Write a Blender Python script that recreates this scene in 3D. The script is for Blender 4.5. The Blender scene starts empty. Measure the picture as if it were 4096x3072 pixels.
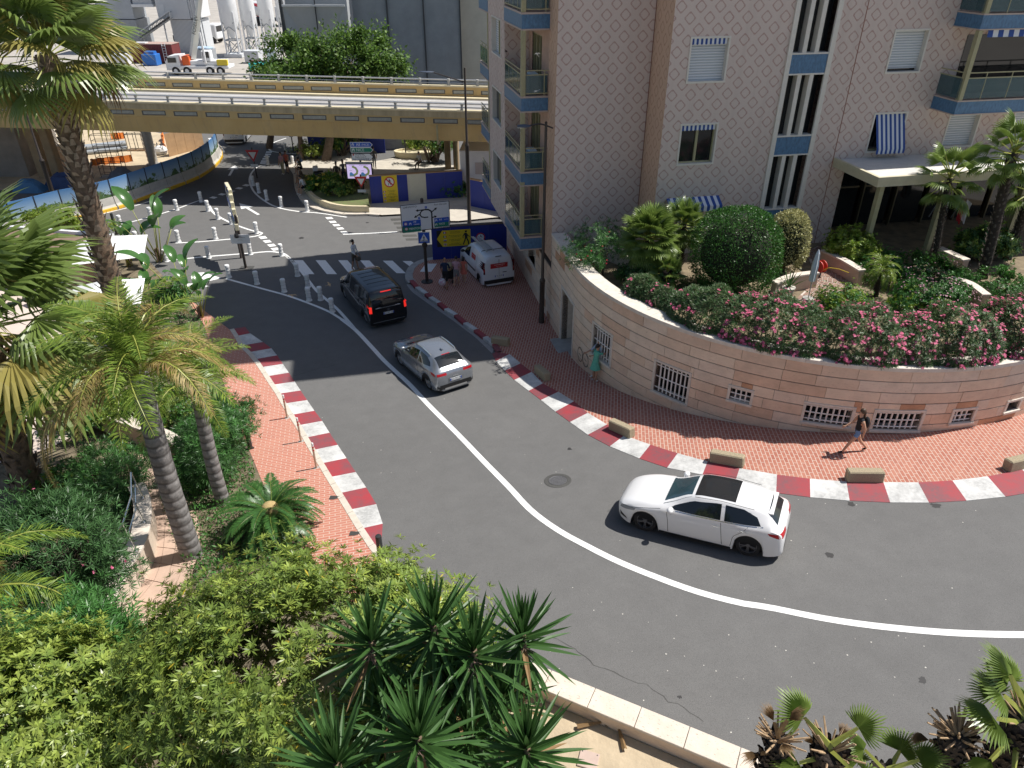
import bpy, bmesh, math, random
from mathutils import Vector, Matrix
import numpy as np
SC = bpy.context.scene
COL = SC.collection
R = math.radians
# ---- camera
FPX = 730.0; PITCH = math.atan(730 / 1191.0); CZ = 16.0
SP, CP = math.sin(PITCH), math.cos(PITCH)
cam_data = bpy.data.cameras.new('camera'); cam = bpy.data.objects.new('camera', cam_data); COL.objects.link(cam)
cam.location = (0, 0, CZ); cam.rotation_euler = (math.pi / 2 - PITCH, 0, 0)
cam_data.sensor_width = 36; cam_data.lens = 36 * FPX / 1024; cam_data.clip_start = .1; cam_data.clip_end = 3000
SC.camera = cam
# ---- light
SUN_AZ, SUN_EL = R(15.5), R(58.5)
world = bpy.data.worlds.new('World'); SC.world = world; world.use_nodes = True
wn = world.node_tree; bgn = wn.nodes['Background']
sky = wn.nodes.new('ShaderNodeTexSky'); sky.sky_type = 'NISHITA'; sky.sun_disc = False
sky.sun_elevation = SUN_EL; sky.sun_rotation = math.pi / 2 - SUN_AZ; sky.altitude = 20; sky.dust_density = 1.2; sky.air_density = 1.0
wn.links.new(sky.outputs[0], bgn.inputs[0]); bgn.inputs[1].default_value = 0.078
sl = bpy.data.lights.new('sun', 'SUN'); sl.energy = 4.8; sl.angle = R(.5); sl.color = (1, .96, .9)
so = bpy.data.objects.new('sun', sl); COL.objects.link(so); so.location = (60, 20, 90)
sdir = Vector((math.cos(SUN_EL) * math.cos(SUN_AZ), math.cos(SUN_EL) * math.sin(SUN_AZ), math.sin(SUN_EL)))
so.rotation_euler = sdir.to_track_quat('Z', 'Y').to_euler()
SC.view_settings.view_transform = 'Standard'; SC.view_settings.look = 'None'
SC.view_settings.exposure = 0.32; SC.view_settings.gamma = 1
SC.cycles.max_bounces = 6; SC.cycles.transparent_max_bounces = 8
# ---- the lie of the land, and surveying from the photograph
def g(x, y):
	s = y - .5 * x; u = (27.5 - s) / 1.5
	z = .2175 * (math.log1p(math.exp(u)) if u < 30 else u)
	return z if z < 2 else 2 + (z - 2) * .6
def ray(p):
	dx = (p[0] - 512) / FPX; dy = (384 - p[1]) / FPX
	return dx, CP + SP * dy, -SP + CP * dy
def atz(p, z):
	a, b, c = ray(p); t = (z - CZ) / c; return Vector((a * t, b * t, z))
def aty(p, y):
	a, b, c = ray(p); t = y / b; return Vector((a * t, y, CZ + c * t))
def atd(p, d):
	a, b, c = ray(p); return Vector((a * d, b * d, CZ + c * d))
def G(p, h=0.0):
	a, b, c = ray(p); z = h
	for i in range(50):
		t = (z - CZ) / c; z = .5 * z + .5 * (g(a * t, b * t) + h)
	t = (z - CZ) / c
	return Vector((a * t, b * t, z))
def onplane(p, O, u):      # vertical plane through O along u -> (a, z)
	rx, ry, rz = ray(p); nx, ny = -u[1], u[0]
	t = (O[0] * nx + O[1] * ny) / (rx * nx + ry * ny)
	return ((rx * t - O[0]) * u[0] + (ry * t - O[1]) * u[1], CZ + rz * t)
def cr(n, x, y): return (256 * ((n - 1) % 4) + x / 8.64, 192 * ((n - 1) // 4) + y / 8.64)
def fu(x, y): return (x * .46293, y * .46293)
def za(x, y): return (175 + x / 11.06, 130 + y / 11.06)
def zb(x, y): return (295 + x / 13.012, 140 + y / 13.012)
# ---- materials
MATS = {}
def mat(name, col, rough=.7, var=0.0, vscale=6.0, bump=0.0, bscale=30.0, metal=0.0, spec=.5, var2=None, trans=0.0, emit=None, stretch=None, coat=0.0, alpha=1.0, sheen=0.0):
	if name in MATS: return MATS[name]
	m = bpy.data.materials.new(name); m.use_nodes = True; MATS[name] = m
	nt = m.node_tree; b = nt.nodes['Principled BSDF']
	b.inputs['Base Color'].default_value = (*col, 1); b.inputs['Roughness'].default_value = rough
	b.inputs['Metallic'].default_value = metal; b.inputs['Specular IOR Level'].default_value = spec
	if trans: b.inputs['Transmission Weight'].default_value = trans
	if coat: b.inputs['Coat Weight'].default_value = coat; b.inputs['Coat Roughness'].default_value = .04
	if alpha < 1: b.inputs['Alpha'].default_value = alpha
	if emit: b.inputs['Emission Color'].default_value = (*emit[:3], 1); b.inputs['Emission Strength'].default_value = emit[3]
	if var or bump:
		tc = nt.nodes.new('ShaderNodeTexCoord'); src = tc.outputs['Object']
		if stretch:
			mp = nt.nodes.new('ShaderNodeMapping'); mp.inputs['Scale'].default_value = stretch
			nt.links.new(src, mp.inputs[0]); src = mp.outputs[0]
	if var:
		n = nt.nodes.new('ShaderNodeTexNoise'); n.inputs['Scale'].default_value = vscale; n.inputs['Detail'].default_value = 6; n.inputs['Roughness'].default_value = .65
		nt.links.new(src, n.inputs['Vector'])
		rp = nt.nodes.new('ShaderNodeValToRGB'); c2 = var2 or tuple(min(1, c * (1 + var)) for c in col)
		c1 = tuple(c * (1 - var) for c in col)
		rp.color_ramp.elements[0].position = .3; rp.color_ramp.elements[1].position = .72
		rp.color_ramp.elements[0].color = (*c1, 1); rp.color_ramp.elements[1].color = (*c2, 1)
		nt.links.new(n.outputs['Fac'], rp.inputs[0]); nt.links.new(rp.outputs[0], b.inputs['Base Color'])
	if bump:
		n2 = nt.nodes.new('ShaderNodeTexNoise'); n2.inputs['Scale'].default_value = bscale; n2.inputs['Detail'].default_value = 4
		nt.links.new(src, n2.inputs['Vector'])
		bp = nt.nodes.new('ShaderNodeBump'); bp.inputs['Strength'].default_value = bump; bp.inputs['Distance'].default_value = .02
		nt.links.new(n2.outputs['Fac'], bp.inputs['Height']); nt.links.new(bp.outputs[0], b.inputs['Normal'])
	return m
class NT:   # tiny node helper
	def __init__(s, name, rough=.8, spec=.3):
		s.m = bpy.data.materials.new(name); s.m.use_nodes = True; MATS[name] = s.m; s.t = s.m.node_tree
		s.b = s.t.nodes['Principled BSDF']; s.b.inputs['Roughness'].default_value = rough; s.b.inputs['Specular IOR Level'].default_value = spec
	def n(s, typ, **kw):
		o = s.t.nodes.new('ShaderNode' + typ)
		for k, v in kw.items():
			if k in o.inputs.keys(): o.inputs[k].default_value = v
			else: setattr(o, k, v)
		return o
	def l(s, a, b): s.t.links.new(a, b)
	def math(s, op, a, b=None, c=None):
		o = s.t.nodes.new('ShaderNodeMath'); o.operation = op
		for i, v in enumerate((a, b, c)):
			if v is None: continue
			if hasattr(v, 'links'): s.l(v, o.inputs[i])
			else: o.inputs[i].default_value = v
		return o.outputs[0]
	def mix(s, f, a, b, typ='MIX'):
		o = s.t.nodes.new('ShaderNodeMix'); o.data_type = 'RGBA'; o.blend_type = typ
		for i, v in ((0, f), (6, a), (7, b)):
			if hasattr(v, 'links'): s.l(v, o.inputs[i])
			elif i == 0: o.inputs[0].default_value = v
			else: o.inputs[i].default_value = (*v, 1)
		return o.outputs[2]
	def noise(s, vec, scale, detail=5, rough=.6):
		o = s.n('TexNoise'); o.inputs['Scale'].default_value = scale; o.inputs['Detail'].default_value = detail; o.inputs['Roughness'].default_value = rough
		s.l(vec, o.inputs['Vector']); return o.outputs['Fac']
	def ramp(s, f, stops):
		o = s.n('ValToRGB'); e = o.color_ramp.elements
		while len(e) < len(stops): e.new(.5)
		for i, (p, c) in enumerate(stops):
			e[i].position = p; e[i].color = (*c, 1) if hasattr(c, '__len__') else (c, c, c, 1)
		s.l(f, o.inputs[0]); return o.outputs[0]
	def col(s, c): s.l(c, s.b.inputs['Base Color'])
	def bump(s, h, strength=.4, dist=.02):
		o = s.n('Bump'); o.inputs['Strength'].default_value = strength; o.inputs['Distance'].default_value = dist
		s.l(h, o.inputs['Height']); s.l(o.outputs[0], s.b.inputs['Normal'])
# ---- mesh helpers
class MB:
	def __init__(s): s.v = []; s.f = []; s.m = []; s.k = 0
	def add(s, vs, fs, k=None):
		o = len(s.v); s.v.extend([tuple(v) for v in vs]); s.f.extend([tuple(i + o for i in f) for f in fs]); s.m.extend([s.k if k is None else k] * len(fs)); return s
	def quad(s, a, b, c, d, k=None): return s.add((a, b, c, d), ((0, 1, 2, 3),), k)
	def box(s, lo, hi, M=None, k=None, bev=0.0):
		(a, b, c), (d, e, f) = lo, hi
		if bev:
			r = bev; vs = []; 
			for z, q in ((c, r), (c + r, 0), (f - r, 0), (f, r)):
				i = q
				vs += [(a + i + r * (i == 0), b + i, z), (d - i - r * (i == 0), b + i, z), (d - i, b + i + r * (i == 0), z), (d - i, e - i - r * (i == 0), z),
					   (d - i - r * (i == 0), e - i, z), (a + i + r * (i == 0), e - i, z), (a + i, e - i - r * (i == 0), z), (a + i, b + i + r * (i == 0), z)]
			fs = []
			for t in range(3):
				for j in range(8): fs.append((t * 8 + j, t * 8 + (j + 1) % 8, t * 8 + 8 + (j + 1) % 8, t * 8 + 8 + j))
			fs.append(tuple(range(7, -1, -1))); fs.append(tuple(range(24, 32)))
		else:
			vs = [(a, b, c), (d, b, c), (d, e, c), (a, e, c), (a, b, f), (d, b, f), (d, e, f), (a, e, f)]
			fs = [(0, 3, 2, 1), (4, 5, 6, 7), (0, 1, 5, 4), (1, 2, 6, 5), (2, 3, 7, 6), (3, 0, 4, 7)]
		if M is not None: vs = [M @ Vector(v) for v in vs]
		return s.add(vs, fs, k)
	def prism(s, poly, z0, z1, M=None, k=None):      # poly xy counter-clockwise
		n = len(poly); vs = [(x, y, z0) for x, y in poly] + [(x, y, z1) for x, y in poly]
		fs = [(i, (i + 1) % n, n + (i + 1) % n, n + i) for i in range(n)] + [tuple(range(n - 1, -1, -1)), tuple(range(n, 2 * n))]
		if M is not None: vs = [M @ Vector(v) for v in vs]
		return s.add(vs, fs, k)
	def rings(s, rings, closed=True, cap=True, k=None):
		n = len(rings[0]); vs = [p for r in rings for p in r]; fs = []
		for i in range(len(rings) - 1):
			for j in range(n if closed else n - 1):
				fs.append((i * n + j, i * n + (j + 1) % n, (i + 1) * n + (j + 1) % n, (i + 1) * n + j))
		if cap and closed: fs.append(tuple(range(n - 1, -1, -1))); fs.append(tuple(range(len(vs) - n, len(vs))))
		return s.add(vs, fs, k)
	def tube(s, pts, rad, n=8, cap=True, k=None, squash=1.0):
		pts = [Vector(p) for p in pts]; rs = []
		if not hasattr(rad, '__len__'): rad = [rad] * len(pts)
		up = None
		for i, p in enumerate(pts):
			d = (pts[min(i + 1, len(pts) - 1)] - pts[max(i - 1, 0)]).normalized()
			if up is None:
				up = Vector((0, 0, 1)) if abs(d.z) < .9 else Vector((1, 0, 0))
			a = d.cross(up).normalized(); b = a.cross(d).normalized(); up = b
			rs.append([p + a * (rad[i] * math.cos(t * 2 * math.pi / n)) + b * (rad[i] * squash * math.sin(t * 2 * math.pi / n)) for t in range(n)])
		return s.rings(rs, True, cap, k)
	def cyl(s, c, r, h, n=16, r2=None, k=None, axis='Z', M=None):
		r2 = r if r2 is None else r2; rr = []
		for z, q in ((0, r), (h, r2)):
			ring = []
			for t in range(n):
				a = 2 * math.pi * t / n; x, y = q * math.cos(a), q * math.sin(a)
				v = {'Z': (x, y, z), 'Y': (x, z, -y), 'X': (z, x, y)}[axis]
				v = Vector(c) + Vector(v)
				ring.append(M @ v if M is not None else v)
			rr.append(ring)
		return s.rings(rr, True, True, k)
	def lathe(s, c, prof, n=16, k=None):
		return s.rings([[(c[0] + r * math.cos(2 * math.pi * t / n), c[1] + r * math.sin(2 * math.pi * t / n), c[2] + z) for t in range(n)] for r, z in prof], True, True, k)
	def ell(s, c, r, nu=12, nv=8, M=None, k=None):
		rr = []
		for i in range(nv + 1):
			th = math.pi * (i + .02) / (nv + .04); 
			ring = [Vector((r[0] * math.sin(th) * math.cos(2 * math.pi * j / nu), r[1] * math.sin(th) * math.sin(2 * math.pi * j / nu), -r[2] * math.cos(th))) for j in range(nu)]
			rr.append([(M @ q if M is not None else q) + Vector(c) for q in ring])
		return s.rings(rr, True, True, k)
	def grid(s, pts, k=None):     # pts[i][j]
		n = len(pts[0]); fs = []
		for i in range(len(pts) - 1):
			for j in range(n - 1): fs.append((i * n + j, i * n + j + 1, (i + 1) * n + j + 1, (i + 1) * n + j))
		return s.add([p for r in pts for p in r], fs, k)
	def mesh(s, name):
		me = bpy.data.meshes.new(name); me.from_pydata(s.v, [], s.f); return me
	def build(s, name, mats, parent=None, loc=None, rz=None, smooth=False, rot=None):
		me = s.mesh(name)
		for m in (mats if isinstance(mats, (list, tuple)) else [mats]): me.materials.append(m)
		if any(s.m): me.polygons.foreach_set('material_index', s.m)
		if smooth: 
			me.polygons.foreach_set('use_smooth', [True] * len(me.polygons))
			if smooth != 1: me.set_sharp_from_angle(angle=R(smooth))
		me.update()
		return link(name, me, parent, loc, rz, rot)
def link(name, me, parent=None, loc=None, rz=None, rot=None):
	o = bpy.data.objects.new(name, me); COL.objects.link(o)
	if parent is not None: o.parent = parent
	if loc is not None: o.location = loc
	if rz is not None: o.rotation_euler = (0, 0, rz)
	if rot is not None: o.rotation_euler = rot
	return o
def tag(o, label=None, cat=None, group=None, kind=None):
	if label: o['label'] = label
	if cat: o['category'] = cat
	if group: o['group'] = group
	if kind: o['kind'] = kind
	return o
def thing(name, label, cat, loc=(0, 0, 0), rz=0, group=None, rot=None):
	o = bpy.data.objects.new(name, None); COL.objects.link(o); o.empty_display_size = .2
	o.location = loc; o.rotation_euler = rot if rot is not None else (0, 0, rz)
	return tag(o, label, cat, group, 'thing')
KIDS = {}
def copy_tree(o, loc=None, rz=None, label=None, parent=None):
	c = o.copy(); COL.objects.link(c)
	if parent is not None: c.parent = parent
	if loc is not None: c.location = loc
	if rz is not None: c.rotation_euler = (0, 0, rz)
	if label: c['label'] = label
	for ch in list(o.children):
		copy_tree(ch, parent=c)
	return c
def text_mesh(txt, size, align='CENTER', bold=0.0, sx=1.0):
	cu = bpy.data.curves.new('lettering', 'FONT'); cu.body = txt; cu.size = size; cu.align_x = align; cu.align_y = 'CENTER'; cu.offset = bold; cu.resolution_u = 3
	o = bpy.data.objects.new('lettering', cu); me = bpy.data.meshes.new_from_object(o)
	bpy.data.objects.remove(o); bpy.data.curves.remove(cu)
	if sx != 1: me.transform(Matrix.Diagonal((sx, 1, 1, 1)))
	return me
def text(txt, size, m, M, parent=None, align='CENTER', bold=0.0, sx=1.0, name='lettering'):
	me = text_mesh(txt, size, align, bold, sx); me.materials.clear(); me.materials.append(m); me.transform(M)
	return link(name, me, parent)
def frame(O, ux, uz):       # matrix whose x is along ux, y along uz (up on a sign), z = outwards normal
	ux = Vector(ux).normalized(); uz = Vector(uz).normalized(); n = ux.cross(uz)
	return Matrix(((ux.x, uz.x, n.x, O[0]), (ux.y, uz.y, n.y, O[1]), (ux.z, uz.z, n.z, O[2]), (0, 0, 0, 1)))
def smooth_poly(pts, n=8):     # Catmull-Rom through points
	pts = [Vector(p) for p in pts]; q = [pts[0] * 2 - pts[1]] + pts + [pts[-1] * 2 - pts[-2]]; out = []
	for i in range(1, len(q) - 2):
		for k in range(n):
			t = k / n; a, b, c, d = q[i - 1], q[i], q[i + 1], q[i + 2]
			out.append(.5 * ((2 * b) + (c - a) * t + (2 * a - 5 * b + 4 * c - d) * t * t + (3 * b - a - 3 * c + d) * t ** 3))
	out.append(pts[-1]); return out
def resample(pts, n):
	pts = [Vector(p) for p in pts]; L = [0]
	for a, b in zip(pts, pts[1:]): L.append(L[-1] + (b - a).length)
	out = []
	for i in range(n):
		s = L[-1] * i / (n - 1); j = 0
		while j < len(L) - 2 and L[j + 1] < s: j += 1
		t = (s - L[j]) / max(1e-9, L[j + 1] - L[j]); out.append(pts[j].lerp(pts[j + 1], min(1, max(0, t))))
	return out
def drape(p, h): return Vector((p[0], p[1], g(p[0], p[1]) + h))
def strip_line(pts, w, h, mb, smooth=6, dash=None):    # flat painted line on the road
	P = smooth_poly([Vector((p[0], p[1], 0)) for p in pts], smooth) if smooth else [Vector((p[0], p[1], 0)) for p in pts]
	L = sum((b - a).length for a, b in zip(P, P[1:])); P = resample(P, max(2, int(L / .35)))
	row = []
	for i, p in enumerate(P):
		d = (P[min(i + 1, len(P) - 1)] - P[max(i - 1, 0)]).normalized(); nrm = Vector((-d.y, d.x, 0))
		row.append([drape(p + nrm * w / 2, h), drape(p - nrm * w / 2, h)])
	mb.grid(row)
	return mb
# ==== GROUND, ROAD, PAVEMENTS
def asphalt(name, c0, c1):
	m = NT(name, .85, .25); tc = m.n('TexCoord').outputs['Object']
	big = m.noise(tc, .22, 4, .55); mid = m.noise(tc, 1.6, 5, .6); fine = m.noise(tc, 55, 2, .7)
	c = m.mix(m.ramp(big, [(.32, 0), (.7, 1)]), c0, c1)
	c = m.mix(.35, c, m.ramp(mid, [(.25, tuple(v * .8 for v in c0)), (.75, tuple(v * 1.1 for v in c1))]))
	vor = m.n('TexVoronoi'); vor.inputs['Scale'].default_value = 38; m.l(tc, vor.inputs['Vector'])
	sp = m.ramp(vor.outputs['Distance'], [(.06, 1), (.12, 0)])
	c = m.mix(m.math('MULTIPLY', sp, .5), c, (.42, .41, .39))
	c = m.mix(m.math('MULTIPLY', m.ramp(fine, [(.35, 1), (.55, 0)]), .45), c, tuple(v * .45 for v in c0))
	m.col(c); m.bump(fine, .35, .01); return m.m
M_ASPH = asphalt('asphalt', (.142, .14, .137), (.162, .16, .156))
M_ASPH2 = asphalt('asphalt_patch', (.07, .07, .068), (.1, .098, .092))
def brickmat(name, rot, c1, c2, mort, bw, bh):
	m = NT(name, .8, .25); tc = m.n('TexCoord').outputs['Object']
	mp = m.n('Mapping'); mp.inputs['Rotation'].default_value = (0, 0, rot); m.l(tc, mp.inputs[0])
	b = m.n('TexBrick'); b.offset = .5; b.inputs['Scale'].default_value = 1; b.inputs['Brick Width'].default_value = bw; b.inputs['Row Height'].default_value = bh
	b.inputs['Mortar Size'].default_value = .014; b.inputs['Mortar Smooth'].default_value = .3; b.inputs['Bias'].default_value = -.1
	b.inputs['Color1'].default_value = (*c1, 1); b.inputs['Color2'].default_value = (*c2, 1); b.inputs['Mortar'].default_value = (*mort, 1)
	m.l(mp.outputs[0], b.inputs['Vector'])
	nb = m.noise(tc, .9, 5, .6); nf = m.noise(tc, 14, 4, .6)
	c = m.mix(m.math('MULTIPLY', m.ramp(nb, [(.35, 0), (.75, 1)]), .4), b.outputs['Color'], (.5, .27, .2))
	c = m.mix(m.math('MULTIPLY', m.ramp(nf, [(.55, 0), (.8, 1)]), .35), c, (.2, .07, .045))
	m.col(c); inv = m.math('SUBTRACT', 1.0, b.outputs['Fac']); m.bump(inv, .5, .008); return m.m
M_BRICK_R = brickmat('terracotta_pavers', R(98), (.4, .16, .11), (.34, .12, .085), (.55, .44, .37), .34, .12)
M_BRICK_L = brickmat('salmon_pavers', R(-12.8), (.5, .2, .14), (.45, .165, .115), (.6, .46, .38), .33, .125)
M_WPAINT = mat('white_road_paint', (.78, .78, .76), .6, .1, 9, .2, 60)
def wornpaint(name, c, dark, amt):
	m = NT(name, .62, .3); tc = m.n('TexCoord').outputs['Object']
	a = m.noise(tc, 1.1, 5, .7); b = m.noise(tc, 11, 6, .75)
	f = m.math('MULTIPLY', m.ramp(a, [(.36, 0), (.62, 1)]), m.ramp(b, [(.3, .35), (.65, 1)]))
	cc = m.mix(m.math('MULTIPLY', f, amt), c, dark)
	cc = m.mix(m.math('MULTIPLY', m.ramp(b, [(.64, 0), (.74, 1)]), .5), cc, tuple(v * .6 for v in dark))
	m.col(cc); m.bump(b, .2, .01); return m.m
M_KRED = wornpaint('red_kerb_paint', (.36, .05, .06), (.16, .085, .095), 1.0)
M_KWHITE = wornpaint('white_kerb_paint', (.66, .66, .64), (.27, .27, .265), .85)
M_CONC = mat('concrete', (.36, .35, .33), .85, .18, 3, .3, 40)
M_PALECONC = mat('pale_concrete', (.56, .53, .47), .85, .12, 2, .2, 30)
M_CREAMSTONE = mat('cream_kerb_stone', (.58, .52, .44), .8, .12, 5, .2, 40)
def sheet(name, A, B, n, m_, h, material, kind='structure', flat=False, parent=None):
	A = resample(A, n); B = resample(B, n); mb = MB()
	mb.grid([[(drape(a.lerp(b, j / (m_ - 1)), h) if not flat else a.lerp(b, j / (m_ - 1)) + Vector((0, 0, h))) for j in range(m_)] for a, b in zip(A, B)])
	o = mb.build(name, material, parent, smooth=True)
	if parent is None: tag(o, kind=kind)
	return o
xs = [-900, -500, -250, -120] + [x * 2.0 - 60 for x in range(0, 51)] + [60, 120, 250, 500, 900]
ys = [-300, -120, -40] + [y * 2.0 - 10 for y in range(0, 46)] + [100, 130, 170, 250, 400, 700, 1400]
mb = MB(); mb.grid([[(x, y, (g(x, y) if -61 < x < 50 and -20 < y < 90 else g(max(-60, min(50, x)), max(-20, y))) - .03) for x in xs] for y in ys])
ground = tag(mb.build('ground', mat('yard_ground', (.4, .37, .33), .9, .2, .3, .2, 8), smooth=True), 'pale concrete yard ground beyond the streets', kind='structure')
road_pts = []
mb = MB(); xr = [-46 + i * 1.0 for i in range(0, 77)]; yr = [4 + j * 1.0 for j in range(0, 74)]
mb.grid([[(x, y, g(x, y)) for x in xr] for y in yr])
road = tag(mb.build('road', M_ASPH, smooth=True), 'grey asphalt road curving down to the roundabout', kind='structure')
# ---- wall / facade plan geometry
WC = Vector((12.88, 30.07, 0)); WR = 10.53
ALPHA = R(11.5); UU = Vector((math.cos(ALPHA), math.sin(ALPHA), 0)); VV = Vector((-math.sin(ALPHA), math.cos(ALPHA), 0))
def arc(deg, r=WR): return WC + Vector((r * math.cos(R(deg)), r * math.sin(R(deg)), 0))
W0 = arc(191.5)
WALLZ = 4.6
wall_path = [arc(302 - i * (302 - 191.5) / 60) for i in range(61)] + [W0 + VV * d for d in (2, 4, 6, 8, 10, 12, 14, 16)]
# ---- right hand kerb: boundaries (road edge, pavement edge) read along the photograph
kb = [((6, 2040, 1400), (6, 2075, 1388)), ((6, 2075, 1462), (6, 2190, 1405)), ((6, 2150, 1545), (7, 75, 1485)), ((7, 20, 1625), (7, 170, 1560)),
	  ((11, 145, 60), (11, 265, 0)), ((11, 250, 140), (11, 400, 72)), ((11, 375, 240), (11, 535, 155)), ((11, 500, 330), (11, 655, 255)), ((11, 655, 440), (11, 820, 355)),
	  ((11, 845, 540), (11, 970, 450)), ((11, 1100, 645), (11, 1195, 530)), ((11, 1340, 725), (11, 1430, 605)), ((11, 1645, 785), (11, 1690, 675)), ((11, 1925, 855), (11, 1965, 735)),
	  ((12, 70, 942), (12, 75, 790)), ((12, 365, 980), (12, 360, 825)), ((12, 705, 1010), (12, 675, 850)), ((12, 1055, 1025), (12, 995, 855)), ((12, 1390, 1027), (12, 1295, 857)),
	  ((12, 1715, 1010), (12, 1590, 840)), ((12, 2050, 975), (12, 1895, 805)), ((12, 2400, 915), (12, 2190, 745)), ((12, 2750, 830), (12, 2480, 665)), ((12, 3100, 720), (12, 2770, 570))]
KA = [G(cr(*a)) for a, b in kb]; KB = [G(cr(*b), .08) for a, b in kb]
ks = [(1325, 770), (1375, 830), (1455, 886), (1490, 917), (1565, 967), (1625, 1017), (1710, 1072), (1790, 1140), (1880, 1200), (1960, 1262), (2040, 1322), (2080, 1388)]
KS = [G(cr(6, x, y), .1) for x, y in ks]
corner = [G(cr(6, x, y), .1) for x, y in ((1530, 584), (1420, 606), (1345, 650), (1318, 710))]
outer = [Vector((-.6, 41.9, 0)), Vector((-2.6, 41.2, 0))] + corner + KS[:-1] + KB[:]
pav_r = sheet('pavement', resample(outer, 110), resample(wall_path[::-1][0:] , 110), 110, 9, .1, M_BRICK_R)
tag(pav_r, 'terracotta brick pavement along the curved stone wall', kind='structure')
def stripe(a0, b0, a1, b1, m_, h0, h1, parent, name='kerb_stripe', n=5):
	mb = MB()
	rows = []
	for i in range(n):
		t = i / (n - 1); a = a0.lerp(a1, t); b = b0.lerp(b1, t)
		rows.append([drape(a, -.05), drape(a, h0)] + [drape(a.lerp(b, j / 3), h0 + (h1 - h0) * j / 3) for j in (1, 2, 3)])
	mb.grid(rows); return mb.build(name, m_, parent)
for i in range(len(kb) - 1):
	stripe(KA[i], KB[i], KA[i + 1], KB[i + 1], M_KRED if i % 2 == 0 else M_KWHITE, .012, .112, pav_r)
for i in range(len(KS) - 1):      # the raised kerb further down
	a, b = KS[i], KS[i + 1]; d = (b - a).normalized(); nr = Vector((d.y, -d.x, 0)); nr = nr if nr.dot(Vector((1, .4, 0))) > 0 else -nr
	mb = MB(); L = (b - a).length; e = d * .004
	for t0, t1 in ((0, 1),):
		p, q = a + e, b - e
		rows = [[drape(x, -.05), drape(x, .13), drape(x + nr * .02, .15), drape(x + nr * .24, .15), drape(x + nr * .24, .05)] for x in (p, (p + q) / 2, q)]
		mb.grid(rows)
	mb.build('kerb_stripe', M_KRED if i % 2 == 0 else M_KWHITE, pav_r)
gl = [G(cr(6, x, y)) for x, y in ((1300, 800), (1345, 862), (1480, 960), (1700, 1110), (1900, 1260), (2040, 1395))]
gr = [G(cr(6, x, y)) for x, y in ((1335, 790), (1385, 850), (1520, 940), (1740, 1090), (1930, 1235), (2060, 1345))]
sheet('gutter', gl, gr, 24, 3, .006, mat('gutter_concrete', (.3, .29, .28), .8, .12, 4), parent=pav_r)
cpts = resample(smooth_poly([G(cr(6, x, y)) for x, y in ((1540, 574), (1440, 592), (1340, 640), (1296, 700), (1290, 760), (1320, 800))], 6), 9)
for i in range(8):
	a, b = cpts[i], cpts[i + 1]; d = (b - a).normalized(); nr = Vector((-d.y, d.x, 0))
	mb = MB(); mb.grid([[drape(x - nr * .02, -.05), drape(x, .1), drape(x + nr * .42, .115), drape(x + nr * .42, .03)] for x in (a + d * .006, b - d * .006)])
	mb.build('kerb_stone', M_CONC, pav_r)
# ---- left hand pavement
lk = [((6, -190, 1180), (6, -95, 1165)), ((6, -150, 1240), (6, -50, 1222)), ((6, -105, 1322), (6, 60, 1297)), ((6, -45, 1380), (6, 133, 1352)), ((6, 12, 1440), (6, 182, 1412)), ((6, 62, 1510), (6, 232, 1486)), ((6, 112, 1588), (6, 284, 1562)), ((6, 162, 1662), (6, 334, 1638)),
	  ((10, 215, 80), (10, 385, 57)), ((10, 262, 165), (10, 442, 140)), ((10, 325, 262), (10, 505, 232)), ((10, 385, 352), (10, 572, 320)), ((10, 450, 457), (10, 636, 422)), ((10, 512, 565), (10, 706, 527)), ((10, 585, 680), (10, 782, 642)),
	  ((10, 657, 800), (10, 862, 762)), ((10, 742, 937), (10, 952, 895)), ((10, 830, 1080), (10, 1040, 1040)), ((10, 930, 1242), (10, 1095, 1208)), ((10, 1050, 1420), (10, 1082, 1390))]
LA = [G(cr(*b)) for a, b in lk]; LB = [G(cr(*a), .06) for a, b in lk]
LBx = LB + [G(cr(10, 1160, 1560), .06), G(cr(10, 1400, 1760), .06), G(cr(10, 1750, 1980), .06)]
left_edge = [G(p, .06) for p in (fu(400, 640), fu(440, 700), cr(9, 1985, 140), cr(9, 2040, 330), cr(9, 2150, 560), cr(10, 60, 860), cr(10, 250, 1200), cr(10, 520, 1560), cr(10, 800, 1900))]
off = []
P_ = resample(LBx, 60); 
for i, p in enumerate(P_):
	d = (P_[min(i + 1, 59)] - P_[max(i - 1, 0)]).normalized(); nr = Vector((d.y, -d.x, 0)); nr = nr if nr.x < 0 else -nr
	off.append(p + nr * .2)
pav_l = sheet('pavement', off, left_edge, 60, 7, .06, M_BRICK_L)
tag(pav_l, 'salmon brick pavement beside the palm garden', kind='structure')
for i in range(len(lk) - 1):
	stripe(LA[i], LB[i], LA[i + 1], LB[i + 1], M_KWHITE if i % 2 == 1 else M_KRED, .008, .055, pav_l)
ks_l = resample(LBx, 24); ks_o = resample(off, 24)
for i in range(23):
	a, b, c, d = ks_l[i], ks_l[i + 1], ks_o[i], ks_o[i + 1]; e = (b - a) * .006
	mb = MB(); mb.grid([[drape(a + e, .02), drape(a + e, .072), drape(c + e, .072), drape(c + e, .02)], [drape(b - e, .02), drape(b - e, .072), drape(d - e, .072), drape(d - e, .02)]])
	mb.build('kerb_stone', M_CREAMSTONE, pav_l)
for x, y in ((680, 985), (858, 1295)):
	p = G(cr(10, x, y), .06); MB().box((-.16, -.09, 0), (.16, .09, .012)).build('drain_cover', mat('drain_iron', (.05, .045, .04), .6, .2, 30), pav_l, drape(p, .06), R(-5))
def ze(x, y): return (500 + x / 8.848, 475 + y / 8.848)
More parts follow.
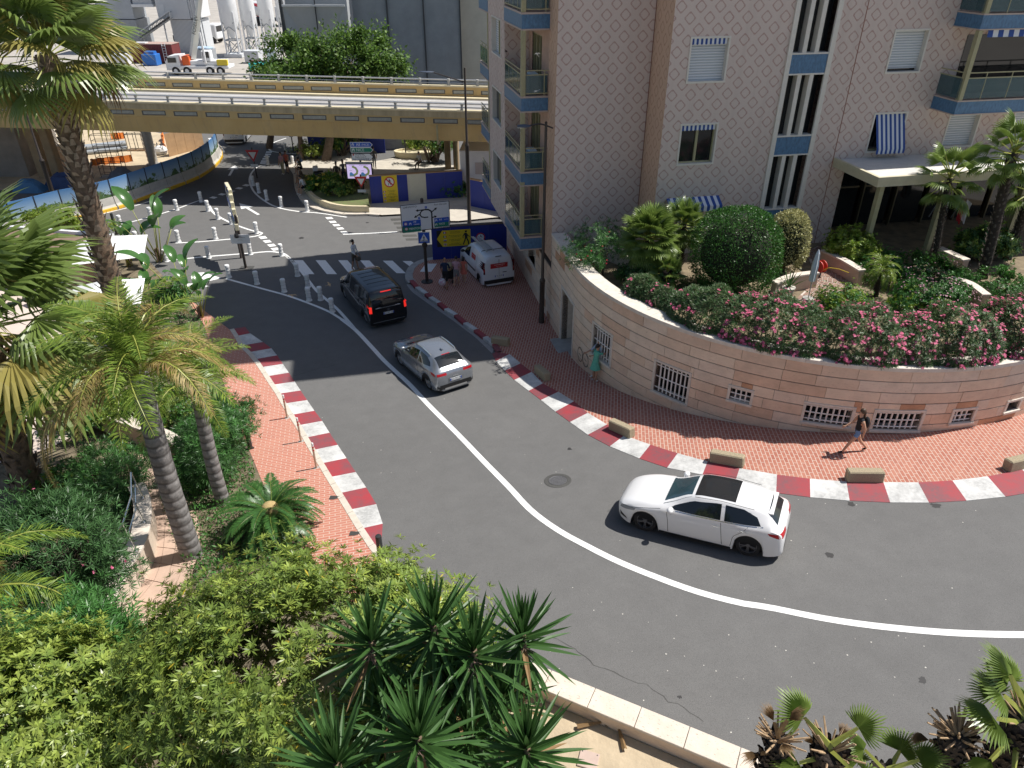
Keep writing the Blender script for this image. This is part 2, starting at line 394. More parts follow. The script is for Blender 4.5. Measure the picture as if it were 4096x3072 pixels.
# ---- road paint
def line(pts, w=.16, name='lane_line', smooth=6):
	mb = MB(); strip_line([G(p) for p in pts], w, .006, mb, smooth); return mb.build(name, M_WPAINT, road)
def quadmark(ps, name, m_=M_WPAINT, h=.007):
	q = [G(p) for p in ps]; mb = MB()
	mb.grid([[drape(q[0].lerp(q[3], j / 2).lerp(q[1].lerp(q[2], j / 2), i / 4), h) for j in range(3)] for i in range(5)]); return mb.build(name, m_, road)
main_line = [cr(6, 300, 905), cr(6, 600, 1020), cr(6, 740, 1100), cr(6, 862, 1195), cr(6, 1000, 1340), cr(6, 1100, 1450), cr(6, 1200, 1545), cr(6, 1330, 1665), cr(10, 1490, 180), cr(10, 1665, 355), cr(10, 1800, 492), cr(10, 1960, 660), 
			 ze(0, 25), ze(100, 128), ze(250, 290), ze(400, 412), ze(600, 540), ze(800, 645), ze(1000, 745), ze(1200, 832), ze(1400, 910), ze(1600, 985), ze(1800, 1050), ze(2000, 1103), ze(2212, 1150), cr(16, 0, 270), cr(16, 500, 370), cr(16, 1000, 440), cr(16, 1600, 492), cr(16, 2212, 508), cr(16, 2700, 500), cr(16, 3200, 470)]
main_line = [fu(488, 602), fu(560, 622)] + main_line[0:]
line(main_line[:2] + main_line[2:5], .15); line(main_line[4:], .2)
line([fu(610, 553), cr(6, 250, 545), cr(6, 330, 615), cr(6, 430, 735), cr(6, 530, 860), cr(6, 690, 1000), cr(6, 800, 1120), cr(6, 862, 1195)], .16)
line([za(0, 1435), za(360, 1400), za(840, 1362), za(1050, 1345), za(1190, 1365), za(1260, 1412), za(1330, 1500)], .16)
line([cr(5, 940, 310), cr(5, 1300, 215), cr(5, 1530, 145), cr(5, 1740, 70), cr(5, 1800, 105), cr(5, 1850, 185), cr(5, 1990, 265), cr(5, 2120, 315), za(880, 1120), za(955, 1132), za(960, 1150), za(925, 1166), za(800, 1188), za(300, 1235), za(0, 1250), cr(5, 1540, 437)], .15, smooth=5)
line([cr(5, 1440, 600), cr(5, 1520, 585), za(0, 1435)], .15)
line([za(1400, 375), za(1150, 378), za(1000, 385), za(920, 405), za(870, 445), za(835, 500), za(825, 560), za(840, 620), za(880, 690), za(950, 755), za(1040, 815), za(1120, 850), za(1230, 880), za(1400, 905), za(1600, 920), za(1900, 965)], .15)
line([za(1860, 1153), za(2212, 1140), cr(6, 1220, 345)], .2, smooth=2)
line([za(1230, 90), za(1090, 140), za(1035, 190), za(1050, 225), za(1120, 245), za(1300, 262), za(1700, 265)], .15)
line([za(380, 90), za(450, 140), za(520, 220), za(535, 250)], .3)
line([cr(5, 640, 245), cr(5, 900, 185), cr(5, 1200, 110), cr(5, 1400, 40)], .12)
for x, y in ((425, 748), (520, 712), (620, 678), (710, 645), (790, 612)): quadmark([za(x - 48, y + 3), za(x + 8, y + 13), za(x + 48, y - 3), za(x - 8, y - 13)], 'dash_marking')
for x, y in ((1707, 975), (1745, 1017), (1785, 1053), (1828, 1090), (1872, 1132)): quadmark([za(x - 47, y - 8), za(x - 22, y + 14), za(x + 47, y + 8), za(x + 24, y - 13)], 'dash_marking')
for x, y in ((972, 1190), (1020, 1233), (1068, 1276), (1108, 1318)): quadmark([za(x - 52, y - 8), za(x - 20, y + 18), za(x + 52, y + 8), za(x + 24, y - 18)], 'dash_marking')
for x, y in ((1040, 245), (1030, 270), (1015, 295), (1000, 320), (985, 345), (975, 366)): quadmark([za(x - 30, y - 8), za(x - 36, y + 8), za(x + 30, y + 8), za(x + 34, y - 8)], 'dash_marking')
for q in (((325, 590), (405, 590), (505, 711), (425, 710)), ((515, 590), (600, 590), (700, 711), (612, 710)), ((710, 590), (790, 590), (892, 709), (808, 709)), ((900, 592), (980, 592), (1082, 704), (995, 704)), ((1095, 594), (1180, 594), (1295, 703), (1215, 702)), ((1265, 597), (1340, 597), (1386, 630), (1352, 660))):
	quadmark([cr(6, *p) for p in q], 'crossing_stripe')
q = [G(cr(6, *p), .1) for p in ((1465, 620), (1565, 620), (1515, 690), (1415, 690))]
MB().quad(*[drape(p, .108) for p in q]).build('crossing_stripe', M_WPAINT, pav_r)
for q in (((1560, 795), (1700, 790), (1810, 815), (1690, 840)), ((1660, 700), (1760, 695), (1915, 745), (1790, 775))): quadmark([cr(5, *p) for p in q], 'crossing_stripe')
for i, y in enumerate((240, 273, 310, 345, 380, 412)): quadmark([cr(6, 1160 + i * 26, y - 10), cr(6, 1168 + i * 26, y + 9), cr(6, 1290 + i * 26, y + 4), cr(6, 1280 + i * 26, y - 14)], 'removed_marking', M_ASPH2, .004)
def arrow(tip, tail, hw, name='arrow_marking'):
	a, b = G(tip), G(tail); d = (a - b); L = d.length; d.normalize(); n = Vector((-d.y, d.x, 0))
	mb = MB(); h = .007
	neck = a - d * L * .42
	mb.add([drape(a, h), drape(neck - n * hw, h), drape(neck + n * hw, h)], ((0, 2, 1),))
	w = .1; mb.quad(drape(neck + n * w, h), drape(neck - n * w, h), drape(b - n * w, h), drape(b + n * w, h)); mb.build(name, M_WPAINT, road)
arrow(za(710, 810), za(925, 937), .42); arrow(za(668, 388), za(600, 505), .42)
rc = random.Random(21)
def crack(pts, w=.02):
	P = resample([G(p) for p in pts], 26); P = [p + Vector((rc.uniform(-.05, .05), rc.uniform(-.05, .05), 0)) for p in P]; mb = MB(); rows = []
	for i, p in enumerate(P):
		d = (P[min(i + 1, 25)] - P[max(i - 1, 0)]).normalized(); n = Vector((-d.y, d.x, 0)) * w * rc.uniform(.3, 1); rows.append([drape(p + n, .003), drape(p - n, .003)])
	mb.grid(rows); mb.build('road_crack', M_ASPH2, road)
crack([cr(6, 330, 1590), cr(6, 480, 1540), cr(6, 700, 1490)], .012); crack([cr(15, 360, 520), cr(15, 700, 760), cr(15, 1100, 920), cr(15, 1650, 1250)], .014)
def spot(p, r):  # painted dark patches: bird shadows on the road, a few stains among them
	c = G(p); mb = MB(); n = 14; q = [drape(c + Vector((math.cos(2 * math.pi * k / n) * r * rc.uniform(.5, 1.2), math.sin(2 * math.pi * k / n) * r * rc.uniform(.5, 1.2), 0)), .0035) for k in range(n)]; mb.add(q, (tuple(range(n)),)); mb.build('bird_shadow_stain', mat('bird_shadow_stain', (.035, .034, .034), .6), road)
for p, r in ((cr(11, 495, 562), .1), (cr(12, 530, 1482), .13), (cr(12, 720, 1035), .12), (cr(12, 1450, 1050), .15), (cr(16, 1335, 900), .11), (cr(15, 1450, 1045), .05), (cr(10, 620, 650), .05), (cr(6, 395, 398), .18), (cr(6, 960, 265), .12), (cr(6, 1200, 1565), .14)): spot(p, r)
lit = MB(); 
for k in range(160):
	c = G((rc.uniform(300, 1000), rc.uniform(330, 740))); r = rc.uniform(.008, .022); a = rc.uniform(0, 6); lit.add([drape(c + Vector((r * math.cos(a + q), r * math.sin(a + q), 0)), .005) for q in (0, 1.7, 3.2, 4.6)], ((0, 1, 2, 3),))
tag(lit.build('litter', mat('pale_litter', (.55, .53, .48), .9), road), kind='stuff')
p = G(cr(11, 395, 835)); mb = MB(); 
mb.lathe((0, 0, 0), ((.43, 0), (.42, .006), (.3, .006), (.3, .001)), 28); 
nrm_rot = None
def ground_rot(p, e=.5):
	sx = (g(p.x + e, p.y) - g(p.x - e, p.y)) / (2 * e); sy = (g(p.x, p.y + e) - g(p.x, p.y - e)) / (2 * e)
	return Vector((-sx, -sy, 1)).normalized()
def place_rot(p, rz, e=.5):
	n = ground_rot(p, e); q = Vector((0, 0, 1)).rotation_difference(n); return (q.to_matrix() @ Matrix.Rotation(rz, 3, 'Z')).to_euler()
mh = thing('manhole', 'round iron manhole cover with a dark asphalt collar in the middle of the lane', 'manhole', (p.x, p.y, p.z + .004), rot=place_rot(p, .2))
mb.build('collar', M_ASPH2, mh)
c = MB(); c.lathe((0, 0, 0), ((.285, -.004), (.285, .008), (.27, .01), (.265, .006), (.02, .006)), 28)
for i in range(6):
	for j in range(6):
		x, y = -.2 + i * .08, -.2 + j * .08
		if x * x + y * y < .06: c.box((x - .02, y - .02, .005), (x + .02, y + .02, .01))
c.build('cover', mat('cast_iron', (.13, .13, .135), .5, .3, 20, .3, 40, metal=.3), mh)
# ==== RETAINING WALL
M_STONES = []
for i, (c, v) in enumerate((((.74, .57, .43), .1), ((.7, .53, .4), .12), ((.76, .61, .47), .1), ((.67, .48, .35), .15), ((.72, .59, .47), .12), ((.54, .31, .19), .2))):
	m = NT('travertine_%s' % 'abcdef'[i], .82, .25); tc = m.n('TexCoord').outputs['Object']
	a = m.noise(tc, 1.7, 5, .65); b = m.noise(tc, 16, 5, .7)
	mp = m.n('Mapping'); mp.inputs['Scale'].default_value = (2, 2, 14); m.l(tc, mp.inputs[0]); s_ = m.noise(mp.outputs[0], 2.2, 4, .6)
	cc = m.mix(m.ramp(a, [(.3, 0), (.72, 1)]), tuple(x * (1 - v) for x in c), tuple(min(1, x * (1 + v)) for x in c))
	cc = m.mix(m.math('MULTIPLY', m.ramp(s_, [(.55, 0), (.75, 1)]), .3), cc, (.34, .2, .13))
	cc = m.mix(m.math('MULTIPLY', m.ramp(b, [(.62, 0), (.72, 1)]), .55), cc, (.2, .12, .08))
	m.col(cc); m.bump(b, .45, .015); M_STONES.append(m.m)
M_MORTAR = mat('dark_mortar', (.2, .15, .12), .9, .2, 8)
M_COPING = mat('pale_coping_stone', (.66, .6, .52), .75, .12, 4, .2, 40)
M_IRONW = mat('white_iron_bars', (.8, .77, .73), .5)
M_DARK = mat('dark_interior', (.025, .022, .02), .7)
M_DGLASS = mat('dark_window_glass', (.012, .014, .016), .06, spec=.6)
wall = thing('retaining_wall', 'curved travertine retaining wall with barred windows below the garden terrace', 'wall', (arc(240).x, arc(240).y, 0))
WM = Matrix.Translation(-Vector((arc(240).x, arc(240).y, 0)))
def wpt(q, r_off=0.0):        # q>0 along the arc, q<0 along the straight beside the building; r_off outwards
	if q >= 0:
		a = R(191.5) + q / WR; return WC + Vector(((WR + r_off) * math.cos(a), (WR + r_off) * math.sin(a), 0))
	return W0 + VV * (-q) - UU * r_off
def onwall(p):
	a, b, c = ray(p); A_ = a * a + b * b; B_ = -2 * (a * WC.x + b * WC.y); C_ = WC.x ** 2 + WC.y ** 2 - WR * WR
	D_ = B_ * B_ - 4 * A_ * C_
	if D_ > 0:
		t = (-B_ - math.sqrt(D_)) / (2 * A_); an = math.degrees(math.atan2(b * t - WC.y, a * t - WC.x)) % 360
		if an > 191.5: return (R(an - 191.5) * WR, CZ + c * t)
	s, z = onplane(p, W0, VV); return (-s, z)
def wrect(*pts):
	q = [onwall(cr(*p)) for p in pts]
	return ((q[0][0] + q[3][0]) / 2, (q[1][0] + q[2][0]) / 2, (q[2][1] + q[3][1]) / 2, (q[0][1] + q[1][1]) / 2)
WIN = [wrect((7, 705, 1140), (7, 862, 1238), (7, 848, 1500), (7, 695, 1395)), wrect((7, 1245, 1468), (7, 1535, 1572), (11, 1495, 175), (11, 1222, 45)), wrect((11, 1895, 25), (11, 2072, 70), (11, 2048, 175), (11, 1872, 128)),
	   wrect((12, 335, 168), (12, 735, 222), (12, 690, 372), (12, 300, 310)), wrect((12, 940, 235), (12, 1338, 248), (12, 1290, 398), (12, 900, 388)), wrect((12, 1612, 232), (12, 1790, 222), (12, 1745, 325), (12, 1580, 335)), wrect((12, 2075, 165), (12, 2180, 135), (12, 2150, 212), (12, 2045, 240))]
DOOR = wrect((7, 438, 850), (7, 535, 970), (7, 515, 1440), (7, 418, 1275))
LOW = wrect((7, 150, 530), (7, 235, 560), (7, 238, 720), (7, 160, 600))
openings = [list(w) for w in WIN] + [[DOOR[0], DOOR[1], -.3, DOOR[3]], [-8.6, -6.9, 1.6, 3.0]]
CH = .4; courses = []
z = WALLZ - .14
while z > -.3: courses.append((z - CH, z)); z -= CH
rnd = random.Random(5)
def wblock(mb, q0, q1, z0, z1, thick=.3, proud=0.0, k=None):
	n = max(1, int((q1 - q0) / .6 + .9)); rows = []
	for i in range(n + 1):
		q = q0 + (q1 - q0) * i / n; o, i_ = wpt(q, proud), wpt(q, -thick); bv = .008
		o2 = wpt(q, proud - bv)
		rows.append([WM @ Vector((i_.x, i_.y, z0)), WM @ Vector((o2.x, o2.y, z0)), WM @ Vector((o.x, o.y, z0 + bv)), WM @ Vector((o.x, o.y, z1 - bv)), WM @ Vector((o2.x, o2.y, z1)), WM @ Vector((i_.x, i_.y, z1))])
	mb.rings(rows, True, True, k); return mb
def cut(q0, q1, z0, z1, gap_q=.006, gap_z=.011):
	out = []; segs = [(q0, q1)]
	for o in openings:
		if o[2] >= z1 - .02 or o[3] <= z0 + .02: continue
		ns = []
		for a, b in segs:
			if o[1] <= a or o[0] >= b: ns.append((a, b)); continue
			if o[0] - a > .04: ns.append((a, o[0]))
			if b - o[1] > .04: ns.append((o[1], b))
			lo, hi = max(a, o[0]), min(b, o[1])
			if hi - lo > .04:
				if o[2] - z0 > .04: out.append((lo, hi, z0, o[2]))
				if z1 - o[3] > .04: out.append((lo, hi, o[3], z1))
		segs = ns
	return out + [(a, b, z0, z1) for a, b in segs]
QMAX = 23.5; nblk = 0; core = MB()
for ci, (z0, z1) in enumerate(courses):
	for zone in ((-13.6, -3.75), (-3.75, QMAX)):
		if zone[0] < -10 and z1 > 3.25: continue
		q = zone[0] - (0 if zone[0] < -10 else 0); first = True
		while q < zone[1] - .05:
			L = rnd.uniform(.95, 1.75) * (.5 if first and ci % 2 else 1); first = False; e = min(zone[1], q + L)
			if zone[1] - e < .4: e = zone[1]
			m0 = wpt((q + e) / 2)
			if z1 > g(m0.x, m0.y) - .02:
				for (a, b, c, d) in cut(q, e, z0, z1):
					mk = rnd.choice((0, 0, 1, 1, 2, 2, 3, 4, 4)); mk = 5 if rnd.random() < .045 else mk
					wblock(MB(), a + .006, b - .006, c + .012, d - .012, proud=rnd.uniform(-.004, .006)).build('stone_block', M_STONES[mk], wall); nblk += 1
			for (a, b, c, d) in cut(q, e, z0, z1): wblock(core, a, b, c, d, .28, -.03)
			q = e
core.build('mortar_bed', M_MORTAR, wall)
n = 15
for i in range(n):
	q0, q1 = -3.7 + (QMAX + 3.7) * i / n, -3.7 + (QMAX + 3.7) * (i + 1) / n
	wblock(MB(), q0 + .004, q1 - .004, WALLZ - .14, WALLZ, .62, .05).build('coping_slab', M_COPING, wall)
mb = MB(); wblock(mb, -3.7, QMAX, 3.0, WALLZ - .14, .5, -.31); mb.build('inner_face', M_PALECONC, wall)
def wlocal(q, z, off): p = wpt(q, off); return WM @ Vector((p.x, p.y, z))
for i, (q0, q1, z0, z1) in enumerate(WIN):
	fr = MB(); t = .09
	for (a, b, c, d) in ((q0 - t, q1 + t, z1, z1 + t), (q0 - t, q0, z0 - .0, z1), (q1, q1 + t, z0 - .0, z1)): wblock(fr, a, b, c, d, .42, .03)
	w = fr.build('window', M_COPING, wall)
	sm = MB(); wblock(sm, q0 - t, q1 + t, z0 - .09, z0 - .002, .42, .07); sm.build('sill', M_COPING, w)
	bk = MB(); wblock(bk, q0, q1, z0, z1, .46, -.4); bk.build('pane', M_DGLASS, w)
	if i < 6:
		bars = MB(); W_ = q1 - q0; nv = max(4, int(W_ / .17)); vertical = i < 2
		nh = 3 if vertical else 3
		for k in range(1, nv):
			q = q0 + W_ * k / nv; bars.tube([wlocal(q, z0, -.1), wlocal(q, z1, -.1)], .03, 5)
		for k in range(nh):
			z = z0 + (z1 - z0) * ((.12, .5, .88)[k]); bars.tube([wlocal(q0 + W_ * j / 4, z, -.08) for j in range(5)], .024, 5)
		bars.build('bars', M_IRONW, w)
q0, q1, z0, z1 = DOOR; gz = g(*wpt((q0 + q1) / 2)[:2]) + .1
dm = MB(); t = .12
for (a, b, c, d) in ((q0 - t, q1 + t, z1, z1 + t), (q0 - t, q0, gz, z1), (q1, q1 + t, gz, z1)): wblock(dm, a, b, c, d, .7, .03)
dw = dm.build('doorway', M_COPING, wall)
bk = MB(); wblock(bk, q0, q1, gz, z1, .75, -.66); bk.build('door', mat('pale_stone_door', (.5, .45, .38), .7, .1, 6), dw)
bk = MB(); wblock(bk, q0 - t, q1 + t, gz - .1, gz + .02, .7, .45); bk.build('threshold', M_CONC, dw)
o = openings[-1]; fr = MB()
for (a, b, c, d) in ((o[0] - .1, o[1] + .1, o[3], o[3] + .1), (o[0] - .1, o[0], o[2], o[3]), (o[1], o[1] + .1, o[2], o[3]), (o[0] - .1, o[1] + .1, o[2] - .1, o[2])): wblock(fr, a, b, c, d, .5, .03)
w = fr.build('window', M_COPING, wall); bk = MB(); wblock(bk, o[0], o[1], o[2], o[3], .5, -.45); bk.build('pane', M_PALECONC, w)
gf = MB()
for (cx, cy) in ((590, 1402), (636, 1450)):
	qc, zc = onwall(cr(7, cx, cy)); rr = []
	for k in range(24):
		a = 2 * math.pi * k / 24; rr.append([wlocal(qc + .27 * math.cos(a), zc + .33 * math.sin(a), .012), wlocal(qc + .235 * math.cos(a), zc + .295 * math.sin(a), .012)])
	rr.append(rr[0]); gf.grid(rr)
	gf.quad(wlocal(qc - .1, zc + .0, .012), wlocal(qc + .1, zc - .05, .012), wlocal(qc + .1, zc - .02, .012), wlocal(qc - .1, zc + .03, .012))
gf.build('graffiti', mat('black_spray_paint', (.03, .03, .03), .6), wall)
# ==== TERRACE
TZ = 3.9
A0 = Vector((1.8, 31.7, 0))
inner = [wpt(-3.7 + (QMAX + 3.7) * i / 40, -.45) for i in range(41)]
back = [A0 + UU * (27.0 * i / 40) + VV * .5 for i in range(41)]
terrace = tag(sheet('terrace', inner, back, 41, 8, TZ, mat('garden_soil', (.2, .15, .1), .95, .35, 2.5, .5, 20, var2=(.3, .24, .15)), flat=True), 'raised garden terrace behind the curved wall', kind='structure')
# ==== APARTMENT BUILDING (local: x along facade, y into it)
def facade_mat(name, base, ring, tint):
	m = NT(name, .85, .2); tc = m.n('TexCoord').outputs['Object']; sep = m.n('SeparateXYZ'); m.l(tc, sep.inputs[0])
	x = m.math('ADD', sep.outputs[0], sep.outputs[1]); z = sep.outputs[2]; K = .7071 / .556
	def fr(v): return m.math('ABSOLUTE', m.math('MULTIPLY', m.math('SUBTRACT', m.math('FRACT', v), .5), .556))
	p = fr(m.math('MULTIPLY', m.math('ADD', x, z), K)); q = fr(m.math('MULTIPLY', m.math('SUBTRACT', x, z), K))
	mx = m.math('MAXIMUM', p, q); mn = m.math('MINIMUM', p, q)
	inside = m.math('MULTIPLY', m.math('GREATER_THAN', mx, .136), m.math('LESS_THAN', mx, .18))
	nocorner = m.math('LESS_THAN', mn, .155)
	notch = m.math('MULTIPLY', m.math('MULTIPLY', m.math('GREATER_THAN', mn, .1), m.math('LESS_THAN', mx, .142)), m.math('GREATER_THAN', mx, .1))
	msk = m.math('MAXIMUM', m.math('MULTIPLY', inside, nocorner), notch)
	n1 = m.noise(tc, .5, 4, .6); n2 = m.noise(tc, 60, 2, .6); n3 = m.noise(tc, 4, 5, .7)
	mp = m.n('Mapping'); mp.inputs['Scale'].default_value = (1.6, 1.6, .07); m.l(tc, mp.inputs[0]); ns = m.noise(mp.outputs[0], 1.3, 5, .65)
	c = m.mix(m.math('MULTIPLY', n1, .5), base, tint); c = m.mix(m.math('MULTIPLY', m.ramp(ns, [(.5, 0), (.75, 1)]), .35), c, tuple(v * .62 for v in base))
	c = m.mix(m.math('MULTIPLY', msk, m.ramp(n3, [(.25, .6), (.7, 1)])), c, ring)
	c = m.mix(m.math('MULTIPLY', m.ramp(n2, [(.4, 1), (.6, 0)]), .3), c, tuple(v * .6 for v in base))
	m.col(c); m.bump(n2, .3, .01); return m.m
M_FAC = facade_mat('pink_mosaic_facade', (.68, .565, .5), (.46, .29, .25), (.63, .535, .485))
M_FAC_BOUNCE = facade_mat('bounce_tinted_mosaic', (.68, .48, .35), (.5, .3, .22), (.66, .45, .32))  # same pink mosaic, warm light bounced off the road put into its colour
M_BLUET = mat('blue_mosaic_tile', (.07, .17, .3), .45, .3, 12, .2, 60, stretch=(1, 1, .5))
M_FRAMEW = mat('cream_window_frame', (.68, .64, .57), .6, .06, 5)
M_OLIVE = mat('olive_metal', (.36, .33, .19), .5, .1, 5)
M_SHUT = NT('roller_shutter', .5, .3); tc = M_SHUT.n('TexCoord').outputs['Object']; wv = M_SHUT.n('TexWave'); wv.bands_direction = 'Z'; wv.inputs['Scale'].default_value = 3.1; M_SHUT.l(tc, wv.inputs['Vector'])
M_SHUT.col(M_SHUT.ramp(wv.outputs['Fac'], [(.25, (.42, .45, .48)), (.55, (.66, .68, .7))])); M_SHUT.bump(wv.outputs['Fac'], .6, .02); M_SHUT = M_SHUT.m
M_TGLASS = mat('teal_balcony_glass', (.05, .12, .14), .08, spec=.5, alpha=.62)
M_AWB = mat('blue_awning_cloth', (.03, .08, .3), .8); M_AWW = mat('white_awning_cloth', (.68, .7, .74), .8)
bld = thing('apartment_building', 'tall pink apartment building with diamond mosaic facade, blue balconies and entrance canopy', 'building', A0, ALPHA)
ROOF = 25.7; SX = 4.0; SY = -1.9; XE = 26.0; YB = 12.1
FO = A0 + UU * SX + VV * SY
def holes_wall(mb, a0, a1, z0, z1, y, holes, k=None, axis='x'):
	ax = sorted({a0, a1, *[h for H in holes for h in H[:2]]}); az = sorted({z0, z1, *[h for H in holes for h in H[2:]]})
	for i in range(len(ax) - 1):
		for j in range(len(az) - 1):
			cx, cz_ = (ax[i] + ax[i + 1]) / 2, (az[j] + az[j + 1]) / 2
			if any(H[0] < cx < H[1] and H[2] < cz_ < H[3] for H in holes): continue
			P4 = [(ax[i], az[j]), (ax[i + 1], az[j]), (ax[i + 1], az[j + 1]), (ax[i], az[j + 1])]
			mb.quad(*[((a, y, z) if axis == 'x' else (y, a, z)) for a, z in (P4 if axis == 'x' else P4[::-1])], k=k)
H1 = (.84 + SX, 2.36 + SX); H4 = (9.6 + SX, 11.09 + SX); H6 = (13.33 + SX, 14.8 + SX); ST = (5.13 + SX, 6.74 + SX); FL = 3.19
holes = []; wins = []
for f in range(-1, 1):
	dz = f * 3.22
	wins.append((*H1, 11.11 + dz, 12.66 + dz, 'w1%d' % f)); wins.append((*H4, 11.21 + dz, 12.75 + dz, 'w4%d' % f))
wins.append((1.2 + SX, 2.3 + SX, TZ + .55, 5.95, 'low')); wins.append((*H6, 8.02, 9.33, 'w6')); wins.append((H6[0] + 3.3, H6[1] + 3.3, 8.02, 9.33, 'w7'))
stair = [(ST[0], ST[1], 5.7, 8.0), (ST[0], ST[1], 8.85, 11.22), (ST[0], ST[1], 12.05, 14.4), (ST[0], ST[1], 15.2, 17.6)]
ENT = (8.75 + SX, 24.5 + SX - 3, TZ, 7.25)
holes = [w[:4] for w in wins] + stair + [ENT]
mb = MB(); holes_wall(mb, SX, XE, TZ - .4, ROOF, SY, holes); mb.build('front_wall', M_FAC, bld)
mb = MB(); mb.quad((0, 0, TZ - .4), (SX, 0, TZ - .4), (SX, 0, ROOF), (0, 0, ROOF)); mb.build('front_wall', M_FAC, bld)
mb = MB(); mb.quad((SX, 0, TZ - .4), (SX, SY, TZ - .4), (SX, SY, ROOF), (SX, 0, ROOF)); mb.build('return_wall', M_FAC_BOUNCE, bld)
mb = MB(); mb.quad((SX - .012, -.002, TZ - .4), (SX - .012, -.07, TZ - .4), (SX - .012, -.07, ROOF), (SX - .012, -.002, ROOF)); mb.build('corner_joint', mat('rust_joint', (.3, .14, .1), .8), bld)
LV = (1.3, 5.1, 9.4, 12.1); PU = -1.15
lw = [(v0, v1, z0, z1) for (z0, z1) in ((11.15, 12.7), (7.96, 9.52), (4.77, 6.33), (14.35, 15.9)) for v0, v1 in ((6.0, 8.3),)]
mb = MB(); mb.quad((0, LV[0], 3.2), (0, 0, 3.2), (0, 0, ROOF), (0, LV[0], ROOF)); mb.build('corner_pier', M_FAC_BOUNCE, bld)
ld = [(2.6, 4.4, z + .02, z + 2.2) for z in (4.0, 7.0, 10.2, 13.4)]
mb = MB(); holes_wall(mb, LV[0], LV[1], 3.2, ROOF, .0, ld, axis='y'); holes_wall(mb, LV[2], 11, 3.2, ROOF, .0, [], axis='y'); holes_wall(mb, 11, LV[3], 3.2, 21, .0, [], axis='y'); mb.build('loggia_wall', mat('salmon_plaster', (.52, .35, .27), .85, .12, 2), bld)
mb = MB(); holes_wall(mb, LV[1], LV[2], 3.2, ROOF, PU, lw, axis='y'); mb.quad((0, LV[1], 3.2), (PU, LV[1], 3.2), (PU, LV[1], ROOF), (0, LV[1], ROOF)); mb.quad((PU, LV[2], 3.2), (0, LV[2], 3.2), (0, LV[2], ROOF), (PU, LV[2], ROOF))
mb.quad((PU, LV[1], 3.2), (0, LV[1], 3.2), (0, LV[2], 3.2), (PU, LV[2], 3.2)); mb.build('side_pier', M_FAC, bld)
mb = MB(); mb.quad((0, YB, -.2), (0, YB, 21), (XE, YB, 21), (XE, YB, -.2)); mb.quad((0, 11, 20.8), (0, 11, ROOF), (XE, 11, ROOF), (XE, 11, 20.8)); mb.quad((XE, SY, 0), (XE, 11, 0), (XE, 11, ROOF), (XE, SY, ROOF)); mb.quad((XE, 11, 0), (XE, YB, 0), (XE, YB, 21), (XE, 11, 21)); mb.quad((0, LV[3], -.2), (0, LV[2], -.2), (0, LV[2], 3.2), (0, LV[3], 3.2)); mb.build('rear_wall', M_FAC, bld)
mb = MB(); mb.prism([(-.15, -.15), (SX - .1, -.15), (SX - .1, SY - .15), (XE, SY - .15), (XE, 11), (-.15, 11)], ROOF, ROOF + .35); mb.prism([(-.1, 11), (XE, 11), (XE, YB), (-.1, YB)], 20.6, 21); mb.build('roof', M_PALECONC, bld)
for z0, z1 in ((11.15, 12.7), (7.96, 9.52), (4.77, 6.33)):
	w = MB(); v0, v1 = 6.0, 8.3; t = .06
	for (a, b, c, d) in ((v0 - t, v1 + t, z1, z1 + t), (v0 - t, v1 + t, z0 - t, z0), (v0 - t, v0, z0, z1), (v1, v1 + t, z0, z1)): w.box((PU - .03, a, c), (PU + .28, b, d))
	w = w.build('window', M_FRAMEW, bld); MB().box((PU + .2, v0, z0), (PU + .25, v1, z1)).build('pane', M_SHUT if z0 > 11 else M_DGLASS, w)
	MB().box((PU + .12, (v0 + v1) / 2 - .04, z0), (PU + .2, (v0 + v1) / 2 + .04, z1)).build('mullion', M_OLIVE, w)
for v0, v1, z0, z1 in ld[:]:
	w = MB().box((.15, v0, z0), (.2, v1, z1)).build('loggia_door', M_DGLASS, bld)
	f = MB(); 
	for k in range(4): y = v0 + (v1 - v0) * k / 3; f.box((.05, y - .05, z0), (.15, y + .05, z1))
	f.box((.05, v0, z1 - .06), (.15, v1, z1)); f.build('frame', M_OLIVE, w)
def side_balcony(v0, v1, ztop, clutter):
	b = MB().box((PU - .02, v0 - .02, ztop - .6), (-.002, v1 - .002, ztop - .07)).build('balcony', M_BLUET, bld)
	e = MB(); e.box((PU - .05, v0 - .05, ztop - .07), (-.002, v1 - .002, ztop)); e.box((PU - .05, v0 - .05, ztop - .66), (-.002, v1 - .002, ztop - .602)); e.build('edge_trim', mat('pinkish_trim', (.5, .4, .34), .7), b)
	r = MB(); h = ztop + 1.0
	for z in (h, h - .17, ztop + .1):
		r.box((PU, v0, z - .02), (PU + .04, v1, z + .02)); r.box((PU, v0, z - .02), (-.003, v0 + .04, z + .021))
	k = 0
	y = v0 + .02
	while y < v1: r.box((PU + .005, y, ztop), (PU + .035, y + .03, h)); y += .95
	r.box((-.2, v0 + .002, ztop), (-.16, v0 + .036, h)); r.build('railing', M_OLIVE, b)
	gl = MB(); gl.box((PU + .012, v0 + .05, ztop + .13), (PU + .028, v1 - .05, h - .2)); gl.box((PU + .05, v0 + .012, ztop + .13), (-.06, v0 + .028, h - .2)); gl.build('glass_panel', M_TGLASS, b)
	MB().box((PU - .04, v0 - .04, ztop), (PU + .16, v0 + .14, ztop + 2.58), bev=.02).build('post', M_OLIVE, b)
	if clutter: MB().box((-.75, v0 + .3, ztop), (-.35, v0 + .9, ztop + .85), bev=.05).build('covered_chair', mat('pale_cover', (.45, .55, .58), .8), b)
for z in (4.0, 7.04, 10.22, 13.41, 16.6):
	side_balcony(LV[0], LV[1], z, z in (10.22, 7.04)); side_balcony(LV[2], LV[3], z, False)
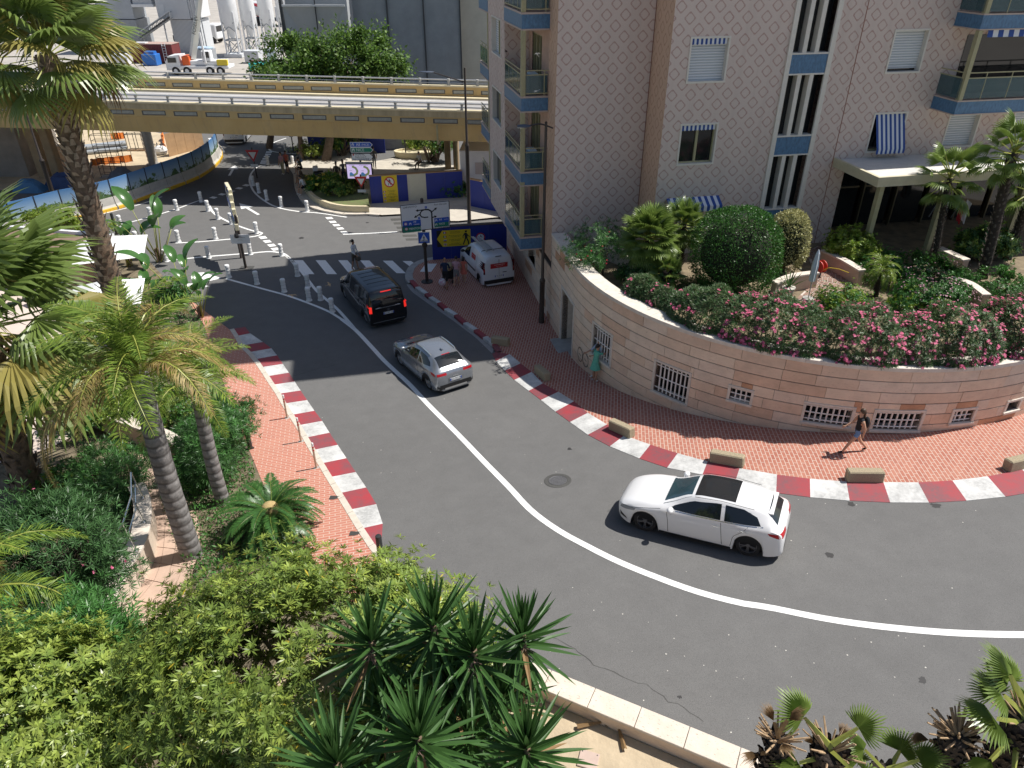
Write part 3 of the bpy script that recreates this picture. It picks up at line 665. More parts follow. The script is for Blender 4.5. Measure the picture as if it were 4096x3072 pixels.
def front_window(a0, a1, z0, z1, kind):
	y = SY; t = .07; f = MB()
	for (a, b, c, d) in ((a0 - t, a1 + t, z1, z1 + t), (a0 - t, a1 + t, z0 - t, z0), (a0 - t, a0, z0, z1), (a1, a1 + t, z0, z1)): f.box((a, y - .035, c), (b, y + .3, d))
	w = f.build('window', M_FRAMEW, bld)
	if kind in ('w10', 'low', 'w6', 'w7'):
		MB().box((a0, y + .2, z0 + .0), (a1, y + .25, z1)).build('shutter', M_SHUT, w)
	elif kind == 'w40':
		MB().box((a0, y + .2, z0 + .1), (a1, y + .25, z1)).build('shutter', M_SHUT, w); MB().box((a0, y + .26, z0), (a1, y + .28, z0 + .12)).build('pane', M_DGLASS, w)
	else:
		MB().box((a0, y + .2, z0), (a1, y + .22, z1)).build('pane', M_DGLASS, w)
		m_ = MB(); c = (a0 + a1) / 2
		m_.box((c - .05, y + .13, z0), (c + .05, y + .2, z1)); m_.box((a0, y + .13, z0), (a0 + .05, y + .2, z1)); m_.box((a1 - .05, y + .13, z0), (a1, y + .2, z1)); m_.box((a0, y + .13, z0), (a1, y + .2, z0 + .06)); m_.build('sash', M_OLIVE, w)
	if kind in ('w10', 'w1-1'):     # scalloped striped valance rolled under the lintel
		n = 16; mb = MB()
		for i in range(n):
			x0, x1 = a0 + .03 + (a1 - a0 - .06) * i / n, a0 + .03 + (a1 - a0 - .06) * (i + 1) / n; xm = (x0 + x1) / 2
			mb.add([(x0, y + .06, z1 - .01), (x1, y + .06, z1 - .01), (x1, y + .05, z1 - .2), (xm, y + .05, z1 - .235), (x0, y + .05, z1 - .2)], ((0, 4, 3, 2, 1),), k=i % 2)
		mb.build('striped_valance', [M_AWB, M_AWW], w)
	if kind == 'w4-1':             # striped awning let down outside the window
		n = 13; mb = MB()
		for i in range(n):
			x0, x1 = a0 + .1 + (a1 - a0 - .1) * i / n, a0 + .1 + (a1 - a0 - .1) * (i + 1) / n; xm = (x0 + x1) / 2
			mb.add([(x0, y + .1, z1 - .02), (x1, y + .1, z1 - .02), (x1 + .06, y - .42, z0 + .16), (x0 + .06, y - .42, z0 + .16)], ((0, 3, 2, 1),), k=i % 2)
			mb.add([(x0 + .06, y - .42, z0 + .16), (x1 + .06, y - .42, z0 + .16), (x1 + .06, y - .43, z0 - .02), (xm + .06, y - .43, z0 - .06), (x0 + .06, y - .43, z0 - .02)], ((0, 4, 3, 2, 1),), k=i % 2)
		mb.build('striped_awning', [M_AWB, M_AWW], w)
for a0, a1, z0, z1, k in wins: front_window(a0, a1, z0, z1, k)
mb = MB(); n = 17; a0, a1 = .5 + SX, 2.9 + SX
for i in range(n):
	x0, x1 = a0 + (a1 - a0) * i / n, a0 + (a1 - a0) * (i + 1) / n
	mb.add([(x0, SY - .02, 6.46), (x1, SY - .02, 6.46), (x1, SY - .5, 6.18), (x0, SY - .5, 6.18)], ((0, 3, 2, 1),), k=i % 2); mb.add([(x0, SY - .5, 6.18), (x1, SY - .5, 6.18), (x1, SY - .5, 5.95), (x0, SY - .5, 5.95)], ((0, 3, 2, 1),), k=i % 2)
mb.build('striped_awning', [M_AWB, M_AWW], bld)
f = MB()
for a in (ST[0] - .2, ST[1]): f.box((a, SY - .08, TZ + .8), (a + .2, SY + .02, ROOF - 1))
f.build('stair_frame', M_FRAMEW, bld)
for (a0, a1, z0, z1) in stair:
	MB().box((a0, SY - .04, z1 + .06), (a1, SY + .01, z1 + .78)).build('blue_panel', M_BLUET, bld)
	s = MB().box((a0, SY + .3, z0), (a1, SY + .34, z1)).build('stair_window', M_DGLASS, bld)
	m_ = MB()
	for k in (1, 2): x = a0 + (a1 - a0) * k / 3; m_.box((x - .09, SY - .03, z0), (x + .09, SY + .3, z1))
	m_.box((a0, SY - .06, z0 - .06), (a1, SY + .3, z0)); m_.box((a0, SY - .06, z1), (a1, SY + .3, z1 + .06)); m_.build('mullion', M_FRAMEW, s)
MB().box((ST[0], SY - .04, 5.0), (ST[1], SY + .01, 5.64)).build('blue_panel', M_BLUET, bld)
MB().box((8.04 + SX, SY - .012, TZ), (8.07 + SX, SY + .0, ROOF)).build('expansion_joint', mat('rust_joint', (.3, .14, .1), .8), bld)
for zt in (10.25, 13.45, 16.65):
	a0, a1, y1 = 12.18 + SX, 24 + SX - 2.2, SY - 1.45
	b = MB().box((a0, y1, zt - .54), (a1, SY - .002, zt - .05)).build('balcony', M_BLUET, bld)
	e = MB(); e.box((a0 - .03, y1 - .03, zt - .05), (a1, SY - .002, zt)); e.box((a0 - .03, y1 - .03, zt - .58), (a1, SY - .002, zt - .541)); e.build('edge_trim', mat('pinkish_trim', (.5, .4, .34), .7), b)
	r = MB(); h = zt + 1.05
	for z in (h, h - .2): r.box((a0, y1, z - .02), (a1, y1 + .04, z + .02)); r.box((a0, y1, z - .02), (a0 + .04, SY, z + .021))
	x = a0 + 1
	while x < a1: r.box((x, y1 + .005, zt), (x + .03, y1 + .035, h)); x += 1.2
	r.build('railing', M_OLIVE, b); gl = MB(); gl.box((a0 + .1, y1 + .012, zt + .06), (a1, y1 + .028, h - .22)); gl.box((a0 + .012, y1 + .1, zt + .06), (a0 + .028, SY - .05, h - .22)); gl.build('glass_panel', M_TGLASS, b)
	MB().box((a0 + .02, y1 + .002, zt), (a0 + .2, y1 + .2, zt + 2.6)).build('post', M_OLIVE, b)
	n = 40; mb = MB()
	for i in range(n):
		x0 = a0 + .5 + i * .24; mb.quad((x0, y1 + .1, zt + 2.6), (x0 + .24, y1 + .1, zt + 2.6), (x0 + .24, y1 + .06, zt + 2.35), (x0, y1 + .06, zt + 2.35), k=i % 2)
	mb.build('striped_valance', [M_AWB, M_AWW], b)
	MB().box((a0 + .8, SY - .03, zt), (a1 - .5, SY - .005, zt + 2.3)).build('balcony_door', M_DGLASS, b)
cn = MB(); c0, c1, cy = 8.11 + SX, 24.0 + SX - 2.5, SY - 3.15
cn.box((c0, cy, 7.4), (c1, SY - .002, 7.68)); c_ = cn.build('canopy', mat('cream_canopy', (.55, .5, .35), .7, .1, 2), bld)
e = MB(); e.box((c0 - .04, cy - .04, 7.62), (c1, cy + .1, 7.8)); e.box((c0 - .04, cy + .1, 7.62), (c0 + .1, SY - .003, 7.8)); e.build('upstand', mat('cream_canopy', (.55, .5, .35)), c_)
MB().box((c0 + .1, cy + .1, 7.69), (c1, SY - .004, 7.72)).build('canopy_deck', mat('pale_deck_felt', (.62, .6, .56), .8, .08, 3), c_)
for px, py in ((930, 120), (1440, 250), (2120, 200)):
	a, z = onplane(cr(8, px, py), A0 + VV * (cy + .35), UU); MB().box((a - .1, cy + .22, TZ), (a + .1, cy + .44, 7.395)).build('canopy_column', M_OLIVE, bld)
ew = MB(); E0, E1 = ENT[0], ENT[1]
ew.quad((E0, SY, TZ), (E0, SY + 2.2, TZ), (E0, SY + 2.2, 7.25), (E0, SY, 7.25)); ew.quad((E0, SY, 7.25), (E0, SY + 2.2, 7.25), (E1, SY + 2.2, 7.25), (E1, SY, 7.25)); ew.quad((E0, SY + 2.2, TZ), (E1, SY + 2.2, TZ), (E1, SY + 2.2, 7.25), (E0, SY + 2.2, 7.25))
ent = ew.build('entrance', mat('brown_marble', (.07, .035, .025), .25, .3, 3), bld)
for i in range(7):
	x = E0 + .6 + i * 1.8; MB().box((x, SY + 1.6, TZ + .1), (x + 1.5, SY + 1.64, 6.9)).build('glass_door', M_DGLASS, ent)
	f = MB(); f.box((x - .05, SY + 1.5, TZ), (x + .02, SY + 1.7, 7.0)); f.box((x, SY + 1.5, 5.9), (x + 1.5, SY + 1.7, 5.97)); f.build('door_frame', mat('bronze_frame', (.12, .1, .06), .4, metal=.4), ent)
# ==== PLANT HELPERS
def np_mesh(name, V, Fq, mats, midx=None, smooth=False):
	me = bpy.data.meshes.new(name); n = len(V); f = len(Fq); k = Fq.shape[1]
	me.vertices.add(n); me.vertices.foreach_set('co', np.asarray(V, dtype=np.float32).ravel())
	me.loops.add(f * k); me.loops.foreach_set('vertex_index', np.asarray(Fq, dtype=np.int32).ravel())
	me.polygons.add(f); me.polygons.foreach_set('loop_start', np.arange(f, dtype=np.int32) * k)
	for m in (mats if isinstance(mats, (list, tuple)) else [mats]): me.materials.append(m)
	if midx is not None: me.polygons.foreach_set('material_index', np.asarray(midx, dtype=np.int32))
	if smooth: me.polygons.foreach_set('use_smooth', np.ones(f, dtype=bool))
	me.update(calc_edges=True); return me
def unit(a): return a / np.maximum(1e-9, np.linalg.norm(a, axis=-1, keepdims=True))
def leaves(P, D, N, L, W, curl=.0, tipw=.0, mid=.45):
	"""leaf = two quads folded along the midrib: base P, direction D, normal N"""
	D = unit(D); S = unit(np.cross(D, N)); N = unit(np.cross(S, D)); n = len(P)
	L = np.broadcast_to(np.asarray(L, float).reshape(-1, 1), (n, 1)); W = np.broadcast_to(np.asarray(W, float).reshape(-1, 1), (n, 1))
	b = P; m_ = P + D * L * mid - N * (L * curl * .3); t = P + D * L - N * (L * curl)
	l = m_ + S * W / 2 + N * W * .16; r = m_ - S * W / 2 + N * W * .16
	V = np.stack([b, l, t, r], 1).reshape(-1, 3); F = np.arange(n * 4).reshape(n, 4)
	return V, F
def leafmat(name, c, v=.35, rough=.45, tl=.25, c2=None, spec=.35, hue=None):
	m = NT(name, rough, spec); gi = m.n('NewGeometry').outputs['Random Per Island']; tc = m.n('TexCoord').outputs['Object']
	n1 = m.noise(tc, .9, 3, .5)
	a = tuple(x * (1 - v) for x in c); b = c2 or tuple(min(1, x * (1 + v)) for x in c)
	f = m.math('ADD', m.math('MULTIPLY', gi, .7), m.math('MULTIPLY', n1, .3)); m.col(m.ramp(f, [(.15, a), (.85, b)]))
	if tl:
		tr = m.n('BsdfTranslucent'); rp = m.ramp(f, [(.15, tuple(min(1, x * 1.3) for x in a)), (.85, tuple(min(1, x * 1.5) for x in b))]); m.l(rp, tr.inputs[0])
		mx = m.n('MixShader'); mx.inputs[0].default_value = tl; out = m.t.nodes['Material Output']
		m.l(m.b.outputs[0], mx.inputs[1]); m.l(tr.outputs[0], mx.inputs[2]); m.l(mx.outputs[0], out.inputs[0])
	return m.m
def shell_points(rs, n, radii, clumps, spread, top=0.0, hollow=.55, seed_dirs=None):
	"""clumped points through an ellipsoid's outer volume; returns points and outward directions"""
	radii = np.array(radii, float); c = unit(rs.normal(size=(clumps, 3))); c[:, 2] = np.abs(c[:, 2]) * (1 - top) + c[:, 2] * top if top < 1 else c[:, 2]
	rad = rs.uniform(hollow, 1.0, (clumps, 1)) ** .6; cc = c * rad * radii
	k = rs.integers(0, clumps, n); size = rs.uniform(.6, 1.3, clumps)
	P = cc[k] + rs.normal(size=(n, 3)) * (spread * size[k])[:, None]
	return P, unit(c[k] * .7 + unit(P / radii) * .6 + rs.normal(size=(n, 3)) * .2), k
M_BARK = mat('grey_brown_bark', (.16, .12, .09), .9, .35, 6, .6, 25)
def rosette_bush(name, label, cat, base, centre, radii, n_ros, per, L, W, mats, seed, clumps=40, spread=.25, ang=62, top=.55, parent=None, group=None, hollow=.6, stems=True, curl=.15, cut=None):
	rs = np.random.default_rng(seed); P, D, k = shell_points(rs, n_ros, radii, clumps, spread, top, hollow)
	P = P + np.array(centre) - np.array(base)
	if cut is not None:
		keep = cut(P + np.array(base)); P, D, k = P[keep], D[keep], k[keep]
	n = len(P); D = unit(D + np.array([0, 0, .45])); ref = np.where(np.abs(D[:, 2:3]) < .9, [[0, 0, 1.0]], [[1.0, 0, 0]])
	A = unit(np.cross(D, ref)); B = np.cross(D, A)
	ph = rs.uniform(0, 6.28, (n, 1)) + np.arange(per)[None] * 2.4; el = np.radians(rs.uniform(ang - 32, ang + 22, (n, per)))
	dirs = (D[:, None] * np.cos(el)[..., None] + (A[:, None] * np.cos(ph)[..., None] + B[:, None] * np.sin(ph)[..., None]) * np.sin(el)[..., None]).reshape(-1, 3)
	pos = np.repeat(P, per, 0) + dirs * (L * .08); nrm = np.repeat(D, per, 0)
	V, F = leaves(pos, dirs, nrm, rs.uniform(.7, 1.25, len(pos)) * L, rs.uniform(.8, 1.2, len(pos)) * W, curl)
	mi = np.repeat(rs.choice(len(mats), n, p=None), per) if len(mats) > 1 else None
	if mi is not None and len(mats) > 2: 
		r = rs.random(len(pos)); mi = np.where(r < .012, len(mats) - 1, np.minimum(mi, len(mats) - 2))
	o = thing(name, label, cat, base, 0, group) if parent is None else parent
	f = link('foliage', np_mesh('foliage', V, F, mats, mi), o)
	if stems:
		mb = MB(); rr = random.Random(seed); c0 = Vector(centre) - Vector(base); idx = rs.choice(n, min(n, 26), replace=False)
		for i in idx:
			p = Vector(P[i]); q = Vector((c0.x * .4 + rr.uniform(-.25, .25) * radii[0], c0.y * .4 + rr.uniform(-.25, .25) * radii[1], 0)); mid = q.lerp(p, .5) + Vector((rr.uniform(-.1, .1), rr.uniform(-.1, .1), .12 * radii[2]))
			mb.tube([q, mid, p], [.035 * radii[2] + .01, .02 * radii[2] + .006, .006], 5, cap=False)
		tag(mb.build('stems', M_BARK, o), kind='stuff')
	return o
def leaf_tree(name, label, base, crown_c, radii, n, L, W, mats, seed, clumps=60, spread=.5, trunk_r=.2, group=None, top=.8):
	rs = np.random.default_rng(seed); o = thing(name, label, 'tree', base, 0, group); b = np.array(base)
	P, D, k = shell_points(rs, n, radii, clumps, spread, top, .5); C0 = np.array(crown_c) - b; P = P + C0
	dirs = unit(D + rs.normal(size=(n, 3)) * .8 + np.array([0, 0, -.1])); nrm = unit(D * .6 + np.array([0, 0, .7]) + rs.normal(size=(n, 3)) * .45)
	V, F = leaves(P, dirs, nrm, rs.uniform(.7, 1.3, n) * L, rs.uniform(.7, 1.3, n) * W, .15)
	link('crown', np_mesh('crown', V, F, mats, rs.integers(0, len(mats), n) if len(mats) > 1 else None), o)
	mb = MB(); rr = random.Random(seed); c = Vector(C0); fork = Vector((c.x * .35, c.y * .35, c.z * .55))
	mb.tube([(0, 0, 0), fork * .5 + Vector((.05, .03, 0)), fork], [trunk_r * 1.25, trunk_r, trunk_r * .85], 10)
	for i in range(14):
		a = rr.uniform(0, 6.28); e = c + Vector((math.cos(a) * radii[0] * rr.uniform(.4, .85), math.sin(a) * radii[1] * rr.uniform(.4, .85), rr.uniform(-.3, .7) * radii[2])); m_ = fork.lerp(e, .5) + Vector((0, 0, .25))
		mb.tube([fork * .95, m_, e], [trunk_r * .5, trunk_r * .3, .02], 6, cap=False)
	mb.build('trunk', M_BARK, o, smooth=True); return o
# ==== FLYOVER
M_OCHRE = NT('ochre_concrete', .85, .2); tc = M_OCHRE.n('TexCoord').outputs['Object']; mp = M_OCHRE.n('Mapping'); mp.inputs['Scale'].default_value = (1.2, 1, .12); M_OCHRE.l(tc, mp.inputs[0])
st = M_OCHRE.noise(mp.outputs[0], 2.5, 5, .7); bg = M_OCHRE.noise(tc, .4, 4, .6)
c = M_OCHRE.mix(M_OCHRE.ramp(bg, [(.3, 0), (.7, 1)]), (.5, .35, .155), (.58, .43, .21)); c = M_OCHRE.mix(M_OCHRE.math('MULTIPLY', M_OCHRE.ramp(st, [(.52, 0), (.75, 1)]), .45), c, (.3, .24, .17)); M_OCHRE.col(c); M_OCHRE = M_OCHRE.m
M_CREAMC = mat('cream_cap', (.62, .54, .36), .8, .1, 2); M_STAINC = mat('stained_concrete', (.46, .38, .24), .88, .25, 1.2, stretch=(1.5, 1, .15)); M_STEEL = mat('galvanised_steel', (.5, .51, .52), .4, .1, 6, metal=.5)
BR0 = Vector((-18, 51.05, 6.45)); bdir = Vector((1, -.071, -.0125)); BRZ = math.atan2(-.071, 1)
br = thing('flyover_bridge', 'ochre concrete flyover with steel railings crossing over the roundabout', 'bridge', (BR0.x, BR0.y, 0), BRZ)
BS = Matrix(((1, 0, 0, 0), (0, 1, 0, 0), (-.0125, 0, 1, BR0.z), (0, 0, 0, 1)))      # shear: the deck falls to the right
XL, XRr = -75, 19.5; BW = 9.4
def bbox_(name, lo, hi, m_, parent=br): return MB().box(lo, hi, BS).build(name, m_, parent)
bbox_('deck', (XL, .55, -1.75), (XRr, BW - .55, -1.0), M_OCHRE); bbox_('roadway', (XL, .35, -1.0), (XRr, BW - .3, -.86), mat('flyover_asphalt', (.32, .31, .3), .85, .12, .8))
bbox_('lane_line', (XL, BW - 1.6, -.86), (XRr, BW - 1.48, -.856), M_WPAINT); bbox_('footway', (XL, BW - .95, -.86), (XRr, BW - .3, -.72), M_CREAMC)
mb = MB(); mb.grid([[BS @ Vector((x, y, z)) for y, z in ((.0, -.42), (0, -.92), (.12, -.95), (.35, -2.0), (.6, -2.05), (.9, -1.75))] for x in (XL, XRr)]); mb.build('edge_beam', M_OCHRE, br)
bbox_('near_parapet', (XL, 0, -.42), (XRr, .35, -.06), M_STAINC); bbox_('parapet_cap', (XL, -.06, -.06), (XRr, .42, .03), M_CREAMC)
bbox_('far_parapet', (XL, BW - .3, -.86), (XRr, BW, -.06), M_OCHRE); bbox_('parapet_cap', (XL, BW - .36, -.06), (XRr, BW + .06, .03), M_CREAMC)
M_PANEF = mat('panel_frame', (.09, .085, .08), .6); M_PANE = mat('panel_glass', (.3, .31, .28), .3, .15, 4)
pf = MB().box((-.82, -.012, -.15), (.82, .0, .15)); pmesh = pf.mesh('panel'); pmesh.materials.append(M_PANEF); gp = MB().box((-.72, -.02, -.09), (.76, -.013, .11)); gmesh = gp.mesh('pane'); gmesh.materials.append(M_PANE)
ph = MB().lathe((0, 0, 0), ((.13, 0), (.11, .1), (.09, .2), (.12, .36), (.12, .47)), 6); postm = ph.mesh('rail_post'); postm.materials.append(mat('weathered_post', (.42, .42, .4), .7, .2, 8))
for i in range(-15, 9):
	x = i * 2.2 + .45
	p = link('panel', pmesh, br, BS @ Vector((x, 0, -.66))); link('pane', gmesh, p)
	p = link('panel', pmesh, br, BS @ Vector((x, BW - .3, -.42))); link('pane', gmesh, p)
	link('rail_post', postm, br, BS @ Vector((x + 1.1, .2, .03))); link('rail_post', postm, br, BS @ Vector((x + 1.1, BW - .15, .03)))
for y in (.12, BW - .15):
	for z, r in ((.44, .055), (.2, .035)): MB().tube([BS @ Vector((XL, y, z)), BS @ Vector((XRr, y, z))], r, 6).build('rail', M_STEEL, br)
wt = Vector((BR0.x, BR0.y, 0)); Mi = (Matrix.Translation(wt) @ Matrix.Rotation(BRZ, 4, 'Z')).inverted()
for (px, py, w) in ((-4.9, 59.2, .55), (-36, 57, .9), (3.0, 56, .6)):
	q = Mi @ Vector((px, py, 0)); mb = MB()
	for dx in (-w * .8, w * .45): mb.box((q.x + dx, q.y - .35, -.3), (q.x + dx + w * .75, q.y + .35, 4.75), bev=.06)
	mb.box((q.x - w, q.y - .6, 4.3), (q.x + w * 1.4, q.y + .6, 4.95)); mb.build('pier', mat('brown_pier', (.34, .25, .15), .85, .15, 2), br)
q = Mi @ Vector((-4.95, 50.0, 0)); MB().tube([(q.x, q.y - .05, 5.4), (q.x, q.y - .02, 4.2), (q.x, q.y + 8.2, 4.1), (q.x, q.y + 8.2, .0)], .07, 6).build('drainpipe', M_OLIVE, br)
# ==== BEHIND THE FLYOVER
M_SHEETG = mat('grey_dust_sheeting', (.27, .3, .32), .7, .12, .8, .2, 6); M_SHEETL = mat('light_dust_sheeting', (.42, .44, .45), .6, .1, .6, .15, 5); M_SEAM = mat('dark_seam', (.06, .065, .07), .7)
def aY(p, Y): return aty(p, Y)
sb = thing('sheeted_building', 'tall building wrapped in dark grey dust sheets with stitched seams', 'building', (aY(cr(2, 1300, 690), 78).x, 78, 0))
x0, x1, x2 = aY(cr(2, 845, 350), 78).x, aY(cr(2, 1770, 350), 78).x, aY(cr(2, 290, 200), 76).x
ox = sb.location.x
def sheetpanel(a, b, y0, y1, ztop, m_, seams, bow):
	mb = MB(); n = 12; rows = []
	for j in range(9):
		z = ztop * j / 8; rows.append([(a + (b - a) * i / n - ox, y0 + (y1 - y0) * i / n - 78 - bow * math.sin(math.pi * i / n) * (.4 + .6 * math.sin(j * 1.1 + i)), z) for i in range(n + 1)])
	mb.grid(rows); o = mb.build('sheet', m_, sb, smooth=True); return o
e = (x1 - x0) / 3
for i in range(3):
	sheetpanel(x0 + e * i, x0 + e * (i + 1), 78, 78, 19, M_SHEETG, 0, .08)
for i in range(4): x = x0 + e * i; MB().box((x - .06 - ox, -.14, 0), (x + .06 - ox, -.02, 19)).build('seam', M_SEAM, sb)
MB().box((x0 - ox, .2, 0), (x1 - ox, 14, 19.2)).build('core', M_CONC, sb)
lb = thing('sheeted_annexe', 'lower building under pale grey sheeting with pyramid folds behind the trees', 'building', (x2, 74.5, 0))
xa = x2; xb = x0 + .2; w = xb - xa; mid = w * .52
zt = aY(cr(2, 600, 45), 74.5).z
mb = MB(); apex = Vector((mid, .9, zt - 5.2))
mb.add([(0, 0, zt), (mid, 0, zt + .1), (w, 0, zt + .05), apex, (0, 0, 0), (w, 0, 0), (mid, .9, 0)], ((0, 3, 1), (1, 3, 2), (0, 4, 6, 3), (3, 6, 5, 2))); mb.build('sheet', M_SHEETL, lb)
MB().box((-.02, .95, 0), (w, 9, zt + 4)).build('core', M_SHEETL, lb); MB().box((-.05, -.12, zt - .1), (w, -.02, zt + .06)).build('edge_trim', mat('white_trim', (.75, .75, .75), .6), lb); MB().box((-.3, -.1, 0), (-.05, .4, zt + 4)).build('corner_post', M_SEAM, lb)
MB().box((mid - .05, -.06, zt - 2), (mid + .05, .02, zt + 3)).build('corner_post', M_SEAM, lb)
cw = aY(cr(2, 1770, 350), 79); cb = thing('cream_building', 'plain cream rendered building beside the dark sheeting', 'building', (cw.x, 79, 0)); MB().box((.05, 0, 0), (9, 12, 20)).build('wall', mat('cream_render', (.56, .54, .45), .85, .08, 1), cb); MB().box((0, -.15, 19.6), (9, 12.1, 20)).build('cornice', M_PALECONC, cb)
M_LT = leafmat('tree_leaf', (.11, .19, .03), .45, .5, .3); M_LT2 = leafmat('tree_leaf_dark', (.07, .14, .025), .4, .5, .25)
c1 = aY(fu(752, 118), 64); c2 = aY(fu(615, 122), 66)
tr1 = leaf_tree('plane_tree', 'broad green tree rising behind the flyover in front of the dark sheeting', (-15.5, 61.6, 0), (c1.x, 65, c1.z - .9), (4.4, 2.6, 2.5), 15000, .3, .17, [M_LT, M_LT2], 3, 42, .5, .32, 'trees behind the flyover')
tr2 = leaf_tree('plane_tree', 'rounded green tree behind the flyover beside the white silos', (-21.5, 66, 0), (c2.x, 67, c2.z - 1.0), (3.4, 2.4, 2.2), 9000, .3, .17, [M_LT, M_LT2], 4, 30, .5, .25, 'trees behind the flyover')
# ---- blue site hoardings (plywood panels)
M_HBLUE = mat('royal_blue_hoarding', (.012, .03, .25), .5, .12, 1.5); M_PLY = mat('plywood', (.42, .27, .15), .8, .15, 2, stretch=(1, 6, 1)); M_HCREAM = mat('cream_hoarding', (.6, .58, .46), .6, .05, 2)
def hoarding(label, P0, P1, h0, h1, n, cream=(), top=M_PLY, group='blue site hoardings'):
	P0 = Vector((P0[0], P0[1], g(P0[0], P0[1]))); P1 = Vector((P1[0], P1[1], g(P1[0], P1[1]))); d = P1 - P0; L = d.length; o = thing('site_hoarding', label, 'hoarding', P0, math.atan2(d.y, d.x), group)
	for i in range(n):
		a, b = L * i / n, L * (i + 1) / n; z0, z1 = h0 + (h1 - h0) * i / n, h0 + (h1 - h0) * (i + 1) / n
		mb = MB(); mb.add([(a + .004, 0, 0), (b - .004, 0, 0), (b - .004, 0, z1), (a + .004, 0, z0), (a + .004, .06, 0), (b - .004, .06, 0), (b - .004, .06, z1), (a + .004, .06, z0)], ((0, 1, 2, 3), (5, 4, 7, 6), (3, 2, 6, 7), (4, 0, 3, 7), (1, 5, 6, 2)))
		mb.build('board', M_HCREAM if i in cream else M_HBLUE, o)
	mb = MB(); mb.add([(0, -.02, h0), (L, -.02, h1), (L, .3, h1), (0, .3, h0), (0, -.02, h0 + .04), (L, -.02, h1 + .04), (L, .3, h1 + .04), (0, .3, h0 + .04)], ((0, 1, 5, 4), (4, 5, 6, 7), (3, 0, 4, 7), (1, 2, 6, 5))); mb.build('top_board', top, o)
	return o, frame(P0, (d.x, d.y, 0), (0, 0, 1)), L
hA, MA, LA_ = hoarding('blue site hoarding with a cream door panel and a yellow no-pedestrians poster', (-9.79, 49.98), (-3.5, 51.56), 2.0, 1.95, 5, (2,))
hB, MB_, LB_ = hoarding('dark blue hoarding with a yellow arrow sign behind the white van', (-4.56, 39.65), (-.3, 40.42), 2.0, 2.0, 4, (), mat('dark_top', (.12, .09, .07), .8))
hC, MC_, LC_ = hoarding('low blue hoarding between the white cabin and the pink building', (-3.1, 49.6), (.6, 47.2), 1.95, 1.95, 3)
p0, p1 = G(za(1480, 205)), G(zb(1120, 190)); hD, MD_, LD_ = hoarding('long dark blue hoarding in shade beyond the tree trunk', (p0.x, p0.y), (p1.x + .3, p1.y + .5), 2.6, 2.6, 4)
p0, p1 = G(zb(1125, 130)), G(zb(1950, 110)); d = p1 - p0; fw = thing('concrete_wall', 'low grey concrete wall beyond the flyover', 'wall', p0, math.atan2(d.y, d.x)); MB().box((0, 0, 0), (d.length, .4, 2.4)).build('wall_body', M_CONC, fw); MB().box((0, -.05, 2.4), (d.length, .45, 2.5)).build('coping', M_PALECONC, fw)
q = G(cr(2, 1800, 1620)); wcab = thing('white_cabin', 'white box cabin standing behind the blue hoarding', 'cabin', (-2.95, 52.1, 0), R(-3)); MB().box((-.7, 0, 0), (1.9, 3.4, 3.15), bev=.03).build('body', mat('white_cabin_paint', (.72, .7, .68), .6, .06, 2), wcab); MB().box((-.75, -.05, 3.16), (1.95, 3.45, 3.22)).build('roof', mat('white_cabin_paint', (.72, .7, .68)), wcab); MB().box((.35, -.06, 1.6), (1.25, -.01, 2.4)).build('hatch', mat('pink_hatch', (.5, .42, .38), .6), wcab)
MB().box((-.2, 2.4, 3.22), (.1, 2.7, 3.6)).build('vent', M_PALECONC, wcab)
# ---- pavement island with curved planter under the flyover
isl = [G(za(x, y)) for x, y in ((1230, 380), (1310, 500), (1320, 620), (1345, 700), (1400, 800), (1480, 860), (1600, 905), (1760, 935), (1900, 955), (2212, 950))] + [G(zb(x, y)) for x, y in ((1100, 1000), (1380, 985))] + [G(cr(6, 1500, 190)), G(cr(6, 1700, 270)), G(cr(6, 2100, 230))]
isb = [G(p) for p in (za(1420, 250), za(1500, 260), za(1600, 250), za(1750, 240), za(1900, 240), zb(800, 280), zb(1000, 300), zb(1300, 250), zb(1450, 260), zb(1700, 330), zb(2100, 350), zb(2180, 700))] + [Vector((-2, 50.2, 0)), Vector((0, 48.5, 0)), Vector((1, 47, 0))]
island = sheet('island_pavement', isl, isb, 50, 8, .12, mat('pale_paving', (.5, .46, .39), .85, .12, 1.5)); tag(island, 'pale stone paving of the traffic island', kind='structure')
P_ = resample(smooth_poly(isl[:11], 5), 22)
for a, b in zip(P_, P_[1:]):
	d = (b - a).normalized(); n_ = Vector((-d.y, d.x, 0)); mb = MB(); mb.grid([[drape(x, -.02), drape(x, .14), drape(x + n_ * .3, .14), drape(x + n_ * .3, .1)] for x in (a + d * .01, b - d * .01)]); mb.build('kerb_stone', M_CREAMSTONE, island)
pl_pts = [G(za(x, y), .12) for x, y in ((1390, 560), (1420, 640), (1460, 710), (1530, 790), (1640, 850), (1760, 888), (1880, 905), (2010, 912), (2150, 912))]
planter = thing('curved_planter', 'low cream curved planter wall holding yellow flowers and a round shrub', 'planter', pl_pts[4])
PP = resample(smooth_poly(pl_pts, 5), 20); o_ = pl_pts[4]
mb = MB(); rows = []
for i, p in enumerate(PP):
	d = (PP[min(i + 1, 19)] - PP[max(i - 1, 0)]).normalized(); n_ = Vector((-d.y, d.x, 0)); q = p - o_
	rows.append([q, q + Vector((0, 0, .42)), q + n_ * .22 + Vector((0, 0, .42)), q + n_ * .22 + Vector((0, 0, .25))])
mb.grid(rows); mb.build('wall', M_CREAMC, planter, smooth=30)
inner = [p + Vector((.1, .2, 0)) for p in PP]; bk = [G(za(x, y), .4) for x, y in ((1420, 530), (1700, 600), (2000, 660), (2140, 740), (2150, 880))]
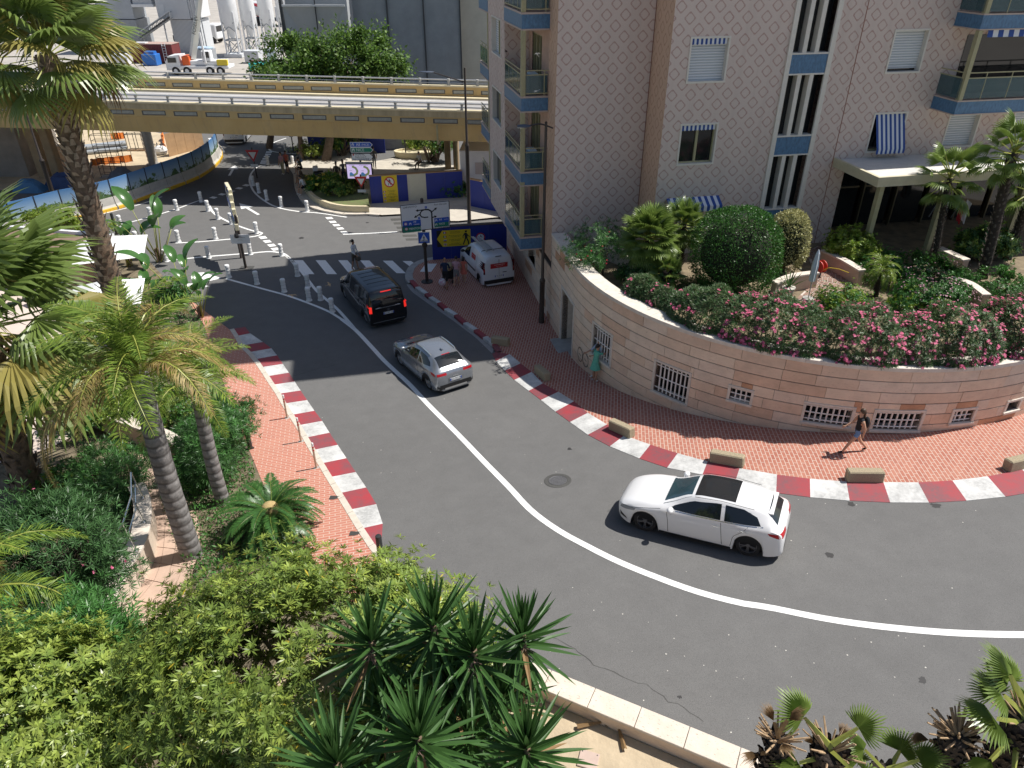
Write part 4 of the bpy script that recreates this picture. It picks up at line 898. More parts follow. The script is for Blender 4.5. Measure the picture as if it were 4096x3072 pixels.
bk = resample(bk, 20); mb = MB(); mb.grid([[a.lerp(b, j / 4) - o_ + Vector((0, 0, .3 if j else .3)) for j in range(5)] for a, b in zip(inner, bk)]); mb.build('soil', mat('planter_soil', (.22, .2, .1), .95, .3, 4, var2=(.14, .2, .06)), planter)
MB().box((-.2, -.2, 0), (.2, .2, .95), Matrix.Translation(G(za(2140, 800)) - o_)).build('end_pier', M_CREAMC, planter)
# ==== BUILDING SITE
sand = tag(sheet('sand', [Vector((-62, 53, 0)), Vector((-44, 52.6, 0)), Vector((-37, 53.5, 0)), Vector((-30.8, 55.5, 0)), Vector((-27, 58, 0)), Vector((-25.9, 61.5, 0))], [Vector((-62, 80, 0)), Vector((-46, 78, 0)), Vector((-38, 75, 0)), Vector((-31, 70, 0)), Vector((-28.5, 67, 0)), Vector((-26.6, 65.3, 0))], 24, 8, .02, mat('site_sand', (.5, .41, .28), .95, .2, .8, .6, 5)), 'sandy ground of the building site under the flyover', kind='structure')
def landscape_mat():
	m = NT('printed_landscape', .5, .3); tc = m.n('TexCoord').outputs['Object']; sep = m.n('SeparateXYZ'); m.l(tc, sep.inputs[0]); z = m.math('DIVIDE', m.math('SUBTRACT', sep.outputs[2], .85), 1.15)
	sk = m.ramp(z, [(0, (.42, .5, .52)), (.35, (.3, .42, .55)), (.95, (.09, .22, .45))])
	n1 = m.noise(tc, 1.4, 6, .7); n2 = m.noise(tc, 7, 5, .75)
	h = m.math('ADD', m.math('MULTIPLY', m.ramp(n1, [(.38, 0), (.68, 1)]), .85), m.math('MULTIPLY', n2, .45))
	tree = m.math('GREATER_THAN', h, m.math('ADD', m.math('MULTIPLY', z, .95), .34))
	gr = m.ramp(n2, [(.3, (.03, .06, .025)), (.55, (.09, .16, .06)), (.8, (.2, .24, .14))])
	m.col(m.mix(tree, sk, gr)); return m.m
M_LAND = landscape_mat(); M_JERS = mat('jersey_concrete', (.5, .48, .44), .85, .12, 3, .2, 30); M_YEL = mat('yellow_paint', (.75, .44, .03), .6, .12, 6)
bpts = [G(p) for p in (cr(5, -350, 480), cr(5, 0, 400), cr(5, 300, 320), cr(5, 600, 238), cr(5, 950, 160), cr(5, 1330, 20), za(0, 630), za(220, 540), za(330, 475), za(430, 392), za(492, 300), za(470, 205))]
BP = resample(smooth_poly(bpts, 6), 18)
bar = thing('site_barrier', 'curved line of concrete blocks with yellow feet carrying panels printed with a landscape', 'barrier', BP[9])
for i in range(17):
	a, b = BP[i], BP[i + 1]; d = b - a; L = d.length; M_ = Matrix.Translation(a - BP[9]) @ Matrix.Rotation(math.atan2(d.y, d.x), 4, 'Z')
	mb = MB(); prof = ((-.3, 0), (-.3, .18), (-.16, .36), (-.1, .85), (.1, .85), (.16, .36), (.3, .18), (.3, 0))
	mb.rings([[M_ @ Vector((x, y, z)) for y, z in prof] for x in (.015, L - .015)], True, True); blk = mb.build('concrete_block', M_JERS, bar)
	mb = MB(); mb.rings([[M_ @ Vector((x, y, z)) for y, z in ((-.31, .0), (-.31, .19), (-.27, .235), (-.265, .02))] for x in (.03, L - .03)], True, True); mb.build('painted_foot', M_YEL, blk)
	mb = MB(); mb.box((.01, -.05, .86), (L - .01, -.02, 2.0), M_); pn = mb.build('printed_panel', M_LAND, bar)
	mb = MB(); mb.box((-.03, -.075, .86), (.03, .04, 2.02), M_); mb.build('panel_post', mat('black_post', (.03, .03, .035), .5), pn)
p0, p1 = G(za(-60, 300)), G(za(330, 195)); d = p1 - p0; ply = thing('plywood_screen', 'brown plywood screen at the far end of the building site', 'screen', p0, math.atan2(d.y, d.x))
for i in range(4): L = d.length / 4; MB().box((L * i + .01, 0, 0), (L * (i + 1) - .01, .04, 1.9)).build('board', M_PLY, ply)
pp = G(cr(1, 930, 1320)); ps = thing('pipe_stack', 'stack of long grey plastic pipes lying on the site sand', 'pipes', pp, R(28))
for i, (y, z) in enumerate(((0, .2), (.42, .2), (.84, .2), (.21, .55), (.63, .55))): MB().cyl((-1.6, y, z), .2, 3.2, 14, axis='X').build('pipe', mat('grey_pipe', (.3, .33, .36), .5, .1, 3), ps, smooth=40)
p = G(cr(1, 1330, 1430)); cc = thing('ribbed_steel_column', 'ribbed steel column rising from the sand to the flyover', 'column', p); MB().lathe((0, 0, 0), [(.36 + (.04 if k % 2 else 0), k * .16) for k in range(30)], 16).build('shaft', M_STEEL, cc, smooth=True); MB().cyl((0, 0, -.05), .55, .2, 16).build('foot', M_CONC, cc)
p = G(cr(1, 390, 1330)); tk = thing('white_site_tank', 'large white cylindrical tank on the building site by the flyover', 'tank', p); MB().lathe((0, 0, 0), ((1.25, 0), (1.25, 3.2), (1.1, 3.5), (.3, 3.6)), 24).build('shell', mat('white_tank', (.75, .74, .7), .5, .05, 2), tk, smooth=40)
r = MB(); 
for z in (.6, 1.5, 2.4): r.lathe((0, 0, z), ((1.27, 0), (1.29, .03), (1.27, .06)), 24)
r.build('hoops', M_SEAM, tk)
p0, p1 = G(cr(1, 385, 1480)), G(cr(1, 620, 1425)); d = p1 - p0; pw = thing('peach_wall', 'short peach rendered wall on the building site', 'wall', p0, math.atan2(d.y, d.x)); MB().box((0, 0, 0), (d.length, .25, 1.6)).build('wall_body', mat('peach_render', (.55, .42, .3), .85, .08, 2), pw); MB().box((-.03, -.03, 1.6), (d.length + .03, .28, 1.68)).build('coping', M_PALECONC, pw)
M_ORNET = mat('orange_netting', (.75, .22, .04), .7, .15, 8)
nets = (((1150, 1400), (780, 1440), 'long orange safety net trailing across the site sand'), ((1430, 1320), (1410, 1200), 'orange safety net beside the white bag'), ((1080, 1200), (960, 1210), 'orange net bundle near the grey pipes'))
for (a, b, lb_) in nets:
	A_, B_ = G(cr(1, *a)), G(cr(1, *b)); d = B_ - A_; n = 12; nt = thing('safety_net', lb_, 'netting', A_, 0, 'orange safety nets'); mb = MB()
	mb.grid([[(d.x * i / n + .1 * math.sin(i * 1.7), d.y * i / n + .12 * math.sin(i * 2.3), z + .05 * math.sin(i * 3.1)) for z in (.05, .3, .6)] for i in range(n + 1)]); mb.build('mesh', M_ORNET, nt); st_ = MB()
	for i in range(0, n + 1, 4): st_.tube([(d.x * i / n, d.y * i / n, 0), (d.x * i / n, d.y * i / n, .9)], .02, 5)
	st_.build('stakes', M_SEAM, nt)
p = G(cr(1, 1395, 1335)); wb = thing('bulk_bag', 'white bulk bag of material beside the ribbed column', 'bag', p); mb = MB(); mb.ell((0, 0, .35), (.6, .5, .42), 10, 6); mb.build('sack', mat('white_sack', (.72, .72, .72), .8, .1, 4), wb); lp = MB(); [lp.tube([(x, y, .6), (x * .7, y * .7, .95), (x * .3, y * .3, .65)], .03, 5) for x, y in ((.4, .3), (-.4, .3), (.4, -.3), (-.4, -.3))]; lp.build('straps', M_SEAM, wb)
rb = thing('rebar_cage', 'tall rusty reinforcement cage standing in the site sand', 'rebar', G(cr(1, 880, 1540))); mb = MB(); 
for x in (0, .9, 1.8):
	for y in (0, .6): mb.tube([(x, y, 0), (x, y, 3.9)], .025, 5)
for k in range(9): z = .3 + k * .42; mb.tube([(0, 0, z), (1.8, 0, z), (1.8, .6, z), (0, .6, z), (0, 0, z)], .018, 4)
mb.build('bars', mat('dark_rebar', (.12, .1, .09), .7), rb); MB().box((-.1, -.1, 0), (1.9, .7, .1)).build('footing', M_CONC, rb)
rb2 = thing('reinforcement_rack', 'low dark reinforcement frame beside the grey pipes', 'rebar', G(cr(1, 1110, 1305))); mb = MB()
for x in (0, .7, 1.4, 2.1): mb.tube([(x, 0, 0), (x, 0, 1.5)], .03, 5); mb.tube([(x, .5, 0), (x, .5, 1.5)], .03, 5)
for z in (.1, 1.4): mb.tube([(0, 0, z), (2.1, 0, z), (2.1, .5, z), (0, .5, z), (0, 0, z)], .03, 5)
mb.build('bars', M_SEAM, rb2); MB().box((-.1, -.1, 0), (2.2, .6, .08)).build('pallet', M_PLY, rb2)
M_BTARP = mat('dark_blue_tarp', (.03, .06, .16), .6, .2, 3, .4, 4)
for (px, py, s, m_, lb_) in ((560, 1615, 1.3, M_BTARP, 'dark blue tarpaulin heap behind the printed barrier'), (1060, 1540, 1.0, mat('grey_tarp', (.16, .18, .22), .7, .2, 3), 'grey tarpaulin heap on the sand behind the barrier'), (270, 1650, 1.1, mat('blue_box', (.05, .16, .3), .6), 'blue covered skip in the shade under the flyover')):
	p = G(cr(1, px, py)); t_ = thing('tarpaulin_heap', lb_, 'tarpaulin', p); mb = MB(); rs = random.Random(px)
	mb.grid([[(-s + 2 * s * i / 8, -.6 + 1.2 * j / 6, (.25 + .75 * math.sin(math.pi * (i + .3) / 8.6) * math.sin(math.pi * (j + .4) / 6.8)) * s * .9 * rs.uniform(.8, 1.1) * (0 if i in (0, 8) or j in (0, 6) else 1)) for j in range(7)] for i in range(9)]); mb.build('cover', m_, t_); mb = MB(); mb.box((-s * .8, -.4, 0), (s * .8, .4, .2)); mb.build('load', M_PLY, t_)
p = Vector((-39.8, 57.0, 0)); ab = thing('bridge_abutment', 'dark concrete abutment under the left end of the flyover', 'abutment', p); MB().box((-6, 0, -.2), (2.2, 5, 4.35)).build('wall_body', mat('brown_grey_concrete', (.26, .23, .2), .9, .2, 1), ab); MB().box((-2.6, -.5, 0), (-1.6, .0, 4.3)).build('buttress', mat('brown_grey_concrete', (.26, .23, .2)), ab)  # abutment in its own dark brown-grey concrete
# ==== CONCRETE PLANT FAR BEHIND
M_WST = mat('white_steel', (.74, .75, .76), .45, .06, 1); M_GST = mat('grey_steel', (.33, .35, .37), .55, .12, 1.5); M_LGC = mat('light_grey_cladding', (.56, .58, .6), .6, .06, .6)
rib = NT('ribbed_cladding', .6, .3); tc = rib.n('TexCoord').outputs['Object']; wv = rib.n('TexWave'); wv.inputs['Scale'].default_value = 1.6; rib.l(tc, wv.inputs['Vector']); rib.col(rib.ramp(wv.outputs['Fac'], [(.3, (.36, .38, .4)), (.7, (.6, .62, .64))])); M_RIB = rib.m
silo_lab = ('nearest tall white silo on white legs, beside the crane boom', 'second white silo from the crane', 'third white silo from the crane', 'farthest white silo, next to the mixer truck')
for i in range(4):
	x, y = -43.1 + i * 2.15, 124 + i * 2.4; s = thing('cement_silo', silo_lab[i], 'silo', (x, y, 0), 0, 'cement silos'); R_ = 1.35 if i == 0 else 1.15
	MB().lathe((0, 0, 0), ((.25, 2.6), (R_, 5.1), (R_, 13), (R_ * .6, 13.8), (.2, 14)), 20).build('tank', M_WST, s, smooth=35)
	for a in (45, 135, 225, 315):
		cx, cy = R_ * 1.02 * math.cos(R(a)), R_ * 1.02 * math.sin(R(a)); MB().tube([(cx, cy, 0), (cx, cy, 6.3)], .12, 6).build('leg', M_WST, s)
	b = MB()
	for k in range(4):
		a0, a1 = R(45 + 90 * k), R(135 + 90 * k); A_, B_ = Vector((R_ * math.cos(a0), R_ * math.sin(a0), 0)), Vector((R_ * math.cos(a1), R_ * math.sin(a1), 0))
		for z0, z1 in ((.3, 2.2), (2.2, .3), (3.6, 5.0), (5.0, 3.6)): b.tube([A_ + Vector((0, 0, z0)), B_ + Vector((0, 0, z1))], .06, 5)
		b.tube([A_ + Vector((0, 0, 2.4)), B_ + Vector((0, 0, 2.4))], .09, 5)
	tag(b.build('bracing', M_GST, s), kind='stuff'); MB().box((-R_, -R_, 0), (R_, R_, .5)).build('plinth', M_LGC, s)
sh = thing('plant_shed', 'pale grey clad batching shed raised over ribbed walls', 'building', (-53, 128, 0))
MB().box((-2.6, 0, 4.9), (2.4, 5, 14)).build('upper_body', M_LGC, sh); MB().box((-1.0, .3, 0), (3.6, 4.6, 4.8)).build('lower_body', M_RIB, sh); MB().box((-2.2, -.05, 5.2), (-1.4, .0, 7.0)).build('door', mat('pale_door', (.62, .64, .66), .6), sh); MB().box((2.41, .2, 5.1), (4.0, 4.5, 10)).build('side_bay', M_WST, sh)
f = MB(); [f.tube([(x, -.1, 0), (x, -.1, 10)], .1, 5) for x in (2.9, 3.5, 4.1)]; f.build('frame', M_GST, sh)
cv = thing('conveyor', 'inclined grey truss conveyor running up to the batching shed', 'conveyor', (-58.5, 126, 0)); mb = MB(); A_, B_ = Vector((0, 0, 2.2)), Vector((5.4, .5, 5.2))
for dz in (0, .9):
	for dy in (0, .9): mb.tube([A_ + Vector((0, dy, dz)), B_ + Vector((0, dy, dz))], .09, 5)
for k in range(9): q = A_.lerp(B_, k / 8); mb.tube([q, q + Vector((0, 0, .9))], .06, 4); mb.tube([q, A_.lerp(B_, min(1, (k + 1) / 8)) + Vector((0, 0, .9))], .05, 4)
mb.build('truss', M_GST, cv); MB().box((-.1, 0, 2.15), (5.4, .9, 2.3), Matrix(((1, 0, 0, 0), (0, 1, 0, 0), (.555, 0, 1, .2), (0, 0, 0, 1)))).build('belt', M_SEAM, cv); [MB().tube([(x, .4, 0), (x, .4, 2.2 + x * .55)], .12, 5).build('support', M_GST, cv) for x in (.6, 4.2)]
hp = thing('grey_hopper_house', 'dark grey hopper building with a ribbed white bin on top', 'building', (-60.5, 128, 0)); MB().box((-5, 0, 0), (1.2, 5, 4.8)).build('base', M_GST, hp); MB().box((-4.6, .2, 4.9), (1.0, 4.8, 13)).build('upper_body', mat('mid_grey_cladding', (.4, .43, .46), .6, .1, .6), hp); MB().box((1.2, .4, 7.0), (4.2, 4.2, 9.2)).build('bin', M_RIB, hp); MB().box((1.0, .2, 6.6), (4.4, 4.4, 7.0)).build('bin_lip', M_WST, hp)
cont = thing('shipping_container', 'dark red shipping container with a ladder on its side', 'container', (-52.8, 117.0, 0), R(-4)); cmb = MB(); n = 24
cmb.box((-3.3, 0, .1), (3.0, 2.5, 2.55)); [cmb.box((-3.2 + k * .26, -.05, .2), (-3.07 + k * .26, -.001, 2.45)) for k in range(n)]; cmb.build('body', mat('oxide_red', (.18, .035, .035), .6, .15, 1.5), cont); MB().box((-3.35, -.08, 2.55), (3.05, 2.55, 2.62)).build('roof', mat('dusty_roof', (.42, .3, .26), .8, .15, 2), cont)
l = MB(); [l.tube([(x, -.15, 0), (x, -.1, 2.8)], .04, 4) for x in (1.6, 2.1)]; [l.tube([(1.6, -.14, .3 + k * .35), (2.1, -.14, .3 + k * .35)], .03, 4) for k in range(7)]; l.build('ladder', M_WST, cont)
MB().box((-3.2, .2, 2.64), (-1.0, 1.2, 2.76)).build('roof_slab', M_WST, cont)
bb = thing('blue_bin', 'bright blue steel bin in front of the red container', 'bin', (-52.5, 114.6, 0), R(-4)); MB().box((-1.1, 0, 0), (1.0, 1.5, 1.5), bev=.05).build('body', mat('bright_blue', (.03, .16, .5), .5, .1, 2), bb); MB().box((-.7, .3, 1.5), (.7, 1.2, 1.85)).build('hopper', mat('bright_blue', (.03, .16, .5)), bb)
gq = thing('site_cabin', 'grey site cabin topped with folded pale blue sheeting', 'cabin', (-45.4, 116.5, 0), R(-3)); MB().box((-1.5, 0, 0), (1.2, 2.2, 1.9), bev=.04).build('body', M_GST, gq); m_ = MB(); [m_.ell((-.9 + .75 * k, 1.0, 2.0 + .05 * (k % 2)), (.7, 1.0, .22), 10, 6) for k in range(3)]; m_.build('sheeting', mat('pale_blue_sheet', (.36, .47, .58), .7, .1, 3), gq, smooth=True)
wt_ = thing('white_pipe_section', 'large white pipe section lying beside the red container', 'pipe', (-57.2, 116, 0)); MB().cyl((-1.2, 0, .75), .75, 2.4, 18, axis='X').build('shell', M_WST, wt_, smooth=40); MB().box((-.9, -.5, 0), (.9, .5, .12)).build('cradle', M_PLY, wt_)
cr_ = thing('mobile_crane', 'white mobile crane truck with a raised telescopic boom and orange counterweight', 'crane truck', (-46.6, 106.2, 0), R(0)); M_TYRE = mat('tyre_rubber', (.02, .02, .021), .85, .2, 20)
MB().box((.2, 0, .75), (8.4, 2.5, 1.15), bev=.05).build('chassis', M_WST, cr_)
mb = MB(); mb.rings([[(x, y, z) for x, z in ((0, .6), (0, 1.6), (.5, 2.35), (1.9, 2.45), (1.95, .6))] for y in (.05, 2.45)], True, True); cab = mb.build('cab', M_WST, cr_); MB().box((.35, -.0, 1.55), (1.5, .04, 2.15)).build('window', M_DGLASS, cab)
for x in (1.2, 2.7, 5.8, 7.2): 
	w = MB().cyl((x, -.02, .52), .52, .35, 18, axis='Y').build('wheel', M_TYRE, cr_); MB().cyl((x, -.05, .52), .26, .03, 14, axis='Y').build('rim', M_WST, w)
MB().box((2.2, .2, 1.15), (3.2, 2.2, 2.3), bev=.05).build('counterweight', mat('safety_orange', (.75, .12, .02), .5), cr_)
ucab = MB().box((4.9, .3, 1.5), (6.1, 1.4, 3.0), bev=.12).build('operator_cab', M_WST, cr_); MB().box((5.1, .27, 2.1), (5.95, .3, 2.85)).build('window', M_DGLASS, ucab)
MB().box((3.2, .3, 1.2), (7.8, 2.2, 1.75), bev=.06).build('turntable', M_WST, cr_); MB().box((6.9, .05, 1.2), (8.3, .5, 1.9)).build('tool_box', mat('yellow_lettering', (.7, .55, .05), .6), cr_)
A_, B_ = Vector((3.3, 1.2, 1.9)), Vector((6.4, 1.2, 10.5)); bm_ = MB().tube([A_, A_.lerp(B_, .55)], .48, 4); bm_.tube([A_.lerp(B_, .5), B_], .38, 4); bo = bm_.build('boom', mat('cream_white_steel', (.66, .66, .6), .5), cr_); MB().box((5.9, .8, 9.4), (7.2, 1.6, 10.4)).build('boom_head', mat('crane_red', (.45, .04, .05), .5), cr_)
MB().tube([(5.4, .1, 1.5), (5.4, .1, 5.2)], .16, 8).build('outrigger_post', M_WST, cr_)
d = (B_ - A_).normalized(); text('FOSELEV', .62, mat('black_letter', (.02, .02, .02), .6), frame(A_.lerp(B_, .48) + Vector((-.02, -.49, 0)), d, Vector((-d.z, 0, d.x))), bo)
def mixer(label, loc, rz, sc):
	o = thing('mixer_truck', label, 'mixer truck', loc, rz, 'concrete mixer trucks'); o.scale = (sc,) * 3
	mb = MB(); n = 16; prof = ((.35, 0), (.9, .5), (1.2, 1.4), (1.2, 2.4), (.8, 3.6), (.45, 4.2)); Mx = Matrix.Translation((1.6, 1.25, 1.75)) @ Matrix.Rotation(R(78), 4, 'Y')
	mb.rings([[Mx @ Vector((r * math.cos(2 * math.pi * t / n), r * math.sin(2 * math.pi * t / n), z)) for t in range(n)] for r, z in prof])
	mb.m = [(1 if (j % 4 == 1) else 0) for i in range(5) for j in range(n)] + [0, 0]
	mb.build('drum', [M_WST, mat('crane_red', (.45, .04, .05), .5)], o, smooth=40)
	MB().box((0, .3, .7), (6.4, 2.2, 1.05)).build('chassis', M_SEAM, o); cab = MB().box((-1.4, .1, .6), (.4, 2.4, 2.8), bev=.15).build('cab', M_WST, o); MB().box((-1.43, .3, 1.7), (-1.38, 2.2, 2.5)).build('window', M_DGLASS, cab)
	for x in (-.6, 3.4, 4.6, 5.8):
		for y in (.1, 2.1): MB().cyl((x, y, .5), .5, .3, 16, axis='Y').build('wheel', M_TYRE, o)
mixer('concrete mixer truck with red striped drum beside the sheeted annexe', (-47.6, 172, 0), R(160), 1.35); mixer('concrete mixer truck half hidden behind the silo legs', (-52.5, 143, 0), R(170), 1.1)
for (x, y, w, d, h, m_, lb_) in ((-39.5, 117, 2.2, 1.6, 1.7, M_LGC, 'pale grey cabinet below the silo legs'), (-36.6, 109.5, 2.8, 1.6, 1.0, mat('turquoise', (.05, .45, .42), .5), 'turquoise skip behind the flyover rail'), (-37.5, 113, 4.2, .6, .9, mat('rust_beam', (.12, .05, .045), .7), 'dark rusty steel beam lying near the crane'), (-34.8, 112.5, 1.4, 2.0, 2.6, M_WST, 'white panel leaning by the silos')):
	o = thing('site_box', lb_, 'site equipment', (x, y, 0), R(-6), 'equipment around the crane'); MB().box((0, 0, .08), (w, d, h), bev=.04).build('body', m_, o); MB().box((.1, .1, 0), (w - .1, d - .1, .08)).build('skid', M_SEAM, o)
# ==== VEHICLES
def paint(name, c, metal=0.0, rough=.28): return mat(name, c, rough, metal=metal, coat=.8, spec=.5)
M_CARGLASS = mat('tinted_car_glass', (.012, .016, .02), .04, spec=.7); M_WSCREEN = mat('teal_windscreen', (.03, .06, .075), .04, spec=.8); M_BLKPL = mat('black_trim', (.015, .015, .016), .45)
M_CHROME = mat('chrome', (.7, .71, .72), .15, metal=.9); M_RIMD = mat('dark_alloy', (.16, .16, .17), .35, metal=.6); M_RIMS = mat('silver_alloy', (.5, .5, .52), .35, metal=.6)
M_TAIL = mat('red_tail_lens', (.4, .01, .015), .15); M_BRAKE = mat('lit_brake_lens', (.8, .03, .02), .2, emit=(1, .03, .02, .6)); M_HEADL = mat('headlight_glass', (.25, .27, .29), .08, spec=.8); M_PLATE = mat('white_plate', (.72, .74, .74), .5); M_BLACKT = mat('black_letter', (.02, .02, .02), .6); M_EUBLUE = mat('eu_blue', (.02, .07, .4), .5)
class Car:
	def __init__(s, name, label, cat, loc, head, K, wb, wr, track, pm, clear, arch=1.14, group=None):
		p = Vector((loc[0], loc[1], g(loc[0], loc[1]))); s.o = thing(name, label, cat, p, group=group, rot=place_rot(p, math.atan2(head[1], head[0]), 1.3))
		K = sorted(K); s.kx = np.array([k[0] for k in K]); s.ka = np.array([k[1:] for k in K]); s.wb, s.wr, s.clear, s.arch = wb, wr, clear, arch; s.pm = pm; s.track = track
		P = [Vector((0, 0, 0))]; s.xx = np.linspace(s.kx[0], s.kx[-1], 240); s.tt = np.stack([s._cub(s.kx, s.ka[:, j], s.xx) for j in range(s.ka.shape[1])], 1)
	def _cub(s, x, y, q):
		d = np.diff(y) / np.diff(x); m_ = np.zeros_like(y); m_[1:-1] = np.where(d[:-1] * d[1:] > 0, 2 * d[:-1] * d[1:] / (d[:-1] + d[1:] + 1e-12), 0); m_[0], m_[-1] = d[0], d[-1]
		i = np.clip(np.searchsorted(x, q) - 1, 0, len(x) - 2); h = x[i + 1] - x[i]; t = (q - x[i]) / h
		return (2 * t ** 3 - 3 * t ** 2 + 1) * y[i] + (t ** 3 - 2 * t ** 2 + t) * h * m_[i] + (-2 * t ** 3 + 3 * t ** 2) * y[i + 1] + (t ** 3 - t ** 2) * h * m_[i + 1]
	def par(s, x): return [float(np.interp(x, s.xx, s.tt[:, j])) for j in range(4)]
	def ring(s, x):
		zt, zbt, w, wt = s.par(x); zl = s.clear + .0; 
		for ax in (s.wb / 2, -s.wb / 2):
			r = s.wr * s.arch; dx = abs(x - ax)
			if dx < r: zl = max(zl, s.wr * .98 + math.sqrt(r * r - dx * dx))
		ends = min(1, max(0, (s.kx[-1] - abs(x)) / .35)); zl = max(zl, s.clear + (1 - ends) * .1)
		zl = min(zl, zbt - .04); h = zbt - zl; zlf = s.clear
		e = min(.09, max(.012, (zt - zbt) * .3))
		return [(0, zlf), (w * .8, zlf), (w * .965, zl), (w, zl + h * .3), (w * 1.0, zl + h * .62), (w * .985, zl + h * .88), (w * .96, zbt), ((w * .945 + wt) / 2 + .012, (zbt + zt - e) / 2), (wt, zt - e), (wt * .9, zt - e * .42), (wt * .68, zt - e * .16), (wt * .35, zt - e * .03), (0, zt)]
	def side_y(s, x, z):
		r = s.ring(x); ys = [p for p in r[2:9]]; return float(np.interp(z, [p[1] for p in ys], [p[0] for p in ys]))
	def top_z(s, x, y):
		r = s.ring(x)[8:]; return float(np.interp(abs(y), [p[0] for p in r[::-1]], [p[1] for p in r[::-1]]))
	def body(s, n=110):
		rows = []
		for x in np.linspace(s.kx[0], s.kx[-1], n):
			h = s.ring(float(x)); rows.append([(x, y, z) for y, z in h] + [(x, -y, z) for y, z in h[-2:0:-1]])
		mb = MB(); mb.rings(rows, True, True); nn = len(rows[0]); k = []
		for i in range(n - 1):
			for j in range(nn): k.append(1 if j in (0, nn - 1, 1, nn - 2) else 0)
		mb.m = k + [0, 0]; s.b = mb.build('body', [s.pm, M_BLKPL], s.o, smooth=38); return s
	def side_patch(s, name, bot, top, m_, off=.005, nx=10, nz=4, both=True, parent=None):
		"""bot/top: polylines of (x,z) with matching order"""
		B, T = resample([Vector((x, z, 0)) for x, z in bot], nx), resample([Vector((x, z, 0)) for x, z in top], nx)
		for sg in ((1, -1) if both else (1,)):
			mb = MB(); mb.grid([[(lambda q: (q.x, sg * (s.side_y(q.x, q.y) + off), q.y))(a.lerp(b, j / (nz - 1))) for j in range(nz)] for a, b in zip(B, T)]); mb.build(name, m_, parent or s.o, smooth=True)
	def top_patch(s, name, x0, x1, f0, f1, m_, off=.005, nx=8, ny=9, parent=None, y0=None):
		mb = MB(); rows = []
		for i in range(nx):
			t = i / (nx - 1); x = x0 + (x1 - x0) * t; wt = s.par(x)[3] * (f0 + (f1 - f0) * t)
			rows.append([(x, wt * (-1 + 2 * j / (ny - 1)), s.top_z(x, wt * (-1 + 2 * j / (ny - 1))) + off) for j in range(ny)])
		mb.grid(rows); return mb.build(name, m_, parent or s.o, smooth=True)
	def seam(s, pts, w=.012, both=True, m_=None):
		P = resample([Vector((x, z, 0)) for x, z in pts], 12)
		for sg in ((1, -1) if both else (1,)):
			mb = MB(); rows = []
			for i, p in enumerate(P):
				d = (P[min(i + 1, 11)] - P[max(i - 1, 0)]).normalized(); n_ = Vector((-d.y, d.x, 0)) * w / 2
				rows.append([(q.x, sg * (s.side_y(q.x, q.y) + .003), q.y) for q in (p + n_, p - n_)])
			mb.grid(rows); mb.build('door_seam', m_ or M_BLKPL, s.o)
	def wheels(s, rim, spokes=5):
		for ax in (s.wb / 2, -s.wb / 2):
			for sg in (1, -1):
				w = bpy.data.objects.new('wheel', None); COL.objects.link(w); w.parent = s.o; w.location = (ax, sg * s.track, s.wr); w.rotation_euler = (0, 0, 0 if sg > 0 else math.pi)
				r = s.wr; t = MB(); prof = ((r * .68, -.18), (r * .93, -.19), (r, -.15), (r, -.03), (r * .95, .02), (r * .72, .025), (r * .68, .0)); n = 28
				t.rings([[(q * math.cos(2 * math.pi * k / n), y, q * math.sin(2 * math.pi * k / n)) for k in range(n)] for q, y in prof], True, False); t.build('tyre', M_TYRE, w, smooth=40)
				m_ = MB(); ri = r * .7; m_.rings([[(q * math.cos(2 * math.pi * k / n), y, q * math.sin(2 * math.pi * k / n)) for k in range(n)] for q, y in ((ri, -.12), (ri, .008), (ri * .93, .008), (ri * .9, -.05))], True, False)
				for k in range(spokes):
					a = 2 * math.pi * k / spokes + .3; M_ = Matrix.Rotation(a, 4, 'Y')
					for da in (-.13, .13): m_.rings([[M_ @ Matrix.Rotation(da, 4, 'Y') @ Vector((x, y, z)) for y, z in ((-.05, -ww), (-.005, -ww * .7), (-.005, ww * .7), (-.05, ww))] for x, ww in ((.03, .018), (ri * .94, .02))], True, True)
				m_.cyl((0, -.06, 0), .055, .065, 12, axis='Y'); m_.build('rim', rim, w); d = MB(); d.cyl((0, -.14, 0), ri * .98, .03, 20, axis='Y'); d.build('brake_disc', M_BLKPL, w)
	def box(s, name, lo, hi, m_, bev=.0, both=False, parent=None, M=None):
		MB().box(lo, hi, M, bev=bev).build(name, m_, parent or s.o)
		if both: MB().box((lo[0], -hi[1], lo[2]), (hi[0], -lo[1], hi[2]), bev=bev).build(name, m_, parent or s.o)
	def mirror(s, x, z, m_):
		y = s.side_y(x, z)
		for sg in (1, -1):
			mb = MB(); mb.ell((x - .02, sg * (y + .13), z + .05), (.09, .12, .085), 12, 8); mb.box((x - .03, min(sg * (y - .02), sg * (y + .08)), z - .01), (x + .03, max(sg * (y - .02), sg * (y + .08)), z + .03)); mb.build('mirror', m_, s.o, smooth=50)
	def rear_plate(s, x, z, txt, w=.52, tilt=0, front=False):
		M_ = Matrix.Translation((x, 0, z)) @ Matrix.Rotation(tilt, 4, 'Y'); p = MB().box((-.012, -w / 2, -.055), (0, w / 2, .055), M_).build('number_plate', M_PLATE, s.o)
		F_ = M_ @ frame((-.014, 0, 0), (0, -1, 0), (0, 0, 1)); text(txt, .1, M_BLACKT, F_, p, sx=.95)
		for sg in (-1, 1): MB().box((-.0145, sg * (w / 2 - .025) - .022, -.053), (-.0125, sg * (w / 2 - .025) + .022, .053), M_).build('blue_band', M_EUBLUE, p)
